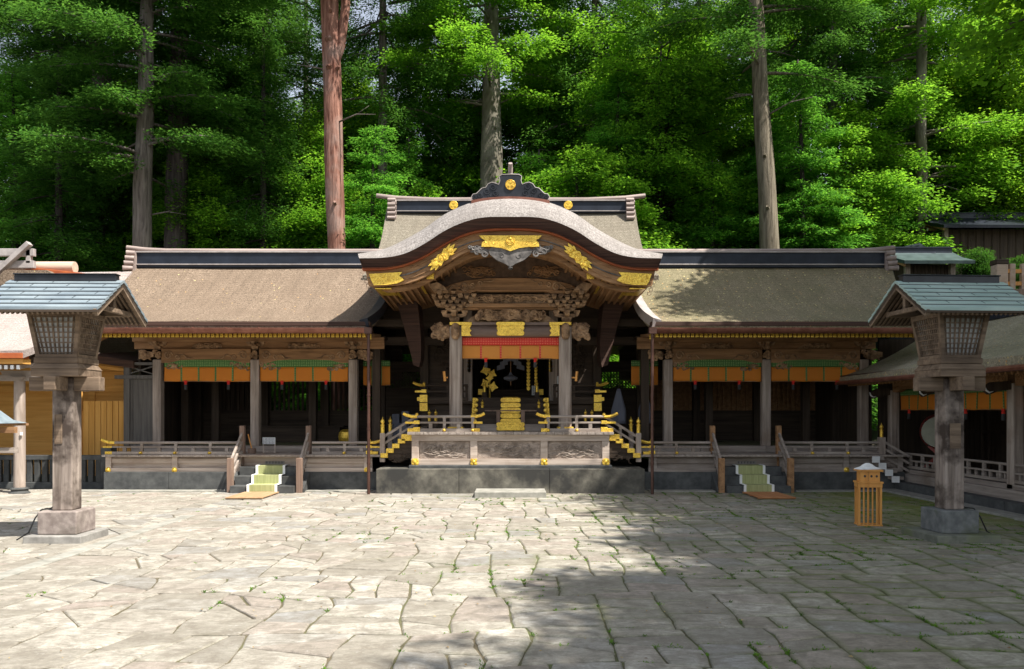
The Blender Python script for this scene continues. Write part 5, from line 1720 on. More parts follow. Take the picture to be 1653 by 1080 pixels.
# low dark stone fence
FN = thing('stone_fence', 'low dark slatted stone fence in front of the orange cedar wall', 'fence', (-10, 16.6, 0))
m = MB(); m.box(-16, -8.42, 16.62, 16.74, .60, .70); m.box(-16, -8.42, 16.60, 16.76, 0, .14); sub(m, 'fence_rail', STONE_BASE, FN, bevel=.01)
x = -8.62
proto = None
while x > -12.6:
    if proto is None:
        m = MB(); m.box(-.055, .055, 16.64, 16.72, .14, .60); proto = sub(m, 'slab', STONE_BASE, FN, bevel=.01); proto.location.x = x
    else:
        c = proto.copy(); COL.objects.link(c); c.parent = FN; c.location.x = x
    x -= .16
m = MB(); m.box(-8.52, -8.30, 16.54, 16.80, 0, .86); sub(m, 'end_post', STONE_BASE, FN, bevel=.015)
# orange picket partition
PK = thing('picket_partition', 'partition of fresh orange pickets beside the left end of the left wing', 'fence', (-8.9, 17.5, 0))
m = MB(); m.box(-9.42, -8.22, 17.52, 17.58, .2, 1.62); sub(m, 'backing_board', W_NEW_Z, PK)
x = -9.38
for k in range(9):
    m = MB(); m.box(x, x + .118, 17.48, 17.515, .2, 1.84); sub(m, 'picket', W_NEW_Z, PK, bevel=.003); x += .13
m = MB(); m.box(-9.62, -9.42, 17.42, 17.56, .2, 2.5); sub(m, 'corner_post', W_NEW_Z, PK, bevel=.006)
# basin pavilion roof corner at the far left
TP = thing('basin_pavilion', 'corner of a small blue grey roofed pavilion at the far left edge', 'pavilion', (-9.5, 12.4, 0))
m = MB(); m.loops([[(-11.5, 11.6, 1.43), (-11.5, 12.6, 1.43), (-11.5, 12.1, 1.72)], [(-7.8, 11.6, 1.43), (-7.8, 12.6, 1.43), (-7.8, 12.1, 1.66)], [(-7.52, 11.75, 1.43), (-7.52, 12.4, 1.43), (-7.55, 12.1, 1.48)]])
sub(m, 'copper_roof', TILE_BLUE, TP)
m = MB(); m.box(-11.4, -7.56, 11.7, 12.5, 1.39, 1.425); m.beam((-11, 12.0, 1.33), (-7.45, 12.0, 1.33), .08, .09); sub(m, 'eave_frame', W_BROWN_X, TP)
m = MB(); m.box(-9.6, -7.5, 12.05, 12.15, .98, 1.06); sub(m, 'tie_rail', W_GREY_X, TP)
for (x, y) in ((-7.95, 12.2), (-9.4, 12.2)):
    m = MB(); m.box(x - .05, x + .05, y - .05, y + .05, 0, 1.4); sub(m, 'post', W_GREY_Z, TP)


# ------------------------------------------------------------------ the two wooden lanterns
def lantern(label, loc, rz, tile, plinth, base, plaque, cable_side, SB):
    root = thing('wooden_lantern', label, 'lantern', (0, 0, 0), 'roofed wooden lanterns of the courtyard')
    m = MB(); m.box(-SB, SB, -SB, SB, -.02, .115); sub(m, 'stone_step', base, root, bevel=.012)
    m = MB(); m.box(-.235, .235, -.235, .235, .115, .395); sub(m, 'stone_plinth', plinth, root, bevel=.014)
    m = MB(); m.box(-.12, .12, -.12, .12, .395, 2.02); ps = sub(m, 'post', W_LANT, root, bevel=.014)
    if plaque == 'frame':
        m = MB()
        for a in (-.045, .035): m.box(a - .04, a - .03, -.130, -.118, 1.22, 1.56)
        m.box(-.085, -.005 + .01, -.130, -.118, 1.21, 1.22); m.box(-.085, .005, -.130, -.118, 1.56, 1.57)
        m.box(-.075, -.005, -.124, -.119, 1.22, 1.56)
    else:
        m = MB(); m.box(-.07, .065, -.136, -.119, 1.15, 1.46); m.box(-.05, .045, -.140, -.135, 1.18, 1.43)
    sub(m, 'plaque', W_LANT_X, ps, bevel=.003)
    m = MB(); m.box(-.43, .43, -.07, .07, 1.86, 2.03); sub(m, 'cross_beam', W_LANT_X, root, bevel=.01)
    m = MB(); m.box(-.072, .072, -.40, .40, 1.862, 2.028); sub(m, 'cross_beam', W_LANT_X, root, bevel=.01)
    m = MB()
    m.box(-.285, .285, -.285, .285, 2.03, 2.12); m.frustum(0, 0, 2.12, 2.19, .295, .295, .25, .25); m.box(-.262, .262, -.262, .262, 2.19, 2.26)
    sub(m, 'moulded_tray', W_LANT_X, root, bevel=.008)
    b0, b1, z0, z1 = .24, .315, 2.26, 2.80
    m = MB()
    for sxx in (-1, 1):
        for syy in (-1, 1):
            m.beam((sxx * (b0 - .02), syy * (b0 - .02), z0), (sxx * (b1 - .02), syy * (b1 - .02), z1), .05, .05, up=(0, 1, 0))
    m.box(-b1, b1, -b1, b1, z1 - .045, z1 + .02)
    m.box(-b0 - .01, b0 + .01, -b0 - .01, b0 + .01, z0, z0 + .04)
    fb = sub(m, 'lamp_frame', W_LANT_X, root, bevel=.004)
    m = MB(); m.frustum(0, 0, z0 + .03, z1 - .04, b0 - .045, b0 - .045, b1 - .045, b1 - .045); sub(m, 'paper_box', PAPER_GREY, root)
    for k in range(4):
        m = MB(); ca, sa = [(1, 0), (0, 1), (-1, 0), (0, -1)][k]
        def T(u, v, d):  # u across, v up 0..1, d outward
            h = b0 + (b1 - b0) * v - .03 + d
            x, y = u * (h - .02), -h
            return (x * ca - y * sa, x * sa + y * ca, z0 + .04 + (z1 - z0 - .08) * v)
        nv = 8 if k % 2 == 0 else 12
        for i in range(nv):
            u = -1 + 2 * (i + .5) / nv; m.beam(T(u, 0, 0), T(u, 1, 0), .019 if k % 2 == 0 else .016, .014)
        for j in range(8 if k % 2 == 0 else 7):
            v = (j + .3) / 7.6; m.beam(T(-1, v, .006), T(1, v, .006), .018, .012)
        sub(m, 'lattice_screen', W_LANT_X, root)
    # roof: gable along x
    hl, hy, ze, zr = .70, .66, 2.80, 3.23
    m = MB()
    for s in (-1, 1):
        NR = 7
        for r in range(NR):
            t0, t1 = r / NR, (r + 1) / NR
            y0, y1 = s * hy * (1 - t0), s * hy * (1 - t1); za, zb = ze + (zr - ze) * t0, ze + (zr - ze) * t1
            m.loops([[(-hl, y0, za + .018), (-hl, y1, zb + .0), (-hl, y1, zb - .03), (-hl, y0, za - .018)], [(hl, y0, za + .018), (hl, y1, zb + .0), (hl, y1, zb - .03), (hl, y0, za - .018)]])
    shr = sub(m, 'shingle_roof', tile, root)
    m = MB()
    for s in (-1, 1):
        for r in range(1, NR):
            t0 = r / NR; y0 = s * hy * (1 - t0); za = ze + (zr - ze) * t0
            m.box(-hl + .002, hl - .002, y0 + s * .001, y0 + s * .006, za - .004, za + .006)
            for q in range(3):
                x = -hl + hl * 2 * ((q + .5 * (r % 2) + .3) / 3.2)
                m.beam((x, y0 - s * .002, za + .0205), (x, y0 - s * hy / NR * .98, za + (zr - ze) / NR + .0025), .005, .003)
    sub(m, 'course_shade_and_joints', BLACK, shr)  # black strips stand in for shade under each course; short ones are joints
    m = MB()
    for s in (-1, 1):
        m.loops([[(x, s * (hy - .01), ze - .022), (x, s * .0, zr - .035), (x, s * .0, zr - .075), (x, s * (hy - .04), ze - .05)] for x in (-hl + .01, hl - .01)])
    for s in (-1, 1): m.box(-hl, hl, s * hy - .012, s * hy + .012, ze - .045, ze - .018)
    sub(m, 'roof_boards', W_DARK_X, root)
    m = MB(); m.box(-.62, .62, -.05, .05, zr - .035, zr + .06); m.box(-.63, .63, -.065, .065, zr + .06, zr + .075); sub(m, 'ridge_cap', BLACK, root, bevel=.005)
    for sx_ in (-1, 1):
        m = MB()
        for s in (-1, 1):
            m.beam((sx_ * (hl - .03), s * (hy - .01), ze - .05), (sx_ * (hl - .03), 0, zr - .06), .035, .085)
        q = sub(m, 'gable_board', W_LANT_X, root)
    m = MB()
    for s in (-1, 1):
        for k in range(23):
            x = -hl + .06 + (2 * hl - .12) * k / 22
            m.beam((x, s * (hy - .02), ze - .055), (x, 0, zr - .085), .022, .03)
    sub(m, 'rafters', W_LANT_X, root)
    m = MB()
    for s in (-1, 1): m.box(-.60, .60, s * .37 - .03, s * .37 + .03, 2.82, 2.89)
    m.box(-.60, .60, -.03, .03, 3.02, 3.10)
    for s in (-1, 1): m.box(s * .56 - .03, s * .56 + .03, -.42, .42, 2.83, 2.885); m.box(s * .56 - .025, s * .56 + .025, -.03, .03, 2.88, 3.04)
    sub(m, 'purlins', W_LANT_X, root, bevel=.004)
    m = MB()
    cs_ = cable_side * .93
    m.tube([(cs_ * .14, .05, .9), (cs_ * .145, .02, .47), (cs_ * .20, -.02, .41), (cs_ * .30, -.06, .40), (cs_ * .36, -.10, .30), (cs_ * .42, -.14, .13), (cs_ * .6, -.1, .035)], .009, 6)
    sub(m, 'cable', CABLE, root, smooth=True)
    root.location = loc; root.rotation_euler = (0, 0, rz)
    return root


lantern('sunlit wooden lantern with blue grey roof on a brown stone plinth, at left', (-5.50, 9.88, 0), math.radians(1.0), TILE_BLUE, STONE_PLINTH, simple('grey step stone', (0.17, 0.16, 0.145), (0.30, 0.285, 0.26), 8, rough=.85, bump=.4), 'frame', -1, .345)
lantern('shaded wooden lantern with pale green roof and a board plaque on its post', (5.46, 9.98, 0), math.radians(3.5), TILE_GREEN, STONE_PLINTH_B, simple('mossy step stone', (0.10, 0.105, 0.08), (0.20, 0.20, 0.165), 8, rough=.85, bump=.4, c3=(0.10, 0.12, 0.04), s3=2), 'board', 1, .40)

# ------------------------------------------------------------------ offering stand
SD = thing('fortune_stand', 'orange varnished wooden stand with a small drawered box, near the right lantern', 'stand', (0, 0, 0))
m = MB(); m.box(-.20, .20, -.14, .14, .61, .635); m.box(-.185, .185, -.125, .125, .555, .61)
sub(m, 'table_top', W_STAND, SD, bevel=.004)
for (sx_, sy_) in ((-1, -1), (1, -1), (-1, 1), (1, 1)):
    m = MB(); m.box(sx_ * .165 - .015, sx_ * .165 + .015, sy_ * .105 - .015, sy_ * .105 + .015, .0, .56); sub(m, 'leg', W_STAND, SD, bevel=.003)
for sy_ in (-1, 1):
    for x in (-.10, -.035, .035, .10):
        m = MB(); m.box(x - .008, x + .008, sy_ * .105 - .008, sy_ * .105 + .008, .04, .56); sub(m, 'slat', W_STAND, SD)
for sx_ in (-1, 1):
    for y in (0,):
        m = MB(); m.box(sx_ * .165 - .008, sx_ * .165 + .008, y - .011, y + .011, .04, .56); sub(m, 'slat', W_STAND, SD)
m = MB()
m.box(-.19, .19, -.12, -.09, .012, .04); m.box(-.19, .19, .09, .12, .012, .04); m.box(-.18, -.15, -.12, .12, .012, .038); m.box(.15, .18, -.12, .12, .012, .038)
sub(m, 'bottom_frame', W_STAND, SD, bevel=.003)
m = MB(); m.box(-.15, .15, -.11, .11, .635, .775); m.box(-.19, .19, -.15, .15, .775, .80)
bxo = sub(m, 'drawer_box', W_STAND, SD, bevel=.004)
for x in (-.08, .02, .10):
    m = MB(); m.lathe([(.018, 0), (.018, -.003)], (x, -.1105, .71), 10, axis='y'); sub(m, 'knob_hole', INK, bxo)
m = MB(); m.box(-.032, -.028, -.112, -.11, .64, .77); sub(m, 'drawer_gap', INK, bxo)
SD.location = (4.97, 11.15, 0); SD.scale = (.86, .86, 1); SD.rotation_euler = (0, 0, math.radians(-9))
m = MB()
rr = random.Random(4)
m.loops([[(a * k, b * k * .8, z) for a, b in ((-.17, -.11), (0, -.13), (.17, -.10), (.15, .1), (0, .12), (-.16, .1))] for k, z in ((1, .80), (.96, .812), (.55, .835), (.35, .865), (.12, .885))])
fp = m.build('folded_paper', PAPER); fp.location = (4.96, 11.15, .003); fp.rotation_euler = (0, 0, .3)
tag(fp, 'white folded paper heaped on top of the orange stand', 'paper')

# ------------------------------------------------------------------ stairs' mats, duckboards, small signs
for s in (-1, 1):
    side = 'left' if s < 0 else 'right'
    cxm = CX + s * 4.80
    m = MB()
    path = [(15.60, .030), (15.44, .032), (15.435, .175), (15.72, .178), (15.715, .345), (15.99, .348), (15.985, .512), (16.26, .515)]
    def rowp(x): return [(x, y, z + .006) for y, z in path]
    m.grid([rowp(cxm - .27), rowp(cxm), rowp(cxm + .27)])
    mt = m.build('stair_mat', MAT_GREEN, loc=(cxm, 15.8, .3)); md = mt.modifiers.new('thick', 'SOLIDIFY'); md.thickness = .012
    tag(mt, 'green straw mat with white edges down the stone steps of the %s wing' % side, 'mat', 'green mats on the wing stairs')
    for e in (-1, 1):
        m = MB(); m.grid([[(cxm + e * .27 + d, y - .004, z + .012) for y, z in path] for d in (-.025, .025)])
        q = sub(m, 'white_edging', PAPER, mt); md = q.modifiers.new('thick', 'SOLIDIFY'); md.thickness = .012
    m = MB(); k = -.33
    while k < .33: m.box(cxm + k + .003, cxm + min(k + .11, .34) - .003, 14.36, 15.42, .045, .062); k += .112
    for y in (14.42, 14.9, 15.34): m.box(cxm - .335, cxm + .335, y - .03, y + .03, .032, .045)
    db = m.build('duckboard', W_BOARD if s < 0 else W_BOARD_R, loc=(cxm, 14.9, 0), bevel=.002)
    tag(db, ('pale tan wooden board lying in the sun before the left wing stairs' if s < 0 else 'red brown wooden board lying before the right wing stairs'), 'board', 'boards before the wing stairs')
    # small strip notice on the top step
    m = MB(); m.box(cxm - .20, cxm + .20, 16.262, 16.268, .54, .60)
    sg = m.build('step_notice', simple('grey wood notice', (0.20, 0.18, 0.17), (0.32, 0.3, 0.28), 5), loc=(cxm, 16.26, .57))
    tag(sg, 'narrow grey notice strip above the mat of the %s wing stairs' % side, 'sign', 'notice strips above the stair mats')
    m = MB()
    for k in range(6):
        x = cxm - .16 + .062 * k
        m.box(x - .018, x + .018, 16.258, 16.262, .585, .59); m.box(x - .004, x + .004, 16.258, 16.262, .55, .59); m.box(x - .018, x + .018, 16.2575, 16.261, .565, .570)
    sub(m, 'ink_marks', INK, sg)
m = MB(); x = CX - 5.02
m.box(x - .13, x + .13, 16.6, 16.615, .93, 1.07); 
sg = m.build('notice_board', PAPER_GREY, loc=(x, 16.6, .745)); tag(sg, 'small pale notice with rows of black writing by the left wing stair', 'sign')
m = MB()
rr = random.Random(9)
for r in range(5):
    for c in range(8):
        xx = x - .105 + c * .03; zz_ = 1.045 - r * .025
        m.box(xx - .009, xx + .009, 16.596, 16.599, zz_ - .002, zz_ + .002); m.box(xx - .002, xx + .002, 16.5955, 16.599, zz_ - .009, zz_ + .007)
        if rr.random() < .6: m.box(xx - .008, xx + .006, 16.596, 16.599, zz_ - .008, zz_ - .005)
sub(m, 'writing', INK, sg)
m = MB(); m.box(x - .13, x - .11, 16.62, 16.64, .745, 1.05); m.box(x + .11, x + .13, 16.62, 16.64, .745, 1.05); m.box(x - .11, x + .11, 16.62, 16.64, .76, .78); sub(m, 'stand', W_GREY_Z, sg)
# orange handled broom in a box
BR = thing('broom', 'orange handled broom standing in a small wooden box by the left wing stair', 'broom', (CX - 5.36, 16.5, .745))
m = MB(); m.tube([(CX - 5.42, 16.5, 1.14), (CX - 5.34, 16.5, .82)], .013, 8); sub(m, 'handle', W_STAND, BR, smooth=True)
m = MB(); m.box(CX - 5.41, CX - 5.27, 16.44, 16.56, .745, .85); sub(m, 'box', W_POST_RED, BR, bevel=.004)

# ------------------------------------------------------------------ bamboo blinds
gb = 'bamboo blinds with brocade valances'
blind(CX - 1.0, CX + 1.0, 16.22, 3.13, 2.95, 2.68, BLIND_T, BROC_R, 'tan blind with red brocade valance and straps hanging in the porch centre', gb)
m_ = None
bl = [(CX - 7.52, CX - 5.66, 'orange blind with green valance, outermost bay of the left wing'), (CX - 5.44, CX - 3.53, 'orange blind with green valance, left wing bay nearest the porch'),
      (CX + 3.53, CX + 5.44, 'orange blind with green valance, right wing bay nearest the porch'), (CX + 5.66, CX + 7.56, 'orange blind with green valance, outermost bay of the right wing')]
for a, b, l in bl: blind(a, b, 17.36, 2.76, 2.575, 2.265, BLIND_O, BROC_G, l, gb)
blind(CX - 3.3, CX - 2.7, 17.9, 2.75, 2.62, 2.2, BLIND_O, BROC_G, 'short orange blind behind the inner end pillar of the left wing', gb, straps=2, tassels=(.5,))
blind(CX + 2.7, CX + 3.3, 17.9, 2.75, 2.62, 2.2, BLIND_O, BROC_G, 'short orange blind behind the inner end pillar of the right wing', gb, straps=2, tassels=(.5,))
for i, (a, b) in enumerate(zip(ypost[1:], ypost[:-1])):
    # corridor blinds hang in a plane that runs away from the viewer: build along x and turn
    w = (b - a) - .2
    r = blind(-w / 2, w / 2, 0, 0, -.12, -.42, BLIND_O, BROC_G, ['orange blind hanging in the corridor bay with the drum', 'orange blind in the corridor bay right behind the right lantern', 'orange blind in the nearest corridor bay at the right edge'][i], gb, straps=4, tassels=(.2, .8))
    r.location = (8.2, (a + b) / 2, 2.06); r.rotation_euler = (0, 0, -PI / 2)

# ------------------------------------------------------------------ drum in the corridor
DR = thing('drum', 'large red drum with pale skin on a stand inside the corridor', 'drum', (0, 0, 0))
m = MB(); m.lathe([(.30, -.34), (.345, -.2), (.37, 0), (.345, .2), (.30, .34)], (0, 0, 0), 28, axis='x'); sub(m, 'drum_barrel', DRUM_RED, DR, smooth=True)
for s in (-1, 1):
    m = MB(); m.lathe([(.300, s * .34), (.305, s * .350), (.28, s * .354), (.01, s * .354)], (0, 0, 0), 28, axis='x'); q = sub(m, 'drum_skin', DRUM_SKIN, DR, smooth=True)
    m = MB()
    for k in range(26):
        a = 2 * PI * k / 26; m.lathe([(.012, 0), (.012, s * .014)], (s * .30, math.cos(a) * .318, math.sin(a) * .318), 6, axis='x')
    sub(m, 'studs', INK, q)
m = MB()
for s in (-1, 1):
    m.beam((s * .2, -.3, -.75), (s * .2, .18, -.28), .06, .06); m.beam((s * .2, .3, -.75), (s * .2, -.18, -.28), .06, .06)
m.box(-.25, .25, -.33, -.27, -.80, -.74); m.box(-.25, .25, .27, .33, -.80, -.74)
sub(m, 'drum_stand', DRUM_RED, DR)
DR.location = (8.62, 16.1, 1.20); DR.rotation_euler = (0, 0, math.radians(58))
ms = MB(); ms.tube([(8.3, 15.3, .42), (8.3, 15.3, 1.15)], .012, 8); ms.lathe([(.10, 0), (.10, .015), (.02, .03)], (8.3, 15.3, .40), 12); ms.lathe([(.02, 0), (.028, .04), (.02, .09)], (8.3, 15.3, 1.13), 10)
tag(ms.build('metal_stand', PALE_METAL, loc=(8.3, 15.3, .4), smooth=True), 'thin grey metal pole stand in front of the drum', 'stand')

# ------------------------------------------------------------------ sacred things inside the hall
m = MB()
def zig(mb, x, z, s, Y, w=.16, n=3, h=.14):
    for k in range(n):
        xx = x + s * .07 * k
        mb.prism([(xx, z - h * k * .62), (xx + s * w, z - h * k * .62 - h * .35), (xx + s * w, z - h * k * .62 - h * 1.1), (xx - s * .02, z - h * k * .62 - h * .75)], Y + .005 * k, Y + .005 * k + .004)
for s in (-1, 1): zig(m, CX + s * .01, 2.86, s, 18.0)
m.lathe([(.03, 0), (.15, .04), (.16, .09), (.05, .14), (.02, .2)], (CX, 18.0, 2.29), 14)
o = m.build('paper_streamer', ROBE, loc=(CX, 18, 2.9)); tag(o, 'folded white paper streamers hanging in the middle of the dark hall opening', 'streamer')
m = MB(); m.tube([(CX, 18.02, 2.2), (CX, 18.02, 3.4)], .01, 6); sub(m, 'cord', W_BROWN_Y, o)
def banner(x, y, z0, z1, label, nm='hanging_ornament', wdt=.09, seed=1):
    mm = MB(); rr = random.Random(seed)
    z = z1
    while z > z0:
        h = .07; mm.prism([(x - wdt, z), (x, z + .02), (x + wdt, z), (x + wdt * .6, z - h * .8), (x, z - h), (x - wdt * .6, z - h * .8)], y, y + .02); z -= h + .015
    mm.tube([(x, y + .01, z0), (x, y + .01, 3.4)], .008, 5)
    tag(mm.build(nm, GOLD, loc=(x, y, z0)), label, 'ornament', 'gold ornaments hanging in the hall')
banner(CX + .42, 19.0, 2.1, 2.86, 'long strand of small gold plates hanging right of the white streamers', seed=2, wdt=.05)
banner(CX + .60, 19.1, 2.1, 2.86, 'gold plate strand nearest the right porch pillar, partly in the dark', seed=3, wdt=.04)
banner(CX - .95, 18.3, 2.55, 3.0, 'short gold strand beside the left porch pillar', seed=4, wdt=.05)
banner(CX + .92, 18.3, 2.55, 3.0, 'short gold strand beside the right porch pillar', seed=5, wdt=.05)
m = MB()
for (dx, dz, rr_, a) in ((-.10, .30, .13, .3), (.06, .22, .12, -.4), (-.10, .0, .12, .5), (.08, -.08, .13, -.2), (0, .12, .10, 0)):
    P = [(CX - .50 + dx + math.cos(a + k * PI / 4) * rr_ * (1 if k % 2 == 0 else .55), 2.28 + dz + math.sin(a + k * PI / 4) * rr_ * (1 if k % 2 == 0 else .55)) for k in range(8)]
    m.prism(P, 18.9 + dx * .2, 18.93 + dx * .2)
m.tube([(CX - .50, 18.95, 1.85), (CX - .50, 18.95, 2.62)], .018, 8); m.lathe([(.12, 0), (.13, .02), (.04, .06)], (CX - .5, 18.95, 1.84), 12)
tag(m.build('gold_wand', GOLD, loc=(CX - .5, 18.95, 1.84)), 'gold folded offering wand standing at the left inside the hall', 'altar ornament')
m = MB(); m.box(CX + .50, CX + .66, 18.98, 19.0, 2.0, 2.22); 
o = m.build('white_notice', PAPER, loc=(CX + .58, 19, 2.0)); tag(o, 'white paper notice with black writing low inside the hall, right of centre', 'sign')
m = MB()
for c in range(3):
    for r in range(5): x = CX + .535 + c * .045; z = 2.195 - r * .04; m.box(x - .012, x + .012, 18.974, 18.979, z - .003, z + .003); m.box(x - .003, x + .003, 18.974, 18.979, z - .014, z + .012)
sub(m, 'writing', INK, o)
m = MB(); m.box(CX + 1.06, CX + 1.22, 18.27, 18.29, 2.18, 2.42)
o = m.build('white_notice', PAPER_GREY, loc=(CX + 1.14, 18.28, 2.18)); tag(o, 'pale paper notice fixed beside the right porch pillar', 'sign')
m = MB()
for r in range(6): m.box(CX + 1.13, CX + 1.15, 18.265, 18.269, 2.39 - r * .034, 2.405 - r * .034); m.box(CX + 1.12, CX + 1.16, 18.265, 18.269, 2.395 - r * .034, 2.40 - r * .034)
sub(m, 'writing', INK, o)
AL = thing('offering_table', 'dark offering table with gold corner fittings deep inside the hall', 'table', (CX, 19.8, 1.84))
m = MB(); hb(m, -.8, .8, 19.6, 20.0, 2.10, 2.15); hb(m, -.78, .78, 19.62, 19.98, 1.84, 2.10); sub(m, 'table_body', W_DARK_X, AL, bevel=.006)
for s in (-1, 1):
    m = MB(); m.box(*sorted((CX + s * .8, CX + s * .62)), 19.585, 19.6, 2.02, 2.16); sub(m, 'gold_fitting', GOLD_PLAIN, AL)
# boxes and robes at the sides
for k, (x, z, h, w) in enumerate(((-2.62, 1.1, .55, .16), (-2.40, 1.1, .62, .16), (-2.18, 1.1, .55, .15), (-2.5, .86, .5, .3))):
    m = MB(); m.box(CX + x - w / 2, CX + x + w / 2, 18.2 - k * .02, 18.5, .86, z + h - .1 if k < 3 else 1.34)
    m.box(CX + x - w / 2 - .005, CX + x + w / 2 + .005, 18.19 - k * .02, 18.505, z + h - .17 if k < 3 else 1.30, z + h - .13 if k < 3 else 1.32)
    tag(m.build('storage_box', ROBE, loc=(CX + x, 18.3, .86), bevel=.006), ['pale box furthest left behind the left side stair', 'tallest of the pale boxes behind the left side stair', 'pale box closest to the hall behind the left side stair', 'wide low pale box in front of the other boxes'][k], 'box', 'pale boxes behind the left side stair')
for x, y, l, sc in ((2.42, 17.9, 'pale robe hanging in the dark gap right of the porch', 1.0), (3.08, 18.3, 'pale robe hanging beside the innermost right wing pillar', .95)):
    m = MB(); rws = []
    for k in range(9):
        t = k / 8; w = (.035 + .13 * min(1, t * 1.6)) * sc; z = 2.12 - .78 * t
        rws.append([(CX + x + math.cos(a) * w * (1 + .10 * math.sin(a * 6)), y + math.sin(a) * w * .4, z) for a in [2 * PI * j / 20 for j in range(20)]])
    m.loops(rws); o = m.build('hanging_robe', ROBE, loc=(CX + x, y, 1.3), smooth='all'); tag(o, l, 'robe', 'pale robes right of the porch')
    m = MB(); m.tube([(CX + x, y, 2.10), (CX + x, y, 2.2), (CX + x + .02, y, 2.23)], .006, 5); m.tube([(CX + x, y, 1.32), (CX + x, y, .9)], .015, 6); m.lathe([(.12, 0), (.12, .02), (.02, .04)], (CX + x, y, .87), 10)
    sub(m, 'stand', W_DARK_Z, o)
m = MB(); m.lathe([(.14, 0), (.2, .05), (.22, .16), (.2, .27), (.12, .33)], (CX - 3.75, 18.4, .87), 18)
tag(m.build('gold_vessel', GOLD, loc=(CX - 3.75, 18.4, .87), smooth=True), 'round gilded vessel in the shade behind the inner pillar of the left wing', 'vessel')
m = MB(); m.box(CX - 6.6, CX - 4.2, 19.6, 20.1, .862, 1.22); m.box(CX - 6.7, CX - 4.1, 19.55, 20.15, 1.22, 1.26)
tag(m.build('low_cabinet', W_DARK_X, loc=(CX - 5.4, 19.8, .86), bevel=.006), 'long low dark cabinet at the back of the left wing', 'cabinet')

# ------------------------------------------------------------------ small shrines on the hillside, right
def small_shrine(label, x0, x1, Y, zb, ze, zr, tile, depth=1.6, grp='small copper roofed shrines on the slope'):
    root = thing('small_shrine', label, 'small shrine', ((x0 + x1) / 2, Y, zb), grp)
    m = MB(); m.box(x0 + .35, x1 - .3, Y + .2, Y + depth, zb - 1.5, ze)
    for k in range(12): m.box(x0 + .35 + (x1 - x0 - .65) * k / 12, x0 + .36 + (x1 - x0 - .65) * k / 12, Y + .18, Y + .2, zb, ze)
    sub(m, 'board_wall', W_DARK_Z, root)
    for x in (x0 + .35, x1 - .35):
        m = MB(); m.box(x - .07, x + .07, Y + .06, Y + .2, zb - 1.5, ze + .02); sub(m, 'post', W_GREY_Z, root, bevel=.01)
    m = MB(); yc = Y + depth / 2
    for s in (-1, 1):
        m.loops([[(x, yc + s * (depth / 2 + .45) , ze + .0), (x, yc + s * (depth / 4 + .2), ze + (zr - ze) * .42), (x, yc, zr), (x, yc, zr - .1), (x, yc + s * (depth / 4 + .2), ze + (zr - ze) * .42 - .12), (x, yc + s * (depth / 2 + .43), ze - .09)] for x in (x0, x1)])
    rf = sub(m, 'copper_roof', tile, root, smooth=True)
    m = MB(); m.box(x0 + .05, x1 - .05, yc - .1, yc + .1, zr - .05, zr + .10); m.box(x0 + .0, x1, yc - .13, yc + .13, zr + .10, zr + .13); sub(m, 'ridge_box', NAVY, rf)
    for s in (-1, 1):
        m = MB(); m.beam((x0 + .04, yc, zr - .14), (x0 + .04, yc + s * (depth / 2 + .38), ze - .10), .05, .12); sub(m, 'gable_board', W_BROWN_X, rf)
    for k, (dy, dz) in enumerate(((-.25, .12), (.0, .02), (-.5, -.02))):
        m = MB(); m.tube([(x0 + .02, yc + dy, ze + dz + .1), (x0 + .3, yc + dy, ze + dz + .1)], .05, 8, 0); m.lathe([(.05, 0), (.05, -.012)], (x0 + .018, yc + dy, ze + dz + .1), 8, 1, axis='x'); sub(m, 'beam_end', [W_BROWN_X, PAPER], root)
    return root


small_shrine('upper copper roofed shrine half hidden by branches high on the right slope', PX(1512, 26), PX(1700, 26), 26, PZ(440, 26), PZ(368, 26), PZ(350, 26) + .25, NAVY, 2.2)
small_shrine('lower shrine with green copper roof just above the right lantern', PX(1448, 23), PX(1560, 23), 23, PZ(450, 23), PZ(425, 23), PZ(404, 23) + .1, TILE_DULL, 1.5)
m = MB(); m.loops([[(PX(1430, 24), 23.6, PZ(425, 24)), (PX(1430, 24), 25.6, PZ(425, 24)), (PX(1430, 24), 24.6, PZ(402, 24))], [(PX(1500, 24), 23.6, PZ(412, 24)), (PX(1500, 24), 25.6, PZ(412, 24)), (PX(1500, 24), 24.6, PZ(385, 24))]])
m.box(PX(1434, 24), PX(1495, 24), 23.9, 25.3, PZ(600, 24), PZ(422, 24))
tag(m.build('storehouse', [NAVY], loc=(PX(1465, 24), 24.5, 4)), 'small dark roofed storehouse just behind the right end of the right wing ridge', 'storehouse')
Yp = 18.6
xf = PX(1613, Yp)
PF = thing('picket_fence', 'pale picket fence with a thick capped end post above the corridor roof at right', 'fence', (xf, Yp, 3.0))
zf = PZ(473, Yp)
m = MB(); m.box(xf - .3, xf + 4.5, Yp - .25, Yp + .4, 0, zf); sub(m, 'stone_base', STONE_BASE, PF, bevel=.02)
m = MB(); m.box(xf - .13, xf + .13, Yp - .13, Yp + .13, zf, PZ(428, Yp)); p = sub(m, 'end_post', W_NEW_LOG, PF, bevel=.015)
m = MB(); m.box(xf - .145, xf + .145, Yp - .145, Yp + .145, PZ(428, Yp), PZ(420, Yp)); sub(m, 'post_cap', W_DARK_X, p, bevel=.015)
for k in range(13):
    xx = PX(1633 + 19 * k, Yp); m = MB(); m.box(xx - .065, xx + .065, Yp - .05, Yp + .05, zf, PZ(426, Yp)); sub(m, 'picket', W_NEW_LOG, PF, bevel=.01)
for py in (438, 458):
    m = MB(); m.box(xf + .13, xf + 4.3, Yp - .04, Yp + .04, PZ(py + 3, Yp), PZ(py - 3, Yp)); sub(m, 'rail', W_STAND, PF)
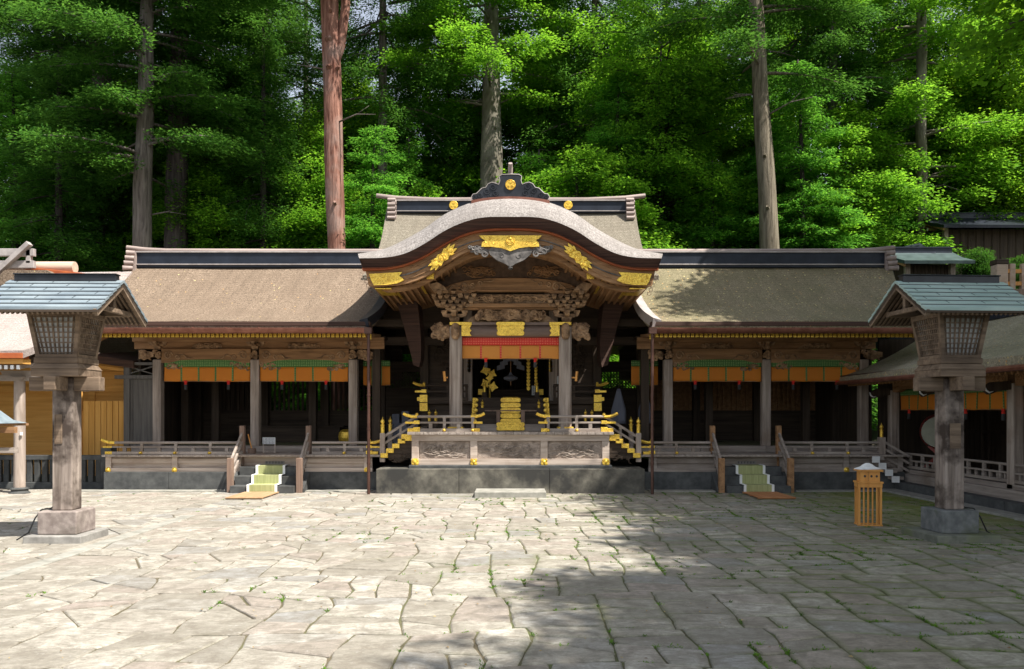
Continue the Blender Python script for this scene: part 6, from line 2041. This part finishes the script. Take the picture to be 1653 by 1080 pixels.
m = MB(); m.box(xf + .15, xf + 4.4, Yp - .32, Yp - .26, PZ(482, Yp), PZ(470, Yp)); sub(m, 'sill_beam', W_POST_RED, PF)
# ------------------------------------------------------------------ trees
def leaves_mesh(name, C, D, nper, rad, flat, ll, lw, mat_, seed, tilt=.45, droop=.25, spray=0.0):
    r = np.random.default_rng(seed)
    C = np.asarray(C); D = np.asarray(D); K = len(C)
    n = K * nper
    c = np.repeat(C, nper, 0); d = np.repeat(D, nper, 0)
    tint_c = np.repeat(r.uniform(0, 1, K), nper)
    a = r.uniform(0, 2 * PI, n); q = np.sqrt(r.uniform(0, 1, n)) * rad * np.repeat(r.uniform(.7, 1.25, K), nper)
    side = np.stack([-d[:, 1], d[:, 0], np.zeros(n)], 1)
    u = np.cos(a) * q; v = np.sin(a) * q
    hd = np.stack([d[:, 0], d[:, 1], np.zeros(n)], 1)
    pos = c + hd * u[:, None] * 1.25 + side * v[:, None] * (.8 - .3 * spray)
    pos[:, 2] += r.normal(0, flat, n) - droop * (q / rad) ** 2 * rad + hd[:, 2]
    # leaf axis: outward from cluster centre mixed with branch direction
    ax = hd * (1.0) + side * (np.sin(a) * 1.1)[:, None] + r.normal(0, .45, (n, 3))
    ax[:, 2] = r.normal(-.28, .30, n)
    ax /= np.linalg.norm(ax, axis=1)[:, None]
    nr = r.normal(0, tilt, (n, 3)); nr[:, 2] += 1.0
    sd = np.cross(ax, nr); sd /= np.linalg.norm(sd, axis=1)[:, None] + 1e-9
    s = r.uniform(.65, 1.3, n)[:, None]
    L = ax * ll * s; W = sd * lw * s * .5
    V = np.empty((n, 4, 3)); V[:, 0] = pos; V[:, 1] = pos + L * .45 + W; V[:, 2] = pos + L; V[:, 3] = pos + L * .45 - W
    Fq = np.arange(n * 4).reshape(n, 4)
    t = np.clip(tint_c * .55 + r.uniform(0, .45, n), 0, 1)
    me = raw_mesh(name, V.reshape(-1, 3), Fq, [mat_], attr=np.repeat(t, 4))
    return me


def make_tree(kind, seed, H, r0, r1, lean=(0, 0), crown_lo=.2, R=3.0, nb=60, leafmat=None, barkmat=None, forked=False, nper=44, ll=.17, lw=.085, crad=.5, env='round', limb=True, flat=.12, topcut=1.0, side=None, trunk_n=10, droopb=.15):
    """returns trunk mesh builder + crown mesh"""
    r = random.Random(seed)
    tr = MB()
    K = 14; pts = []; rad = []
    wx, wy = r.uniform(0, 6), r.uniform(0, 6)
    def tp(t): return Vector((lean[0] * t + .10 * math.sin(wx + t * 5) * R * .3 * (0 if kind == 'con' else 1), lean[1] * t + .10 * math.sin(wy + t * 4) * R * .3 * (0 if kind == 'con' else 1), H * t))
    for i in range(K + 1):
        t = i / K; pts.append(tp(t)); rad.append(r0 + (r1 - r0) * t + (r0 * .35 * max(0, 1 - t * 14)))
    pts[0].z = -.6
    tr.tube(pts, rad, trunk_n)
    C = []; D = []
    for b in range(nb):
        t = crown_lo + (1 - crown_lo) * ((b + r.random()) / nb)
        if side is None: az = r.uniform(0, 2 * PI)
        else: az = side + r.gauss(0, .9)
        w = (t - crown_lo) / (1 - crown_lo)
        if env == 'round': L = R * (math.sin(PI * min(1, .12 + w * .88)) ** .6) * r.uniform(.65, 1.1)
        elif env == 'cone': L = R * (1.05 - w) ** .75 * r.uniform(.6, 1.15)
        else: L = R * r.uniform(.5, 1.1)
        L = max(L, .5)
        el = {'con': r.uniform(-.35, .12), 'broad': r.uniform(-.05, .55), 'hem': r.uniform(-.15, .2)}[kind]
        p0 = tp(t); dv = Vector((math.cos(az), math.sin(az), 0))
        bp = []; nb_ = 6
        for j in range(nb_ + 1):
            u = j / nb_
            bp.append(p0 + dv * (L * u) + Vector((0, 0, L * u * math.tan(el) * .8 - droopb * L * u * u)) + Vector((-dv.y, dv.x, 0)) * (.12 * L * math.sin(u * 3 + b)))
        if limb: tr.tube([tuple(q) for q in bp[:-1]], [max(.012, (r0 * .22) * (1 - .8 * j / nb_) * min(1, L / 3)) for j in range(nb_)], 4, cap=False)
        nc = max(2, int(L / (crad * .62)))
        for j in range(nc):
            u = .25 + .75 * (j + .5) / nc
            k = u * nb_; i0 = min(nb_ - 1, int(k)); p = bp[i0].lerp(bp[i0 + 1], k - i0)
            sp_ = (1 - u) * L * .35 + .15
            for s in ((-1, 1) if r.random() < .75 else (0,)):
                off = Vector((-dv.y, dv.x, 0)) * s * r.uniform(.3, 1) * sp_
                pp = p + off + Vector((0, 0, r.uniform(-.12, .12) if kind == 'hem' else r.gauss(0, .26)))
                C.append(tuple(pp)); dd = (dv + Vector((-dv.y, dv.x, 0)) * s * .6).normalized(); D.append((dd.x, dd.y, 0))
    me = leaves_mesh('crown', C, D, nper, crad, flat, ll, lw, leafmat, seed, spray=.5 if kind != 'broad' else 0)
    return tr, me


LIB = {}
def lib(key, **k):
    tr, me = make_tree(**k)
    LIB[key] = (tr, me, k['barkmat'])


lib('maple', kind='broad', seed=1, env='x', H=13.5, r0=.17, r1=.03, crown_lo=.14, R=3.3, nb=110, leafmat=LEAF_MID, barkmat=BARK_DARK, nper=84, ll=.125, lw=.072, crad=.46)
lib('beech', kind='broad', seed=2, H=11.5, r0=.18, r1=.03, crown_lo=.15, R=3.3, nb=95, leafmat=LEAF_MID, barkmat=BARK_DARK, nper=84, ll=.115, lw=.062, crad=.44, env='round')
lib('hemlock', kind='hem', seed=3, H=13, r0=.2, r1=.03, crown_lo=.12, R=3.4, nb=105, leafmat=LEAF_BLUE, barkmat=BARK_DARK, nper=84, ll=.12, lw=.040, crad=.44, env='cone', flat=.035, droopb=.25)
lib('bright_maple', kind='broad', seed=4, env='x', H=12, r0=.12, r1=.03, crown_lo=.2, R=2.6, nb=84, leafmat=LEAF_BRIGHT, barkmat=BARK_DARK, nper=70, ll=.11, lw=.06, crad=.40)
lib('yellow_maple', kind='broad', seed=5, H=12, r0=.15, r1=.03, crown_lo=.12, R=2.9, nb=105, leafmat=LEAF_YEL, barkmat=BARK_DARK, nper=66, ll=.10, lw=.055, crad=.40)
lib('cypress', kind='con', seed=6, H=16, r0=.24, r1=.05, crown_lo=.24, R=3.0, nb=95, leafmat=LEAF_DARK, barkmat=BARK_DARK, nper=80, ll=.13, lw=.04, crad=.42, env='cone', flat=.11, droopb=.35)
lib('tall_cypress', kind='con', seed=7, H=22, r0=.3, r1=.08, crown_lo=.52, R=3.2, nb=60, leafmat=LEAF_DARK, barkmat=BARK_GREY, nper=80, ll=.13, lw=.042, crad=.48, env='x', flat=.12, droopb=.25)
lib('shrub', kind='broad', seed=8, H=3.2, r0=.06, r1=.02, crown_lo=.06, R=1.9, nb=46, leafmat=LEAF_SHADE, barkmat=BARK_DARK, nper=42, ll=.13, lw=.07, crad=.36)
lib('big_canopy', kind='broad', seed=9, H=17, r0=.32, r1=.06, crown_lo=.50, R=5.2, nb=150, leafmat=LEAF_MID, barkmat=BARK_GREY, nper=40, ll=.17, lw=.11, crad=.55, env='round')

VAR = {}
for key, sd in (('maple', 21), ('beech', 22), ('hemlock', 23)):
    k = dict(maple=dict(kind='broad', env='x', H=14, r0=.16, r1=.03, crown_lo=.16, R=3.1, nb=115, leafmat=LEAF_MID, nper=84, ll=.115, lw=.062, crad=.44),
             beech=dict(kind='hem', H=10.5, r0=.17, r1=.03, crown_lo=.2, R=3.5, nb=86, leafmat=LEAF_MID, nper=84, ll=.12, lw=.07, crad=.46, env='round', droopb=.2),
             hemlock=dict(kind='con', H=12, r0=.2, r1=.03, crown_lo=.15, R=3.2, nb=95, leafmat=LEAF_BLUE, nper=84, ll=.115, lw=.04, crad=.42, env='cone', flat=.05, droopb=.3))[key]
    lib(key + '2', seed=sd, barkmat=BARK_DARK, **k)
DESC = {'maple': 'mid green broadleaf tree', 'beech': 'leafy layered green tree', 'hemlock': 'hemlock with flat cool green sprays', 'bright_maple': 'sunlit yellow green maple',
        'yellow_maple': 'tall yellow green maple', 'cypress': 'dark green cypress', 'tall_cypress': 'tall thin cypress', 'shrub': 'low leafy bush', 'big_canopy': 'tall spreading shade tree'}
NAME = {'maple': 'broadleaf_tree', 'beech': 'beech_tree', 'hemlock': 'hemlock_tree', 'bright_maple': 'maple_tree', 'yellow_maple': 'maple_tree', 'cypress': 'cypress_tree', 'tall_cypress': 'cypress_tree', 'shrub': 'bush', 'big_canopy': 'shade_tree'}
GRP = {'shrub': 'bushes on the forest edge', 'big_canopy': 'shade trees beside the courtyard'}
TM = {}


def plant(key, x, y, s=1.0, rz=None, where='', z=None, sz_=None):
    base = key
    if key in ('maple', 'beech', 'hemlock') and int(abs(x) * 7 + y * 3) % 2: key = key + '2'
    tr, me, bk = LIB[key]
    rz = rnd.uniform(0, 6.28) if rz is None else rz
    z = hill_z(x, y) - .05 if z is None else z
    root = thing(NAME[base], DESC[base] + ' ' + where, 'bush' if base == 'shrub' else 'tree', (0, 0, 0), GRP.get(base, 'trees of the forest behind the shrine'))
    if key not in TM:
        t_ = tr.build('trunk', bk, root, smooth='all'); TM[key] = t_.data
    else:
        t_ = bpy.data.objects.new('trunk', TM[key]); COL.objects.link(t_); t_.parent = root
    c = bpy.data.objects.new('crown', me); COL.objects.link(c); c.parent = root
    root.location = (x, y, z); root.rotation_euler = (0, 0, rz); root.scale = (s * (.92 + .16 * ((x * 7.7) % 1)), s * (.92 + .16 * ((y * 5.3) % 1)), sz_ or s * (.93 + .16 * ((x * 3.1 + y) % 1)))
    return root


def at(px, Y): return PX(px, Y)


# the large trunks that stand out
def big_trunk(name, label, px0, py0, px1, py1, w0, w1, Y, bk, fork=None, crown=None, knots=6, group='large trunks behind the shrine', curve=None, lo=.45, Htop=None, nper=76):
    root = thing(name, label, 'tree', (PX(px0, Y), Y, hill_z(PX(px0, Y), Y)), group)
    m = MB()
    zb = hill_z(PX(px0, Y), Y) - .3
    x0, z0, x1, z1 = PX(px0, Y), PZ(py0, Y), PX(px1, Y), PZ(py1, Y)
    H = Htop or 20
    pts = []; rad = []
    K = 26
    rr = random.Random(int(px0))
    for i in range(K + 1):
        z = zb + (H - zb) * i / K; t = (z - z0) / (z1 - z0)
        cx_ = 0 if curve is None else curve * math.sin(PI * min(1, max(0, t)))
        pts.append((x0 + (x1 - x0) * t + cx_, Y + .05 * math.sin(i), z))
        rad.append(max(.06, (w0 + (w1 - w0) * t) / 2 * (1 + .03 * rr.uniform(-1, 1))) * (1 + .25 * max(0, 1 - i / 3)))
    # fluted cross section
    n = 26; vs = []; fs = []
    for i, (p, ra) in enumerate(zip(pts, rad)):
        for k in range(n):
            a = 2 * PI * k / n
            q = ra * (1 + .035 * math.sin(a * 5 + i * .15) + .02 * math.sin(a * 11 + i * .4) + .012 * rr.uniform(-1, 1))
            vs.append((p[0] + q * math.cos(a), p[1] + q * math.sin(a), p[2]))
    for i in range(len(pts) - 1):
        for k in range(n):
            a = i * n + k; b = i * n + (k + 1) % n; fs.append((a, b, b + n, a + n))
    m.add(vs, fs)
    t_ = sub(m, 'trunk', bk, root, smooth='all')
    for k in range(knots):
        i = rr.randint(4, K - 6); p = pts[i]; a = -PI / 2 + rr.uniform(-1.2, 1.2)
        q = MB(); q.tube([(p[0] + math.cos(a) * rad[i] * .8, p[1] + math.sin(a) * rad[i] * .8, p[2]), (p[0] + math.cos(a) * (rad[i] + .10), p[1] + math.sin(a) * (rad[i] + .10), p[2] + .05)], [.07, .035], 7)
        sub(q, 'branch_stub', bk, t_, smooth=True)
    for k in range(7):
        tw = MB()
        i = rr.randint(6, K - 3); p = pts[i]; a = rr.choice((0, PI)) + rr.uniform(-.9, .5); L = rr.uniform(.4, 1.5)
        q0 = Vector((p[0] + math.cos(a) * rad[i] * .8, p[1] + math.sin(a) * rad[i] * .8, p[2] + rr.uniform(0, .7)))
        dv = Vector((math.cos(a), math.sin(a), rr.uniform(-.15, .35)))
        q1 = q0 + dv * L * .5 + Vector((0, 0, rr.uniform(-.05, .1))); q2 = q0 + dv * L + Vector((0, 0, -.12 * L))
        tw.tube([q0, q1, q2], [.028, .018, .006], 5)
        tw.tube([q1, q1 + dv * L * .3 + Vector((0, .2, .2))], [.012, .004], 4)
        sub(tw, 'dead_twig', BARK_GREY, t_, smooth='all')
    if fork:
        f = MB(); fz, ddx, wr = fork
        i = min(range(len(pts)), key=lambda i: abs(pts[i][2] - fz)); p = pts[i]
        f.tube([p, (p[0] + ddx * .5, p[1] - .05, p[2] + .7), (p[0] + ddx * .8, p[1] - .05, p[2] + 1.8), (p[0] + ddx, p[1], H)], [wr * .9, wr, wr * .95, wr * .6], 14)
        sub(f, 'second_stem', bk, root, smooth=True)
    if crown:
        lm, R, nb, cl, ll, lw = crown
        C = []; D = []; lb = MB()
        for b in range(nb):
            z = cl + (H - cl) * (b + rr.random()) / nb
            t = (z - z0) / (z1 - z0); p0 = Vector((x0 + (x1 - x0) * t, Y, z)); az = rr.uniform(0, 2 * PI); L = R * rr.uniform(.45, 1.1)
            dv = Vector((math.cos(az), math.sin(az), 0)); bp = [p0 + dv * L * u + Vector((0, 0, -.05 * L * u - .22 * L * u * u + .15 * L * u)) for u in [j / 6 for j in range(7)]]
            lb.tube([tuple(q) for q in bp[:-1]], [max(.012, .06 * (1 - j / 6.5)) for j in range(6)], 4, cap=False)
            nc = int(L / .3)
            for j in range(nc):
                u = .3 + .7 * (j + .5) / nc; k = u * 6; i0 = min(5, int(k)); p = bp[i0].lerp(bp[i0 + 1], k - i0)
                for s in (-1, 1):
                    pp = p + Vector((-dv.y, dv.x, 0)) * s * rr.uniform(.1, .9) * ((1 - u) * L * .3 + .2) + Vector((0, 0, rr.uniform(-.15, .1)))
                    C.append(tuple(pp - Vector(OFF[root.name]))); dd = (dv + Vector((-dv.y, dv.x, 0)) * s * .5).normalized(); D.append((dd.x, dd.y, 0))
        sub(lb, 'branches', bk, root, smooth='all')
        me = leaves_mesh('crown', C, D, nper, .42, .09, ll, lw, lm, int(px0), spray=.5)
        c = bpy.data.objects.new('crown', me); COL.objects.link(c); c.parent = root
    return root


big_trunk('cedar_tree', 'grey brown cedar trunk rising behind the left end of the left wing', 229, 400, 234, 200, .55, .46, 24, BARK_GREY, crown=(LEAF_DARK, 3.6, 70, 8.6, .13, .044))
big_trunk('cedar_tree', 'dark wet cedar trunk just right of the grey brown cedar', 284, 395, 291, 60, .70, .55, 25.5, BARK_CEDAR, crown=(LEAF_DARK, 3.4, 50, 10.5, .17, .055), knots=2)
big_trunk('cedar_tree', 'thick mossy leaning trunk half hidden behind the grey brown cedar', 219, 400, 190, 250, .9, .75, 28, BARK_PALE, knots=0, curve=-.35, crown=(LEAF_DARK, 4.2, 70, 9.0, .13, .044))
big_trunk('red_cedar', 'red brown cedar trunk forking near the top of the picture', 543, 402, 534, 60, .52, .50, 23, BARK_RED, fork=(PZ(120, 23), .50, .14), knots=14, crown=(LEAF_DARK, 3.0, 30, 14.0, .13, .044))
big_trunk('pale_trunk_tree', 'massive pale flaky trunk rising behind the golden porch', 793, 300, 793, 40, .84, .52, 29, BARK_PALE, knots=3, crown=(LEAF_MID, 4.2, 60, 12.6, .12, .065))
big_trunk('cedar_tree', 'straight olive brown cedar trunk rising behind the right wing', 1243, 402, 1221, 30, .55, .42, 24, BARK_OLIVE, knots=4, crown=(LEAF_DARK, 3.2, 40, 11.6, .13, .044))
big_trunk('cedar_tree', 'slender pale stem high among the leaves at the upper right', 1487, 260, 1487, 20, .35, .3, 27, BARK_PALE, knots=3, crown=(LEAF_MID, 3.2, 50, 9.5, .12, .065))

# thin dark trunks between, each with a high crown
thin = [(60, 30, 'far left edge'), (98, 28, 'left, behind the crossed timbers'), (150, 31, 'left, between the crossed timbers and the grey cedar'), (352, 30, 'right of the dark wet cedar'), (430, 29, 'midway between dark cedar and red cedar'),
        (494, 33, 'just left of the red cedar'), (618, 28, 'right of the red cedar'), (690, 33, 'left of the pale massive trunk'), (960, 30, 'right of the porch ridge'), (1075, 33, 'left of the olive brown cedar'), (1130, 31, 'close to the left of the olive brown cedar'),
        (1300, 30, 'right of the olive brown cedar'), (1345, 28, 'above the middle of the right wing ridge'), (1392, 31, 'above the right end of the right wing ridge'), (1430, 34, 'behind the storehouse'), (1590, 32, 'behind the upper shrine')]
for px, Y, w in thin:
    plant('tall_cypress', at(px, Y), Y, rnd.uniform(.72, .95), where='standing ' + w)

front = [('hemlock', 20, 25.5, 1.0, 'at the left edge of the forest'), ('cypress', 95, 25, .85, 'over the crossed timbers'), ('cypress', 165, 27, .8, 'left of the grey brown cedar'), ('cypress', -40, 27, 1.0, 'cut by the left edge'),
         ('beech', 350, 26.5, .9, 'right of the dark wet cedar'), ('cypress', 425, 26, .8, 'above the middle of the left wing ridge'), ('beech', 480, 27.5, .95, 'left of the red cedar'), ('hemlock', 605, 24.4, .8, 'touching the red cedar on its right'),
         ('hemlock', 660, 27, .9, 'left of the porch ridge ornament'), ('beech', 690, 26.5, .78, 'above the left end of the main ridge'), ('cypress', 725, 31, .9, 'left of the massive pale trunk'), ('hemlock', 870, 26.5, .85, 'above the ridge ornament'), ('beech', 850, 33, 1.25, 'far behind the ridge ornament'), ('cypress', 890, 36, 1.15, 'far behind the main ridge'), ('beech', 550, 27, .95, 'behind the red cedar'), ('hemlock', 255, 29, 1.0, 'between the two left cedars'), ('maple', 300, 28.5, .95, 'behind the dark wet cedar'), ('hemlock', 1240, 27.5, .9, 'right behind the olive brown cedar'),
         ('beech', 930, 25, .95, 'above the right half of the main ridge'), ('hemlock', 1000, 26.5, .95, 'right of the main ridge'), ('bright_maple', 1100, 31, 1.2, 'glowing in sun right of the main ridge'), ('maple', 1070, 27, .95, 'mid green, right of the main ridge'), ('hemlock', 1150, 26, .8, 'left of the olive brown cedar, low'),
         ('hemlock', 1290, 25.5, .9, 'right of the olive brown cedar'), ('beech', 1365, 27, .9, 'behind the right part of the right wing'), ('hemlock', 1420, 28.5, .95, 'over the storehouse'), ('beech', 1485, 29.5, 1.0, 'left of the upper shrine'),
         ('yellow_maple', 1615, 29, 1.12, 'behind the upper shrine'), ('yellow_maple', 1720, 28, 1.1, 'cut by the right edge'), ('bright_maple', 640, 33, 1.1, 'far behind the porch, left'), ('beech', 1200, 29, .95, 'behind the olive brown cedar')]
for k, px, Y, s, w in front: plant(k, at(px, Y), Y, s, where=w)
rows_ = [(32, 12, ['beech', 'cypress', 'maple', 'hemlock'], 'second row'), (40, 12, ['bright_maple', 'beech', 'bright_maple', 'yellow_maple'], 'far row')]  # far row takes brighter leaf colours to paint in a sunlit glow
marks = ['beyond the left edge', 'at the far left', 'behind the crossed timbers', 'behind the grey brown cedar', 'behind the dark wet cedar', 'behind the left wing ridge', 'left of the red cedar', 'right of the red cedar', 'behind the main ridge, left half', 'behind the ridge ornament', 'behind the main ridge, right half', 'left of the olive brown cedar', 'right of the olive brown cedar', 'behind the storehouse', 'behind the upper shrine', 'at the far right']
for Y, n, ks, wname in rows_:
    for i in range(n):
        px = -80 + 1820 * i / (n - 1) + rnd.uniform(-35, 35); yy = Y + rnd.uniform(-1.5, 2)
        if 1330 < px < 1440: continue
        if px < 40: continue
        k = ks[(i * 3 + int(Y)) % 4]
        mk = marks[min(15, max(0, int((px + 80) / 1820 * 15.99)))]
        plant(k, at(px, yy), yy, rnd.uniform(.9, 1.2) * (Y / 34) ** .5, where='in the %s %s' % (wname, mk))
for i in range(15):
    px = -20 + 120 * i + rnd.uniform(-20, 20); Y = 26 + rnd.uniform(-2, 2.5)
    if 1400 < px: Y = 30
    mk = marks[min(15, max(0, int((px + 80) / 1820 * 15.99)))]
    plant('shrub', at(px, Y), Y, rnd.uniform(.9, 1.4), where='on the slope ' + mk)
plant('shrub', PX(1590, 24), 24.2, .36, where='with drooping branches in front of the upper shrine', z=PZ(462, 24))
plant('shrub', PX(1640, 22), 22, .30, where='beside the picket fence at the right edge', z=PZ(470, 22))
# shade trees beside the courtyard, outside the frame, that throw the dappled shade
for x, y, s, z in ((9.9, 1.5, .84, 0), (12.1, 5.7, .88, 0), (13.2, 8.8, .95, 0), (9.5, -2.6, .9, 0), (14.2, 12.6, .95, 0), (13.5, 2.0, 1.0, 0), (13.0, 14.6, .95, 0)):
    plant('big_canopy', x, y, s, where='right of the courtyard', z=z)
